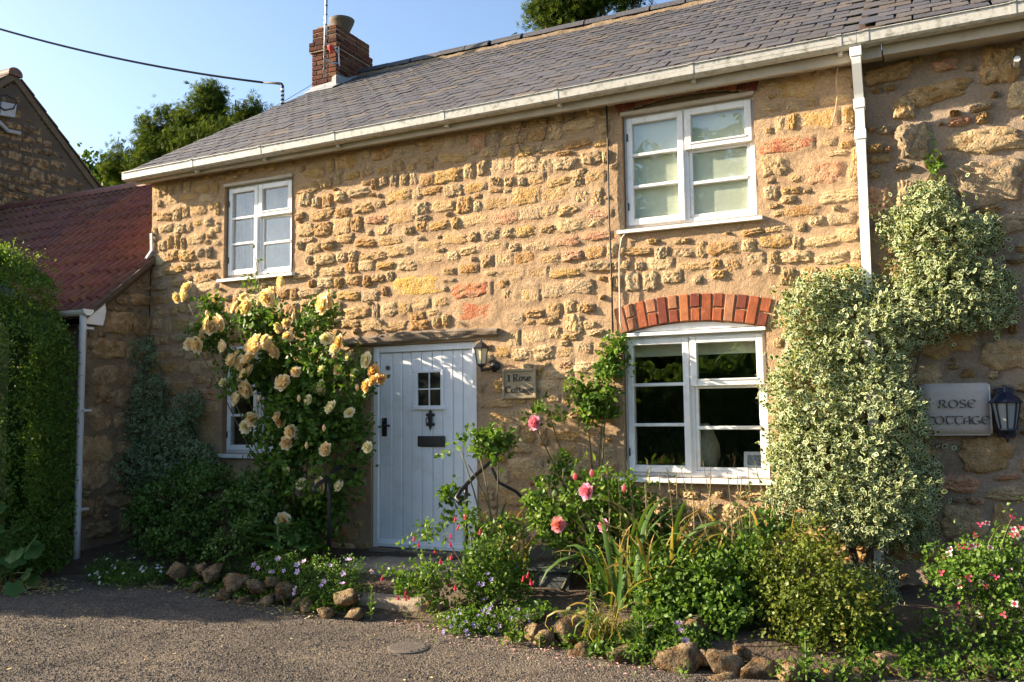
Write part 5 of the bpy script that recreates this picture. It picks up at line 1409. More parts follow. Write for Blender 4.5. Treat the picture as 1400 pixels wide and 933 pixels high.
# ---- sword-leaved clumps
def blade_clump(name, root, n, L, label, seed, lean=.5, spread=.12, w=.016, dry=.3, cat='plant', bend=0.9):
    g = rng(seed)
    t = thing(name, root, label, cat)
    lib = []
    for k in range(8):
        d = 1.0 if k / 8 < dry else 0.0
        lib.append(blade_mesh('leaf', 1.0, w / .6, bend * (0.5 + .25 * k) * (1.6 if d else 1), M['blade'], 0.7 if d else g.uniform(0, .3), 1.0 if d else g.uniform(.3, .8), g, twist=g.uniform(-1, 1) * (2.0 if d else .5)))
    for k in range(n):
        l = L * g.uniform(.45, 1.1)
        p = Vector(root) + Vector((g.normal(0, spread), g.normal(0, spread * .6), 0))
        put('leaf', lib[int(g.integers(8))], t, TRS(p, (g.normal(0, lean * .4), g.normal(0, lean * .5), g.uniform(0, 6.28)), (l, l, l)))
    return t
blade_clump('sword_leaf_clump', (-3.3, -.72, .22), 44, .8, 'upright clump of long sword leaves under the handrail bush', 241, .25, .10, .014, .28)
blade_clump('iris_clump', (-2.05, -1.05, .2), 95, .92, 'large clump of green and browned sword leaves below the window', 242, .45, .2, .017, .36)
blade_clump('iris_clump', (-1.35, -.75, .25), 40, .85, 'clump of dry curling sword leaves in front of the pale climber foot', 243, .4, .14, .015, .5)
blade_clump('grass_tuft', (-2.08, -1.72, .12), 40, .58, 'straw coloured drooping grass tuft hanging over the edging stones', 244, .6, .06, .010, .8, 'grass', 2.0)
blade_clump('grass_tuft', (-3.72, -1.5, .03), 16, .20, 'small grass tuft at the foot of the lower door step', 245, .5, .1, .006, .3, 'grass')
blade_clump('grass_tuft', (-4.75, -1.66, .03), 12, .18, 'small grass tuft below the lilac flowered cushion', 246, .5, .08, .006, .2, 'grass')

# ---- seed stalks in front of the window
ss = thing('seed_stalks', (-1.85, -.6, .3), 'thin upright seed stalks standing before the lower window', 'plant')
g = rng(251); mb = MB(); parts = []
for k in range(70):
    bx = g.uniform(-2.45, -1.1); by = g.uniform(-.95, -.4); h = g.uniform(.5, 1.0)
    tx = bx + g.normal(0, .1); ty = by + g.normal(-.05, .06)
    pts = [Vector((bx, by, .25)).lerp(Vector((tx, ty, .25 + h)), t) + Vector((.03 * math.sin(3 * t), 0, 0)) for t in np.linspace(0, 1, 6)]
    mb.tube(pts, [.005, .005, .0045, .004, .0035, .003], 4)
    for j in range(16):
        t = g.uniform(.55, 1.0); i = min(4, int(t * 5)); p = pts[i].lerp(pts[i + 1], t * 5 - i)
        parts.append((p, h))
put('stalk', mb.mesh('stalk', M['stem_dry']), ss)
P = np.array([p[0] for p in parts]); n = len(P)
D = unit(g.normal(0, 1, (n, 3)) + np.array((0, 0, .8)))
add_foliage(ss, leaf_cloud(P, D, unit(g.normal(size=(n, 3))), g.uniform(.018, .04, n), LEAF, g, g.random(n) * .8 + .1, .6), M['blade'], 'seed_heads')

# ---- fuchsia and campanula by the steps
fu = thing('fuchsia_bush', (-3.35, -1.2, .15), 'arching fuchsia bush with hanging red flowers beside the door steps', 'bush')
lob = [E_((-3.351, -1.150, 0.495), .26, .24, .24), E_((-3.495, -1.250, 0.331), .26, .22, .18), E_((-3.183, -1.100, 0.327), .24, .22, .28), E_((-3.443, -1.100, 0.685), .15, .15, .15), E_((-3.569, -1.350, 0.427), .2, .15, .1), E_((-3.706, -1.400, 0.342), .12, .1, .07), E_((-3.623, -1.200, 0.660), .14, .1, .06), E_((-3.857, -1.450, 0.266), .12, .08, .05), E_((-3.980, -1.450, 0.342), .10, .06, .04), E_((-3.726, -1.400, 0.663), .10, .06, .06), E_((-3.776, -1.450, 0.317), .14, .1, .06), E_((-3.577, -1.450, 0.276), .14, .1, .1), E_((-3.140, -1.050, 0.636), .14, .12, .16), E_((-3.104, -1.000, 0.258), .14, .14, .2)]
add_foliage(fu, foliage(lob, 1250, 6, 0.042, LEAF, 261, 0.06, gate=0.15, gf=4, shell=.8, tintp=(2, 1.6), width=1.15), M['leaf_light'])
branchy(fu, (-3.35, -1.15, .12), [(-3.80, -1.20, 0.33), (-3.62, -1.20, 0.66), (-3.39, -1.20, 0.73), (-3.07, -1.20, 0.66), (-3.32, -1.20, 0.50), (-3.56, -1.20, 0.26), (-3.01, -1.20, 0.30)], M['stem'], .01, .003, 262)
FM = fuchsia_mesh('flower', M['petal_fuchsia']); g = rng(263)
for p in [(-3.74, -1.45, 0.67), (-3.69, -1.45, 0.63), (-3.41, -1.45, 0.83), (-3.35, -1.45, 0.77), (-3.28, -1.45, 0.86), (-3.39, -1.45, 0.71), (-3.44, -1.45, 0.54), (-3.37, -1.45, 0.56), (-3.60, -1.45, 0.57), (-3.47, -1.45, 0.63), (-3.78, -1.45, 0.26), (-3.87, -1.45, 0.21), (-3.84, -1.45, 0.20), (-3.76, -1.45, 0.23), (-4.05, -1.45, 0.34), (-3.62, -1.45, 0.19), (-3.58, -1.45, 0.20), (-3.42, -1.45, 0.35), (-3.34, -1.45, 0.33), (-2.77, -1.45, 0.39), (-2.79, -1.45, 0.44), (-2.81, -1.45, 0.42), (-3.16, -1.45, 0.75), (-3.52, -1.45, 0.50)]:
    put('flower', FM, fu, TRS(Vector(p) + Vector((0, g.uniform(-.05, .1), 0)), (g.normal(0, .2), g.normal(0, .2), g.uniform(0, 6)), (.045,) * 3))
ca = thing('violet_bellflower', (-3.1, -1.5, .05), 'low mound of small violet bellflowers under the fuchsia', 'flower clump')
lob = [E_((-3.120, -1.350, 0.319), .14, .1, .12), E_((-3.114, -1.600, 0.101), .26, .14, .08), E_((-2.874, -1.600, 0.149), .2, .12, .1), E_((-3.132, -1.680, 0.039), .22, .12, .06)]
add_foliage(ca, foliage(lob, 420, 5, .026, LEAF_R, 271, .035, shell=.9), M['leaf_light'])
F5 = flower5('flower', M['petal_violet'], 5, .35, .45); g = rng(272)
C, O = sample_lobes(lob, 90, g, .15)
V = []; 
for p, o in zip(C, O):
    if o[1] > .3: continue
    put('flower', F5, ca, face_M(p, o + np.array((0, -.5, .5)), .017 * g.uniform(.8, 1.2), g))

# ---- pale variegated climber, right
ev = thing('variegated_climber', (-0.6, -0.1, 0.2), 'dense cream and green variegated climber covering the downpipe and wall', 'climber')
lob = [E_((-0.854, -0.150, 2.372), .24, .22, .3), E_((-0.633, -0.120, 2.535), .22, .18, .16), E_((-0.487, -0.160, 2.123), .35, .26, .3), E_((-0.872, -0.200, 1.736), .32, .3, .4), E_((-0.454, -0.220, 1.562), .40, .34, .42), E_((-0.783, -0.220, 1.173), .38, .34, .35), E_((-0.371, -0.240, 1.073), .34, .34, .32), E_((-0.483, -0.250, 0.800), .34, .32, .2),
       E_((0.055, -0.080, 2.883), .30, .24, .30), E_((0.018, -0.060, 3.173), .16, .16, .16), E_((0.136, -0.100, 2.484), .34, .24, .28), E_((-0.170, -0.120, 2.335), .3, .24, .25), E_((0.325, -0.060, 2.366), .22, .14, .17), E_((0.377, -0.040, 2.914), .12, .1, .14), E_((-0.220, -0.040, 3.031), .10, .1, .14), E_((-0.938, -0.350, 0.902), .3, .2, .16), E_((-0.166, -0.200, 0.701), .12, .14, .10), E_((-1.061, -0.150, 1.279), .14, .16, .3), E_((0.479, -0.030, 2.550), .1, .08, .07)]
kp = lambda C: C[:, 1] < 0.10
add_foliage(ev, [foliage(lob, 8200, 6, 0.040, LEAF_R, 281, 0.04, gate=0.0, shell=.42, keep=kp, tintp=(2, 2), width=1.0, up=.2, smin=.45)], M['leaf_vari'])
lob2 = [E_((0.068, -0.030, 3.488), .03, .03, .2)]
tag(add_foliage(ev, foliage(lob2, 45, 2, .040, LEAF_R, 283, .03, shell=1), M['leaf_light'], 'top_shoot'), kind='stuff')
lob3 = [E_((-0.498, -0.300, 0.378), .22, .16, .13), E_((-0.376, -0.350, 0.265), .16, .14, .07), E_((-0.643, -0.400, 0.332), .14, .12, .16)]
add_foliage(ev, foliage(lob3, 420, 5, .036, LEAF_R, 284, .04, gate=.15, shell=.8), M['leaf_vari'], 'low_sprays')
add_foliage(ev, foliage(lob, 650, 6, 0.044, LEAF_R, 286, 0.09, gate=0.1, shell=.2, keep=kp, tintp=(2, 2), width=.9, up=.5, jag=.8, smin=.5), M['leaf_vari'], 'loose_shoots')
branchy(ev, (-.55, -.15, .2), [(-.8, -.1, 1.5), (-.4, -.12, 2.2), (0.1, 0.0, 2.8), (-.9, -.1, 2.4), (-.2, -.1, 1.6)], M['bark'], .025, .008, 285)

# ---- golden green shrub and green shrub in front of it
gs_ = thing('golden_shrub', (-0.85, -1.1, .15), 'yellow green small leaved shrub below the pale climber', 'shrub')
lob = [E_((-0.849, -1.150, 0.498), .30, .26, .28), E_((-0.620, -1.200, 0.335), .28, .24, .24), E_((-0.932, -1.300, 0.235), .26, .22, .24), E_((-1.049, -1.100, 0.476), .2, .2, .2), E_((-0.701, -1.350, 0.175), .24, .18, .16), E_((-0.812, -1.000, 0.722), .16, .14, .14), E_((-0.492, -1.200, 0.207), .16, .16, .12)]
add_foliage(gs_, foliage(lob, 2300, 6, .028, LEAF, 291, .045, gate=.12, gf=5, shell=.7, tintp=(1.8, 1.6), width=1.25, jag=.6), M['leaf_gold'])
branchy(gs_, (-.85, -1.05, .12), [(-0.84, -1.15, 0.64), (-0.62, -1.15, 0.47), (-0.99, -1.15, 0.44), (-1.05, -1.15, 0.19), (-0.68, -1.15, 0.18)], M['stem'], .01, .003, 292)
gr = thing('green_bed_shrub', (-1.45, -1.2, .15), 'fresh green leafy shrub between sword leaves and yellow green shrub', 'shrub')
lob = [E_((-1.687, -1.200, 0.398), .28, .22, .2), E_((-1.429, -1.200, 0.416), .26, .22, .24), E_((-1.821, -1.300, 0.255), .2, .18, .18), E_((-1.303, -1.350, 0.212), .2, .18, .2), E_((-1.538, -1.400, 0.201), .24, .18, .14), E_((-1.203, -1.050, 0.557), .16, .16, .2), E_((-1.816, -1.500, 0.125), .14, .12, .08)]
add_foliage(gr, foliage(lob, 1150, 6, .042, LEAF_R, 301, .055, gate=.15, gf=4.5, shell=.75, tintp=(2, 2)), M['leaf_light'])
branchy(gr, (-1.45, -1.15, .12), [(-1.69, -1.20, 0.45), (-1.43, -1.20, 0.47), (-1.85, -1.20, 0.23), (-1.34, -1.20, 0.18)], M['stem'], .009, .003, 302)
dk = thing('shaded_bed_plants', (-1.7, -.6, .25), 'dark leafy undergrowth filling the bed against the wall below the window', 'plants')
lob = [E_((-2.104, -0.500, 0.703), .3, .2, .16), E_((-1.682, -0.550, 0.616), .36, .2, .2), E_((-1.243, -0.500, 0.742), .3, .2, .18), E_((-1.849, -0.800, 0.423), .3, .2, .2), E_((-1.431, -0.700, 0.435), .3, .2, .2), E_((-2.281, -0.900, 0.356), .2, .15, .2), E_((-2.624, -1.450, 0.140), .2, .12, .07), E_((-2.846, -1.350, 0.152), .14, .12, .1), E_((-2.415, -1.400, 0.173), .16, .12, .1), E_((-2.443, -1.100, 0.325), .14, .12, .16), E_((-0.282, -1.000, 0.230), .22, .16, .07), E_((-0.402, -1.300, 0.148), .16, .12, .06), E_((-0.152, -1.100, 0.171), .16, .12, .08)]
add_foliage(dk, foliage(lob, 1250, 5, .050, LEAF_R, 303, .06, gate=.2, shell=.8), M['leaf_rose'])

# ---- red and white salvia, right edge
sa = thing('salvia_bush', (0.15, -1.0, .2), 'airy bush with small red and white flowers by the right wall', 'bush')
lob = [E_((0.156, -1.000, 0.497), .26, .22, .24), E_((0.325, -0.950, 0.546), .26, .22, .26), E_((0.062, -1.050, 0.271), .22, .2, .16), E_((0.349, -1.000, 0.287), .24, .2, .16), E_((0.252, -0.950, 0.724), .2, .16, .18), E_((-0.007, -1.000, 0.578), .1, .1, .14), E_((0.421, -0.900, 0.773), .12, .1, .2)]
add_foliage(sa, foliage(lob, 1150, 5, .030, LEAF, 311, .05, gate=.2, gf=5, shell=.85, tintp=(2, 2), width=1.3, jag=.8), M['leaf_light'])
branchy(sa, (.15, -.98, .15), [(0.17, -1.00, 0.77), (0.40, -1.00, 0.94), (-0.01, -1.00, 0.58), (0.30, -1.00, 0.85), (0.43, -1.00, 0.70), (0.08, -1.00, 0.68), (0.32, -1.00, 0.51), (0.02, -1.00, 0.26)], M['stem'], .006, .002, 312)
SM = flower5('flower', M['petal_salvia'], 4, .2, .7, (.3, .9)); SM2 = flower5('flower', M['petal_fuchsia'], 3, .4, .6); g = rng(313)
for i, p in enumerate([(0.18, -1.15, 0.82), (0.19, -1.15, 0.77), (0.12, -1.15, 0.74), (0.16, -1.15, 0.75), (-0.00, -1.15, 0.67), (0.03, -1.15, 0.69), (-0.02, -1.15, 0.60), (0.04, -1.15, 0.72), (0.09, -1.15, 0.75), (0.22, -1.15, 0.64), (0.13, -1.15, 0.57), (0.20, -1.15, 0.54), (0.22, -1.15, 0.53), (0.07, -1.15, 0.53), (0.10, -1.15, 0.54), (0.08, -1.15, 0.50), (0.31, -1.15, 0.51), (0.40, -1.15, 0.86), (0.39, -1.15, 0.83), (0.41, -1.15, 0.84), (0.38, -1.15, 0.95), (0.26, -1.15, 0.75), (0.06, -1.15, 0.38), (0.19, -1.15, 0.34), (0.31, -1.15, 0.37), (0.07, -1.15, 0.22), (0.05, -1.15, 0.14), (0.37, -1.15, 0.44), (0.43, -1.15, 0.89), (0.37, -1.15, 0.60), (0.28, -1.15, 0.59), (0.26, -1.15, 0.58), (0.21, -1.15, 0.90), (0.25, -1.15, 0.91)]):
    put('flower', (SM if i % 2 else SM2), sa, face_M(Vector(p) + Vector((0, g.uniform(-.08, .15), 0)), (g.normal(0, .5), -1, g.normal(.3, .3)), .021 * g.uniform(.8, 1.2), g))

# ---- hedge, left
he = thing('clipped_hedge', (-9.2, -1.5, 0), 'tall clipped green hedge in front of the outbuilding', 'hedge')
hx = [(-7.98, 2.55), (-8.3, 3.0), (-8.7, 3.25), (-9.1, 3.4), (-9.7, 3.5), (-11.0, 3.5)]
def hedge_top(x): return np.interp(-x, [-a[0] for a in hx], [a[1] for a in hx])
def hedge_skin(n, seed, x0, x1, y0, y1, topf, right=True):
    """points and outward directions on a clipped hedge's front, end and top"""
    g = rng(seed); P = []; O = []
    nf, ne, nt = int(n * .55), int(n * .22) if right else 0, int(n * .23)
    x = g.uniform(x0, x1, nf); z = g.uniform(.05, 1, nf) ** .9 * topf(x)
    P.append(np.stack([x, np.full(nf, y0), z], 1)); O.append(np.tile((0, -1, .15), (nf, 1)))
    y = g.uniform(y0, y1, ne); z = g.uniform(.05, 1, ne) * topf(x1)
    P.append(np.stack([np.full(ne, x1), y, z], 1)); O.append(np.tile((1, 0, .15), (ne, 1)))
    x = g.uniform(x0, x1, nt); P.append(np.stack([x, g.uniform(y0, y1, nt), topf(x)], 1)); O.append(np.tile((0, -.1, 1), (nt, 1)))
    P = np.concatenate(P); O = np.concatenate(O).astype(float)
    # round the edges and let the skin bulge
    cx = x1 - .35; k = P[:, 0] > cx; cy = (y0 + y1) / 2
    P[:, 1] += np.where(k, (cy - P[:, 1]) * .45 * ((P[:, 0] - cx) / .35) ** 2, 0)
    tz = topf(P[:, 0]); kz = np.clip((P[:, 2] - (tz - .35)) / .35, 0, 1)
    P[:, 1] += (cy - P[:, 1]) * .30 * kz ** 2; P[:, 0] -= np.where(k, .12 * kz ** 2, 0)
    P += O * (.07 * fbm(P * 1.7, seed, 3) + .03 * fbm(P * 6, seed + 1, 2) - .06 * g.random(len(P)) ** 2)[:, None]
    return P, unit(O)
def skin_leaves(P, O, per, size, seed, spread, tm=LEAF, tintp=(1.8, 2), up=.6):
    g = rng(seed); n = len(P); N_ = n * per
    tw = unit(O + g.normal(0, .4, (n, 3)) + np.array((0, 0, up)))
    Q = np.repeat(P, per, 0) + np.repeat(tw, per, 0) * (g.random(N_) * spread * 1.2)[:, None] + g.normal(0, spread * .38, (N_, 3))
    D = unit(np.repeat(tw, per, 0) * .55 + g.normal(0, .75, (N_, 3))); Nn = unit(np.repeat(O, per, 0) * .6 + np.array((0, 0, .55)) + g.normal(0, .45, (N_, 3)))
    return leaf_cloud(Q, D, Nn, size * g.uniform(.65, 1.2, N_), tm, g, np.repeat(g.beta(*tintp, n), per) * .6 + .4 * g.random(N_), 1.15)
Ph, Oh = hedge_skin(9500, 320, -10.3, -7.90, -2.02, -1.06, hedge_top)
add_foliage(he, skin_leaves(Ph, Oh, 6, .034, 321, .045), M['leaf_hedge'])
lobt = [((x, -1.5, float(np.interp(-x, [-a[0] for a in hx], [a[1] for a in hx])) + .02), (.2, .4, .07)) for x in np.linspace(-8.2, -9.9, 9)]
add_foliage(he, foliage(lobt, 700, 5, .032, LEAF, 322, .05, shell=1, up=1.2, jag=1.2, tintp=(3, 1.5)), M['leaf_hedge'], 'young_shoots')
put('light_block_core', MB().prism([(-8.22, .1), (-10.9, .1), (-10.9, 3.2), (-9.2, 3.12), (-8.6, 2.88), (-8.25, 2.45)], 'y', -1.75, -1.2).mesh('light_block_core', M['leaf_dark']), he)  # solid dark core added inside the leaves to block light

# ---- broad-leaved plant under the hedge
bl = thing('broad_leaved_plant', (-8.1, -1.75, .05), 'plant with big round lobed leaves at the foot of the hedge', 'plant')
def lobed_leaf(name, mat, seed):
    g = rng(seed); V = [(0, 0, 0)]; T = [.3]; n = 30
    for k in range(n):
        a = math.pi * 2 * (k / n); r = (0.78 + .22 * abs(math.cos(2.5 * a))) * (1 - .35 * math.exp(-((a - math.pi) / .35) ** 2))
        V.append((r * math.sin(a), r * math.cos(a) + .35, .12 * math.cos(5 * a) * .5 - .12 * r)); T.append(.75 + .2 * g.random())
    F = [(0, k + 1, (k + 1) % n + 1) for k in range(n)]
    return mesh_np(name, np.array(V), np.array(F), mat, {'tint': np.array(T), 'edge': np.zeros(len(V))}, smooth=True)
LB = [lobed_leaf('leaf', M['leaf_big'], s) for s in (1, 2, 3)]; g = rng(331)
tips = []
for k in range(34):
    p = Vector((g.uniform(-8.55, -7.62), g.uniform(-2.1, -1.72), g.uniform(.12, .95))); p.z *= 1 - .45 * max(0, (p.x + 8.1) / .45)
    tips.append(p); s = g.uniform(.07, .13)
    put('leaf', LB[int(g.integers(3))], bl, face_M(p, (g.normal(.1, .4), -.7 + g.normal(0, .25), .75), s, g))
branchy(bl, (-8.15, -1.8, .02), tips[:14], M['stem_green'], .008, .004, 332)

# ---- grey variegated climber in the shade, left
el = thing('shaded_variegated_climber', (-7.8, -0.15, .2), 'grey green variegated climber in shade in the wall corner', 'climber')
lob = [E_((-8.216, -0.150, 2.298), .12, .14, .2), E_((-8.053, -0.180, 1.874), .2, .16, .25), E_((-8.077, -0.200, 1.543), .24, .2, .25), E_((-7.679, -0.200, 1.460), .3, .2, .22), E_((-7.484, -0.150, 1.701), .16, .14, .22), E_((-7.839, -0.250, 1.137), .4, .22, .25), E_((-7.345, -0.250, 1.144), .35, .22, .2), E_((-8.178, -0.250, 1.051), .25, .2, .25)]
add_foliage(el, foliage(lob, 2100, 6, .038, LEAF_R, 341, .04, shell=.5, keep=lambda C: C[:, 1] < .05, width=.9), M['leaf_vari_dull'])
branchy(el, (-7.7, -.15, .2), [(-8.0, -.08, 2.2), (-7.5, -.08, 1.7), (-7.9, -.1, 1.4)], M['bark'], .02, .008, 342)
# ---- dark shrub below it
ds = thing('dark_shrub', (-6.9, -0.8, .15), 'dark dense shrub with reddish shoots under the lower windowsill', 'shrub')
lob = [E_((-7.069, -0.800, 0.734), .38, .3, .3), E_((-6.480, -0.800, 0.826), .42, .32, .3), E_((-6.011, -0.800, 0.771), .34, .3, .28), E_((-6.704, -0.950, 0.443), .4, .25, .22), E_((-6.048, -0.950, 0.476), .4, .25, .22), E_((-7.259, -0.900, 0.518), .2, .2, .25), E_((-5.694, -0.900, 0.589), .24, .22, .25), E_((-6.881, -0.600, 1.019), .3, .2, .14), E_((-5.390, -0.900, 0.470), .18, .2, .15)]
add_foliage(ds, foliage(lob, 3000, 6, .044, LEAF, 351, .055, gate=.08, shell=.55, tintp=(2, 2), width=1.1, up=.5), M['leaf_dark'])
branchy(ds, (-6.9, -.8, .1), [(-7.3, -.85, .8), (-6.6, -.85, .9), (-6.9, -.9, 1.0), (-6.2, -.85, .7)], M['stem'], .014, .005, 352)
# ---- large jagged leaves beside the rose foot
th = thing('jagged_leaf_plant', (-5.45, -1.05, .2), 'pale green plant with large jagged leaves left of the handrail post', 'plant')
def jagged(name, mat, seed):
    g = rng(seed); V = []; T = []; n = 9
    for k in range(n):
        t = k / (n - 1); w = .28 * math.sin(math.pi * min(1, t * .92 + .06)) * (1.25 if k % 2 else .55)
        for s in (-1, 0, 1): V.append((s * w, t - (.06 if s and k % 2 else 0), -.30 * t * t + .06 * abs(s))); T.append(.9 if s else .5)
    F = [(k * 3 + s, k * 3 + s + 1, k * 3 + s + 4, k * 3 + s + 3) for k in range(n - 1) for s in (0, 1)]
    return mesh_np(name, np.array(V), np.array(F), mat, {'tint': np.array(T), 'edge': np.zeros(len(V))}, smooth=True)
JL = [jagged('leaf', M['leaf_big'], s) for s in (1, 2)]; g = rng(361)
for k in range(26):
    p = Vector((g.normal(-5.45, .16), g.normal(-1.05, .08), g.uniform(.22, .62))); a = g.uniform(0, 6.28); s = g.uniform(.18, .32)
    put('leaf', JL[int(g.integers(2))], th, TRS(p, (g.uniform(.1, .9), g.normal(0, .3), a), (s, s, s)))
put('stem', MB().tube([(-5.45, -1.0, .15), (-5.44, -1.05, .7)], .012, 6).mesh('stem', M['stem_green']), th)

# ---- flowering cushions on the edging
def cushion(name, label, lob, n, size, mat, fmesh, nf, fs, seed, dull=False):
    t = thing(name, tuple(lob[0][0][:2]) + (0.05,), label, 'flower clump')
    add_foliage(t, foliage(lob, n, 5, size, LEAF, seed, .035, shell=.8, width=.9, tintp=(2, 2.4)), M[mat])
    g = rng(seed + 1); C, O = sample_lobes(lob, nf * 2, g, .1); k = 0
    for p, o in zip(C, O):
        if o[1] > .35 or o[2] < -.2 or k >= nf: continue
        k += 1
        put('flower', fmesh, t, face_M(np.array(p) + o * .02, o + np.array((.1, -.6, .5)), fs * g.uniform(.75, 1.2), g))
    return t
FL = flower5('flower', M['petal_lilac'], 5, .25, .62); FW = flower5('flower', M['petal_white'], 9, .1, .28)
cushion('lilac_flower_cushion', 'trailing cushion of lilac flowers on the edging left of the steps', [E_((-5.056, -1.300, 0.292), .26, .16, .12), E_((-4.744, -1.300, 0.283), .28, .18, .14), E_((-4.516, -1.250, 0.260), .2, .18, .14), E_((-5.341, -1.250, 0.297), .18, .14, .1), E_((-4.661, -1.500, 0.163), .18, .1, .08), E_((-4.404, -1.500, 0.165), .14, .1, .08)], 820, .028, 'leaf_rose', FL, 30, .024, 371)
cushion('white_daisy_cushion', 'low cushion of tiny white daisies at the shaded lane edge', [E_((-7.350, -1.250, 0.133), .26, .16, .12), E_((-7.000, -1.250, 0.135), .26, .16, .12), E_((-7.020, -1.400, 0.077), .3, .14, .08), E_((-7.430, -1.350, 0.088), .16, .12, .07), E_((-6.750, -1.300, 0.113), .14, .12, .10)], 700, .026, 'leaf_rose', FW, 38, .016, 374)
cushion('pink_geranium_sprig', 'small green plant with three pink flowers over the edging stones', [E_((-1.636, -1.600, 0.150), .16, .1, .06), E_((-1.502, -1.650, 0.142), .14, .1, .06)], 130, .034, 'leaf_light', flower5('flower', M['petal_lilac'], 5, .2, .7, (0, .4)), 4, .026, 377)

# ---- upright sprigs
def sprig(label, base, h, seed, mat='leaf_light', lean=(0, 0), n=60, size=.035):
    t = thing('upright_sprig', base, label, 'plant'); g = rng(seed)
    b = Vector(base); tp = b + Vector((lean[0], lean[1], h))
    put('stem', MB().tube([b, b.lerp(tp, .5), tp], [.007, .006, .003], 6).mesh('stem', M['stem_green']), t)
    tt = g.uniform(.1, 1, n); P = np.array(b)[None] + np.array(tp - b)[None] * tt[:, None]
    D = unit(np.stack([g.normal(size=n), g.normal(size=n), np.full(n, .5)], 1))
    add_foliage(t, leaf_cloud(P, D, unit(g.normal(0, .3, (n, 3)) + np.array((0, -.3, 1))), size * g.uniform(.6, 1.2, n) * (1.1 - .5 * tt), LEAF, g, g.beta(3, 2, n), .8), M[mat])
sprig('bright green sprig growing at the corner of the lower step', (-4.028, -1.602, 0.030), .26, 381, n=70, size=.05)
sprig('pale green spire beside the straw coloured grass tuft', (-2.155, -1.780, 0.121), .36, 382, lean=(.02, 0), n=90, size=.05)
sprig('small leafy weed on the edging stone below the sword leaves', (-1.759, -1.850, 0.117), .2, 383, n=40, size=.06)
sprig('feathery green weed before the yellow green shrub', (-0.757, -1.900, 0.044), .28, 384, n=60, size=.07)
sprig('tiny yellow green weed on a pale edging rock', (-2.488, -1.850, 0.042), .09, 385, 'leaf_gold', n=24, size=.05)
sprig('low green weed at the lane edge below the violet flowers', (-2.697, -1.850, 0.045), .1, 386, n=50, size=.07)

# ---- trees behind the roofs
def conifer(label, base, trunk_h, plumes, n, size, seed, mat='leaf_conifer', tm=SPRAY, cat='tree'):
    t = thing('conifer_tree', base, label, cat); g = rng(seed)
    mb = MB(); b = Vector(base)
    mb.tube([b, b + Vector((0, 0, trunk_h * .5)), b + Vector((.1, 0, trunk_h))], [.28, .2, .05], 8)
    for (c, r) in plumes[::1]:
        c_ = Vector(c); st = b + Vector((0, 0, max(.5, c_.z - b.z - r[2] - .6)))
        mb.tube([st, st.lerp(c_, .6) + Vector((0, 0, -.1)), c_ + Vector((0, 0, r[2] * .6))], [.09, .05, .015], 5)
    put('trunk', mb.mesh('trunk', M['bark'], True), t)
    add_foliage(t, foliage(plumes, n, 5, size, tm, seed + 1, size * 1.3, gate=.36, gf=1.9, shell=.75, up=1.3, tintp=(2, 2), width=1.1), M[mat], 'crown')
    return t
pl = [E_((-16.322, 9.000, 9.530), .25, .3, .5), E_((-16.488, 9.000, 9.173), .5, .5, .8), E_((-17.122, 9.000, 9.273), .25, .3, .5), E_((-17.009, 9.000, 8.868), .5, .5, .7), E_((-17.921, 9.200, 8.963), .6, .6, .8), E_((-18.311, 9.000, 8.806), .4, .45, .6), E_((-18.434, 9.000, 9.341), .18, .2, .35), E_((-19.037, 9.000, 8.671), .5, .5, .6), E_((-15.817, 9.200, 9.127), .4, .4, .6), E_((-15.725, 9.200, 9.437), .2, .2, .35), E_((-15.005, 9.000, 8.939), .32, .32, .45), E_((-19.297, 9.000, 8.206), .5, .5, .5), E_((-17.992, 8.800, 8.179), .9, .7, .6), E_((-16.797, 9.000, 8.452), 1.0, .7, .8), E_((-15.567, 9.000, 8.464), .9, .7, .7), E_((-19.709, 9.000, 8.058), .4, .4, .4)]
conifer('dark green conifer rising left of the chimney behind the slate roof', (-15.6, 9.1, 0), 8.0, pl, 7000, .15, 401)
pl = [E_((-6.786, 9.000, 10.149), .5, .5, .8), E_((-6.295, 9.000, 10.119), .6, .6, 1.0), E_((-5.728, 9.200, 10.081), .7, .6, .9), E_((-5.167, 9.000, 9.794), .45, .45, .7), E_((-7.128, 9.000, 9.666), .3, .3, .35), E_((-6.116, 9.000, 11.020), .7, .6, .9), E_((-5.485, 9.000, 10.788), .6, .6, .8), E_((-6.959, 9.000, 9.710), .6, .5, .5), E_((-4.893, 9.000, 9.809), .3, .3, .4)]
conifer('sunlit conifer top showing above the slate ridge', (-6.2, 9.1, 0), 10.5, pl, 5200, .15, 411)
pl = [E_((-24.510, 12.000, 9.559), .5, .5, .55), E_((-23.818, 12.000, 9.300), .5, .5, .5), E_((-25.044, 12.000, 9.874), .3, .3, .4), E_((-23.634, 12.000, 8.869), .6, .5, .5)]
conifer('small bright leafy tree between the far gable and the conifer', (-23.6, 12, 0), 7.5, pl, 420, .20, 421, 'leaf_tree', LEAF_R)
# trees across the lane, seen mirrored in the window panes
def lane_tree(label, base, h, r, seed):
    g = rng(seed); b = np.array(base)
    pl = [((b[0] + g.normal(0, r * .45), b[1] + g.normal(0, r * .3), h * g.uniform(.25, .92)), (r * g.uniform(.35, .6),) * 2 + (r * g.uniform(.3, .5),)) for _ in range(16)]
    t = conifer(label, base, h * .8, pl, 3600, .34, seed, 'leaf_tree', LEAF_R); t.name = 'lane_tree'
lane_tree('broad leafy tree across the lane mirrored in the upper right window', (-6.0, -16.5, 0), 9.3, 3.8, 431)

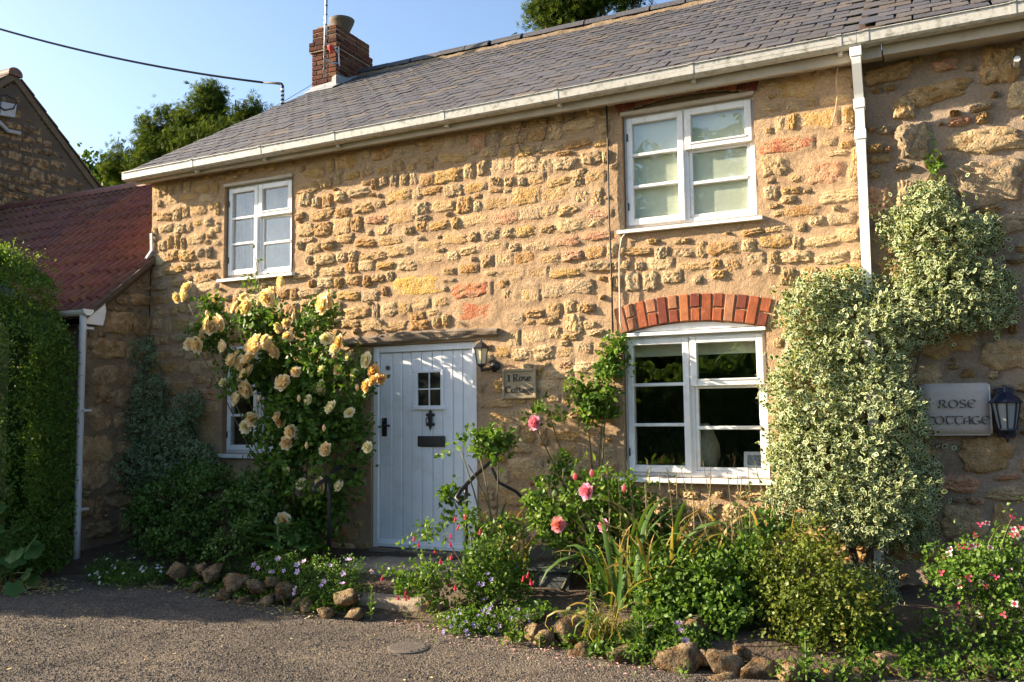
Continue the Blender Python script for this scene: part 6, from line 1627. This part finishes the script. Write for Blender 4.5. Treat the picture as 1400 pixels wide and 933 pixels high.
lh = thing('added_lane_hedge', (-2, -11, 0), 'long hedge added out of view across the lane to darken the lower right panes', 'hedge')  # unseen hedge, added to darken pane reflections and cut sky fill
Pl, Ol = hedge_skin(3600, 461, -11, 5, -11.6, -10.4, lambda x: 2.3 + .15 * np.sin(np.asarray(x) * 1.3), False)
Pl[:, 1] = -11.0 - (Pl[:, 1] + 11.0); Ol[:, 1] *= -1
add_foliage(lh, skin_leaves(Pl, Ol, 6, .13, 462, .14, LEAF_R), M['leaf_hedge'])
put('light_block_core', MB().box(-10.9, 4.9, -11.3, -10.65, 0, 2.2).mesh('light_block_core', M['leaf_dark']), lh)  # hidden solid box added to stop light through the leaves

# ---- low weeds between and over the edging stones
def verge_weeds():
    g = rng(701); P = []
    for _ in range(2600):
        x = g.uniform(-7.3, 0.8)
        if -4.3 < x < -3.5: continue
        y = edge_y(x) + .20 + g.normal(0, .13)
        n_ = fbm(np.array([[x * 2.6, y * 2, 0]]), 77, 3)[0]
        if n_ < -.05: continue
        P.append((x, y, max(0.02, soil_z(x, y)) + g.uniform(0, .07)))
    P = np.array(P); O = unit(np.column_stack([g.normal(0, .3, len(P)), np.full(len(P), -.3), np.ones(len(P))]))
    return skin_leaves(P, O, 5, .034, 702, .05, LEAF, (2, 2))
V, F, A = verge_weeds()
tag(put('ground_cover', mesh_np('ground_cover', V, F, M['leaf_light'], A)), 'low creeping weeds among the edging stones', 'weeds', kind='stuff')

sh = thing('lane_side_hedge', (-14, -3.6, 0), 'tall dark hedge past the frame edge that shades the lane', 'hedge')
Pl, Ol = hedge_skin(2200, 471, -17.0, -12.0, -3.95, -3.25, lambda x: 3.25 + .06 * np.sin(np.asarray(x) * 2.3))
add_foliage(sh, skin_leaves(Pl, Ol, 6, .09, 472, .10, LEAF_R), M['leaf_hedge'])
put('light_block_core', MB().box(-16.9, -12.2, -3.8, -3.4, 0, 3.15).mesh('light_block_core', M['leaf_dark']), sh)  # hidden solid fill added so no light passes the leaves

# ------------------------------------------------------------------ edging stones
def rock_mesh(seed):
    bm = bmesh.new(); bmesh.ops.create_icosphere(bm, subdivisions=3, radius=1.0)
    V = np.array([v.co[:] for v in bm.verts]); F = np.array([[v.index for v in f.verts] for f in bm.faces]); bm.free()
    q = np.sign(V) * abs(V) ** 0.8
    V = q * (1 + .22 * fbm(V * 1.2 + seed * 5.1, seed, 3) + .10 * fbm(V * 3.0 + seed, seed + 3, 5, .7))[:, None]
    gg = rng(900 + seed)
    for _ in range(11):
        n_ = gg.normal(size=3); n_ /= np.linalg.norm(n_); d_ = gg.uniform(.55, .85)
        V = V - np.maximum(0, V @ n_ - d_)[:, None] * n_ * .92
    V = V * (1 + .05 * fbm(V * 6 + seed, seed + 8, 4, .7))[:, None] * 1.15
    return mesh_np('stone', V, F, M['rock'], {'tint': np.ones((len(V), 3))}, smooth=True)
RK = [rock_mesh(s) for s in range(8)]
def edging(label, spots, seed, base):
    t = thing('rockery_edging', base, label, 'stone edging'); g = rng(seed)
    for (p, rx, rz) in spots:
        c = np.array([(0.12, 0.082, 0.048), (0.10, 0.074, 0.047), (0.145, 0.10, 0.062), (0.09, 0.068, 0.044)][int(g.integers(4))]) * g.uniform(.8, 1.2)
        put('stone', RK[int(g.integers(8))], t, TRS(Vector(p) + Vector((0, .06, -.055)), (g.normal(0, .2), g.normal(0, .15), g.uniform(0, 6.28)), (rx * .80, rx * g.uniform(.55, .8), rz * .72)), c)
g = rng(501)
sp = []
for i, (p, rx, rz) in enumerate((((-6.492, -1.280, 0.228), .17, .13), ((-6.038, -1.280, 0.237), .17, .11), ((-6.139, -1.380, 0.136), .12, .08), ((-5.643, -1.420, 0.210), .16, .10), ((-5.366, -1.450, 0.204), .15, .1), ((-5.690, -1.500, 0.127), .13, .07), ((-5.155, -1.550, 0.116), .13, .09), ((-5.043, -1.500, 0.205), .13, .10), ((-4.819, -1.600, 0.110), .11, .08), ((-5.395, -1.550, 0.097), .1, .06), ((-4.676, -1.620, 0.126), .12, .09), ((-4.294, -1.600, 0.210), .17, .11), ((-4.446, -1.680, 0.099), .13, .07), ((-4.179, -1.660, 0.118), .12, .07), ((-6.254, -1.200, 0.264), .12, .1), ((-5.206, -1.450, 0.246), .10, .08), ((-6.693, -1.350, 0.092), .1, .07))):
    sp.append((p, rx, rz))
edging('row of dark lichened rocks edging the shaded bed left of the steps', [(p, rx * .85, rz * .85) for p, rx, rz in sp], 502, (-5.6, -1.4, 0))
sp = []
for (p, rx, rz) in (((-2.617, -1.720, 0.147), .11, .08), ((-2.490, -1.820, 0.083), .13, .13), ((-2.330, -1.750, 0.156), .14, .12), ((-2.370, -1.850, 0.054), .09, .08), ((-2.175, -1.880, 0.058), .15, .12), ((-1.897, -1.880, 0.096), .17, .10), ((-1.649, -1.900, 0.095), .13, .11), ((-1.531, -1.900, 0.108), .17, .14), ((-1.384, -1.880, 0.140), .09, .08), ((-1.236, -1.900, 0.117), .17, .12), ((-1.058, -1.920, 0.099), .12, .13), ((-1.157, -1.800, 0.167), .09, .06), ((-0.873, -1.880, 0.101), .14, .09), ((-1.239, -2.000, 0.035), .12, .08), ((-1.524, -1.550, 0.234), .10, .12), ((-1.439, -1.500, 0.241), .09, .08), ((-0.656, -1.800, 0.092), .12, .09), ((-0.522, -1.720, 0.073), .13, .08), ((-0.350, -1.500, 0.143), .14, .08), ((-0.290, -1.550, 0.068), .14, .10), ((-0.132, -1.500, 0.052), .12, .09), ((0.024, -1.420, 0.049), .13, .09), ((0.182, -1.380, 0.090), .13, .10), ((0.337, -1.320, 0.079), .13, .09), ((-0.212, -1.600, 0.006), .1, .07), ((-0.424, -1.700, 0.029), .11, .07), ((0.118, -1.450, 0.004), .12, .06), ((-2.730, -1.780, 0.085), .08, .06), ((0.471, -1.280, 0.084), .13, .1), ((0.622, -1.250, 0.093), .14, .1)):
    sp.append((p, rx, rz))
edging('row of rough tan rocks edging the sunny bed below the window', sp, 503, (-1.4, -1.9, 0))

# ------------------------------------------------------------------ steps
st = thing('door_steps', (-4.4, -0.6, 0), 'two worn stone steps and a plank threshold leading to the white door', 'steps')
def worn(name, x0, x1, y0, y1, z0, z1, seed):
    bm = bmesh.new(); bmesh.ops.create_cube(bm, size=1.0)
    bmesh.ops.bevel(bm, geom=bm.edges[:], offset=.03, segments=2, affect='EDGES')
    bmesh.ops.subdivide_edges(bm, edges=bm.edges[:], cuts=5, use_grid_fill=True)
    V = np.array([v.co[:] for v in bm.verts]) + .5
    V = np.array((x0, y0, z0)) + V * np.array((x1 - x0, y1 - y0, z1 - z0))
    V += .004 * np.stack([fbm(V * 4 + k * 9, seed, 3) for k in range(3)], 1)
    for v, c in zip(bm.verts, V): v.co = c
    me = bpy.data.meshes.new(name); bm.to_mesh(me); bm.free(); me.materials.append(M['step'])
    me.polygons.foreach_set('use_smooth', [True] * len(me.polygons))
    return me
put('step', worn('step', -5.0, -3.65, -.70, .02, .04, .265, 1), st)
put('step', worn('step', -4.85, -3.6, -1.30, -.68, -.06, .13, 2), st)
put('threshold', MB().box(DOOR[0] + .01, DOOR[1] - .01, -.06, .16, .255, .305, .012).mesh('threshold', M['timber']), st)

# ------------------------------------------------------------------ handrails
def rail(label, base, paths, seed):
    t = thing('handrail', base, label, 'handrail')
    for nm, pts, r in paths: put(nm, MB().tube(pts, r, 10).mesh(nm, M['black_iron'], True), t)
    return t
pl_ = Vector((-5.102, -0.750, 0.918))
rail('black iron handrail with upright post left of the door', (-5.1, -.75, .3), (('rail', [(-5.228, -0.020, 1.277), (-5.198, -0.100, 1.258), (-5.174, -0.420, 1.153), (-5.126, -0.720, 1.049), (-5.110, -0.880, 0.994), (-5.112, -0.950, 0.960), (-5.087, -0.950, 0.922)], .019), ('post', [(-5.111, -0.740, 1.031), (pl_.x + .01, -.75, .9), (pl_.x + .01, -.75, .12)], .017), ('wall_plate', [(-5.287, 0.000, 1.261), (-5.244, -0.060, 1.263)], .036)), 1)
rail('black iron handrail with scrolled end right of the door', (-3.6, -.8, .3), (('rail', [(-3.548, -0.050, 1.384), (-3.609, -0.350, 1.198), (-3.625, -0.600, 1.098), (-3.631, -0.750, 1.033), (-3.642, -0.860, 0.974), (-3.650, -0.920, 0.918), (-3.630, -0.920, 0.883), (-3.607, -0.910, 0.907)], .018), ('post', [(-3.636, -0.780, 1.011), (-3.625, -.8, .9), (-3.62, -.8, .15)], .017), ('hose', [(-3.610, -0.350, 1.133), (-3.563, -0.300, 1.001), (-3.436, -0.220, 0.920), (-3.351, -0.140, 0.812), (-3.273, -0.060, 0.715), (-3.133, -0.020, 0.651)], .014)), 2)

# ------------------------------------------------------------------ lanterns
def lantern(name, label, p, s, mat, glass, sides=6, bracket=True, yaw=0.0):
    """hanging/standing wall lantern: p is the middle of its glass body"""
    t = thing(name, p, label, 'lantern'); x, y, z = p
    def ring(r0, z0, r1, z1, r2=None, z2=None):
        pr = [(r0 * s, z0 * s), (r1 * s, z1 * s)] + ([(r2 * s, z2 * s)] if r2 is not None else [])
        return pr
    roof_ = MB().lathe([(.98 * s, .80 * s), (1.02 * s, .86 * s), (.62 * s, 1.25 * s), (.34 * s, 1.48 * s), (.20 * s, 1.52 * s), (.10 * s, 1.75 * s), (.03 * s, 2.0 * s)], p, sides)
    put('hood', roof_.mesh('hood', M[mat]), t)
    base_ = MB().lathe([(.55 * s, -.85 * s), (.58 * s, -.95 * s), (.36 * s, -1.1 * s), (.16 * s, -1.3 * s), (.10 * s, -1.6 * s), (.03 * s, -1.8 * s)], p, sides)
    put('base', base_.mesh('base', M[mat]), t)
    for k in range(sides):
        a = 2 * math.pi * k / sides; b = 2 * math.pi * (k + 1) / sides
        top = .84 * s; bot = .54 * s
        c0 = Vector((x + top * math.cos(a), y + top * math.sin(a), z + .82 * s)); c1 = Vector((x + bot * math.cos(a), y + bot * math.sin(a), z - .88 * s))
        d0 = Vector((x + top * math.cos(b), y + top * math.sin(b), z + .82 * s)); d1 = Vector((x + bot * math.cos(b), y + bot * math.sin(b), z - .88 * s))
        put('corner_bar', MB().tube([c0, c1], .055 * s, 6).mesh('corner_bar', M[mat]), t)
        inn = lambda v: Vector((x + (v.x - x) * .95, y + (v.y - y) * .95, v.z))
        put('glass_pane', MB().add([inn(c0), inn(c1), inn(d1), inn(d0)], [(0, 1, 2, 3)]).mesh('glass_pane', M[glass]), t)
    return t
lt = lantern('wall_lantern', 'black lantern with cream glass on a bracket above the door corner', (-3.788, -0.190, 2.152), .085, 'black_iron', 'lamp_glass')
lp = Vector((-3.788, -0.190, 2.152))
put('bracket', MB().tube([lp + Vector((0, 0, -.09)), lp + Vector((0.0, .02, -.13)), lp + Vector((.03, .09, -.12)), lp + Vector((.045, .19, -.09))], [.014, .016, .018, .018], 8).mesh('bracket', M['black_iron'], True), lt)
put('wall_rose', MB().lathe([(.055, 0), (.055, .015), (.03, .04)], (0, 0, 0), 16).mesh('wall_rose', M['black_iron'], True), lt, TRS(lp + Vector((.045, .195, -.09)), (math.pi / 2, 0, 0)))
bp = Vector((0.456, -0.050, 1.564))
lb = lantern('wall_lantern', 'dark blue half lantern with frosted panes right of the grey plaque', tuple(bp), .112, 'blue_metal', 'lamp_glass_grey', 8)
put('back_plate', MB().box(bp.x - .06, bp.x + .06, .0, NB + .01, bp.z - .16, bp.z + .2, .005).box(bp.x - .03, bp.x + .03, bp.y, .01, bp.z - .12, bp.z - .09).mesh('back_plate', M['blue_metal']), lb)

# ------------------------------------------------------------------ name signs, lettered with a broad pen
def pen(strokes, ox, oz, h, nib, ang, thick=0.0):
    """strokes: polylines in em units; returns an MB of pen strokes in the x-z plane"""
    nx, nz = math.cos(ang) * nib / 2, math.sin(ang) * nib / 2
    V = []; F = []; tn = thick / 2
    for s in strokes:
        pts = [(ox + p[0] * h, oz + p[1] * h) for p in s]
        for (x0, z0), (x1, z1) in zip(pts[:-1], pts[1:]):
            dx, dz = x1 - x0, z1 - z0; L = math.hypot(dx, dz) or 1; px, pz = -dz / L * tn, dx / L * tn
            sg = 1 if (nx * -dz + nz * dx) >= 0 else -1
            a = (x0 + nx * sg + px, z0 + nz * sg + pz); b = (x1 + nx * sg + px, z1 + nz * sg + pz); c = (x1 - nx * sg - px, z1 - nz * sg - pz); d = (x0 - nx * sg - px, z0 - nz * sg - pz)
            o = len(V); V += [a, b, c, d]; F.append((o, o + 1, o + 2, o + 3))
    return V, F
def arc(cx, cz, rx, rz, a0, a1, n=14):
    return [(cx + rx * math.cos(R(a)), cz + rz * math.sin(R(a))) for a in np.linspace(a0, a1, n)]
SERIF = {
    '1': (0.36, [[(.06, .56), (.18, .68), (.18, 0)], [(.04, 0), (.32, 0)]]),
    'R': (0.66, [[(.12, .68), (.12, 0)], [(.02, .68), (.30, .68)] + arc(.30, .52, .18, .16, 90, -90) + [(.14, .36)], [(.28, .36), (.50, .02), (.62, .0)], [(.02, 0), (.24, 0)]]),
    'o': (0.50, [arc(.24, .22, .19, .21, 100, 460)]),
    's': (0.40, [arc(.19, .33, .13, .11, 40, 220) + arc(.19, .11, .14, .11, 60, -130)]),
    'e': (0.46, [[(.06, .24), (.38, .24)] + arc(.22, .22, .17, .21, 10, 320)]),
    'C': (0.68, [arc(.34, .34, .28, .34, 45, 320), [(.55, .66), (.55, .52)]]),
    't': (0.32, [[(.13, .58), (.13, .10)] + arc(.21, .10, .08, .09, 180, 300), [(.02, .42), (.28, .42)]]),
    'a': (0.46, [arc(.20, .32, .13, .11, 150, 0) + [(.33, .06), (.42, .01)], arc(.19, .13, .13, .12, 60, 380)]),
    'g': (0.46, [arc(.20, .29, .13, .13, 0, 360), [(.29, .38), (.42, .42)], [(.12, .16), (.10, .06), (.30, .02)] + arc(.21, -.10, .16, .10, 40, -220)]),
    ' ': (0.26, [])}
UNCIAL = {
    'R': (0.78, [[(.14, .72), (.14, 0)], [(.04, .66), (.14, .72), (.34, .72)] + arc(.34, .54, .22, .18, 90, -60), [(.34, .38), (.56, .06), (.72, .02), (.76, .08)]]),
    'O': (0.86, [arc(.42, .36, .35, .36, 110, 470, 24)]),
    'S': (0.62, [arc(.32, .54, .22, .18, 20, 200) + arc(.30, .18, .24, .18, 60, -150)]),
    'E': (0.74, [arc(.42, .36, .34, .36, 50, 310, 20), [(.10, .38), (.56, .38)], [(.62, .64), (.68, .54)]]),
    'C': (0.76, [arc(.42, .36, .35, .36, 55, 305, 20), [(.62, .68), (.66, .54)]]),
    'T': (0.74, [[(.04, .62), (.12, .72), (.70, .72), (.74, .66)], arc(.44, .36, .30, .36, 100, 320, 18)]),
    'A': (0.70, [[(.58, .70), (.58, .04), (.66, 0)], arc(.58, .30, .46, .40, 90, 180) + [(.12, .02)], [(.14, .26), (.58, .26)]]),
    'G': (0.80, [arc(.42, .36, .35, .36, 50, 320, 20), [(.44, .30), (.72, .30), (.70, .06)]]),
    ' ': (0.4, [])}
def lettering(text, font, xc, z, h, nib, ang, thick, sp=0.0):
    w = sum(font[c][0] + sp for c in text) * h; x = xc - w / 2; V = []; F = []
    for c in text:
        v, f = pen(font[c][1], x, z, h, nib, ang, thick)
        F += [tuple(i + len(V) for i in q) for q in f]; V += v; x += (font[c][0] + sp) * h
    return V, F
def letter_obj(lines, parent, y, mat):
    k = 0
    for args in lines:
        V, F = lettering(*args)
        # strokes overlap where they cross: give each quad its own hair of depth
        mb = MB()
        for q in F:
            yy = y - 0.00002 * (k % 97); k += 1
            mb.add([(V[i][0], yy, V[i][1]) for i in q], [(0, 1, 2, 3)])
        put('lettering', mb.mesh('lettering', M[mat]), parent)
s1 = thing('name_sign', (-3.475, -.02, 1.74), 'small tan stone sign reading 1 Rose Cottage right of the lantern', 'sign')
sx0, sx1, sz0, sz1 = -3.645, -3.305, 1.755, 2.025
put('panel', MB().prism([(sx0, sz0), (sx1, sz0), (sx1, sz1), (sx0, sz1)], 'y', -.035, .0).mesh('panel', M['sign_stone']), s1)
b_ = .022
put('raised_border', MB().box(sx0 - .004, sx0 + b_, -.047, -.036, sz0 - .004, sz1 + .004, .005).box(sx1 - b_, sx1 + .004, -.047, -.036, sz0 - .004, sz1 + .004, .005).box(sx0 + b_, sx1 - b_, -.046, -.036, sz1 - b_, sz1 + .003, .005).box(sx0 + b_, sx1 - b_, -.046, -.036, sz0 - .003, sz0 + b_, .005).mesh('raised_border', M['sign_stone']), s1)
letter_obj([('1 Rose', SERIF, -3.475, 1.915, .092, .013, .15, .004), ('Cottage', SERIF, -3.475, 1.805, .092, .013, .15, .004)], s1, -.0375, 'ink')
s2 = thing('house_plaque', (.12, .03, 1.42), 'pale grey stone plaque with carved ROSE COTTAGE lettering on the shaded wall', 'sign')
qx0, qx1, qz0, qz1 = -.115, .365, 1.415, 1.805
put('slab', worn('slab', qx0, qx1, .0, NB + .01, qz0, qz1, 5), s2)
s2.children[0].data.materials[0] = M['plaque_stone']
letter_obj([('ROSE', UNCIAL, .14, 1.622, .082, .011, .35, .0015, .03), ('COTTAGE', UNCIAL, .135, 1.50, .082, .011, .35, .0015, -.01)], s2, -.0125, 'incised')

# ------------------------------------------------------------------ small things on and by the wall
ks = thing('key_safe', (-5.326, -0.020, 1.011), 'small black key safe with grey keypad left of the door', 'key safe')
kx, ky, kz = (-5.340, -0.000, 1.010)
put('case', MB().box(kx - .06, kx + .06, -.055, -.005, kz - .075, kz + .075, .01).mesh('case', M['black_iron']), ks)
put('keypad', MB().box(kx - .045, kx + .025, -.064, -.0555, kz - .06, kz + .05, .008).mesh('keypad', M['screen']), ks)
put('dial', MB().box(kx - .03, kx + .01, -.072, -.0645, kz + .01, kz + .03, .003).mesh('dial', M['black_iron']), ks)
pts = [(-2.570, -0.030, 4.420), (-2.565, -0.030, 4.012), (-2.564, -0.035, 3.341), (-2.556, -0.030, 2.812), (-2.553, -0.030, 2.321)]
tag(put('black_cable', MB().tube(pts, .008, 6).mesh('black_cable', M['cable_black'], True)), 'black cable running down the wall left of the right hand windows', 'cable')
tag(put('cream_cable', MB().tube([(-2.404, -0.050, 3.203), (-2.453, -0.030, 3.159), (-2.476, -0.030, 3.036), (-2.476, -0.050, 2.738), (-2.473, -0.060, 2.412), (-2.458, -0.050, 2.334)], .007, 6).mesh('cream_cable', M['cable_white'], True)), 'cream cable hanging from the upper right sill over the brick arch', 'cable')
tag(put('loose_wire', MB().tube([(-3.394, -0.020, 4.419), (-3.469, -0.030, 4.214), (-3.440, -0.030, 4.104), (-3.357, -0.030, 4.042), (-3.236, -0.030, 4.074), (-3.174, -0.030, 4.205), (-3.146, -0.020, 4.379)], .0035, 5).mesh('loose_wire', M['cable_black'])), 'thin dark wire sagging in a loop below the gutter', 'wire')
tag(put('loose_wire', MB().tube([(-2.866, -0.020, 4.403), (-2.900, -0.030, 4.316), (-2.995, -0.030, 4.289), (-3.083, -0.030, 4.331)], .003, 5).mesh('loose_wire', M['cable_black'])), 'short curled dark wire under the gutter near the black cable', 'wire')
tag(put('white_peg', MB().tube([(-2.782, -0.050, 4.449), (-2.734, -0.050, 4.338)], .005, 6).mesh('white_peg', M['white_plastic'])), 'short white plastic stub hanging from the eaves', 'peg')
tag(put('hanging_rope', MB().tube([(-0.590, -0.030, 4.404), (-0.609, -0.050, 4.297), (-0.604, -0.050, 4.145), (-0.626, -0.050, 3.997), (-0.658, -0.050, 3.900)], .006, 6).mesh('hanging_rope', M['rope'])), 'frayed length of rope hanging from the eaves beside the downpipe', 'rope')
bx = thing('slate_box', (-2.95, -.55, .2), 'low dark slate box standing in the bed between the two bushes', 'box')
put('lid', MB().prism([(-.78, .34), (-.25, .44), (-.25, .465), (-.78, .365)], 'x', -3.2, -2.68).mesh('lid', M['slab_dark']), bx)
put('body', MB().box(-3.17, -2.71, -.75, -.28, .05, .335, .01).mesh('body', M['slab_dark']), bx)
mc = thing('drain_cover', (-3.367, -2.114, 0.010), 'round iron drain cover set in the lane before the steps', 'drain cover')
cx_, cy_, _ = (-3.367, -2.114, 0.010); cz_ = float(road_z([(cx_, cy_, 0)])[0]) + .006
put('cover', MB().lathe([(.145, -.01), (.145, .004), (.13, .008), (0.001, .008)], (cx_, cy_, cz_), 28).mesh('cover', M['iron_cover']), mc)
for k in range(5):
    d = (k - 2) * .045; l = math.sqrt(.12 ** 2 - d * d)
    put('rib', MB().box(cx_ - l, cx_ + l, cy_ + d - .01, cy_ + d + .01, cz_ + .0085, cz_ + .013).mesh('rib', M['iron_cover']), mc)
# things seen through the panes
tag(put('roller_blind', MB().box(-2.40, -1.32, .105, .11, 3.24, 4.30).tube([(-2.42, .14, 4.32), (-1.3, .14, 4.32)], .02, 8).mesh('roller_blind', M['blind'])), 'pale green blind drawn down behind the upper right window', 'blind')
tag(put('roller_blind', MB().box(-2.44, -1.28, .22, .225, 2.13, 2.30).box(-2.44, -1.28, .215, .23, 2.11, 2.13).mesh('roller_blind', M['blind'])), 'blind rolled up at the top of the lower right window', 'blind')
def curtain(x0, x1, z0, z1, label):
    n = 60; V = []
    for k in range(n):
        x = x0 + (x1 - x0) * k / (n - 1); y = .22 + .025 * math.sin(k * .75) + .008 * math.sin(k * 2.1)
        V += [(x, y, z0), (x, y, z1)]
    mb = MB().add(V, [(2 * k, 2 * k + 2, 2 * k + 3, 2 * k + 1) for k in range(n - 1)])
    tag(put('curtain', mb.mesh('curtain', M['curtain'], True)), label, 'curtain')
curtain(-7.2, -6.93, 3.1, 4.3, 'grey curtain gathered at the side of the upper left window')
tag(put('net_curtain', MB().add([(-7.15 + .022 * k, .30 + .012 * math.sin(k * 1.3), z) for k in range(45) for z in (3.1, 4.25)], [(2 * k, 2 * k + 2, 2 * k + 3, 2 * k + 1) for k in range(44)]).mesh('net_curtain', M['net'], True)), 'pale net curtain behind the panes of the upper left window', 'curtain')
tag(put('window_board', MB().box(-2.47, -1.26, .13, .37, 1.045, 1.07).mesh('window_board', M['white_paint'])), 'white inner sill board of the lower right window', 'sill')
vx, vy, vz = (-1.846, 0.240, 1.077)
tag(put('ribbed_vase', MB().lathe([(.06, 0), (.10, .06), (.135, .16), (.13, .26), (.09, .36), (.055, .42), (.05, .44)], (vx + .01, .25, 1.071), 22, False).mesh('ribbed_vase', M['vase'], True)), 'rounded grey green vase inside the lower right window', 'vase')
rd = thing('desk_radio', (-1.42, .24, 1.07), 'small white radio on the sill inside the lower right window', 'radio')
put('case', MB().prism([(.17, 1.072), (.30, 1.072), (.30, 1.27), (.22, 1.27)], 'x', -1.49, -1.30).mesh('case', M['white_plastic']), rd)
put('display', MB().prism([(.188, 1.165), (.193, 1.165), (.215, 1.245), (.205, 1.245)], 'x', -1.46, -1.35).mesh('display', M['screen']), rd)

# ------------------------------------------------------------------ litter
def litter(name, label, n, area, size, mat, seed, heap=False):
    g = rng(seed); P = []
    while len(P) < n:
        x, y = area(g)
        P.append((x, y))
    P = np.array(P); z = road_z(np.column_stack([P, np.zeros(n)]))
    for i in range(n):
        if P[i, 1] > edge_y(P[i, 0]) + .12: z[i] = soil_z(P[i, 0], P[i, 1]) + .01
    if heap: z = z + .06 * np.exp(-(((P[:, 0] + 7.95) / .35) ** 2 + ((P[:, 1] + 1.75) / .2) ** 2)) * g.random(n)
    P3 = np.column_stack([P, z + .006 + g.uniform(0, .006, n)])
    D = unit(np.column_stack([g.normal(size=(n, 2)), g.normal(0, .15, n)])); N = unit(np.column_stack([g.normal(0, .25, (n, 2)), np.ones(n)]))
    V, F, A = leaf_cloud(P3, D, N, size * g.uniform(.5, 1.3, n), LEAF_R, g, g.random(n), .7)
    tag(put(name, mesh_np(name, V, F, M[mat], A)), label, 'litter', kind='stuff')
def near_edge(x0, x1, d0, d1):
    def f(g):
        x = g.uniform(x0, x1); return x, edge_y(x) - d0 + abs(g.normal(0, 1)) * -d1
    return f
litter('leaf_litter', 'heap of yellowed fallen leaves at the shaded lane edge', 900, lambda g: (g.normal(-7.95, .28), g.normal(-1.72, .13)), .038, 'litter', 601, True)
litter('leaf_litter', 'fallen leaves scattered along the foot of the edging', 420, near_edge(-7.4, -4.4, -.02, .09), .036, 'litter', 602)
litter('leaf_litter', 'pale leaves and petals strewn over the lane', 130, lambda g: (g.uniform(-7, -2.2), g.uniform(-3.9, -1.9)), .028, 'litter', 603)
litter('petal_litter', 'pink fallen petals along the edging before the bushes', 520, near_edge(-3.9, -1.6, -.06, .12), .022, 'litter_pink', 604)
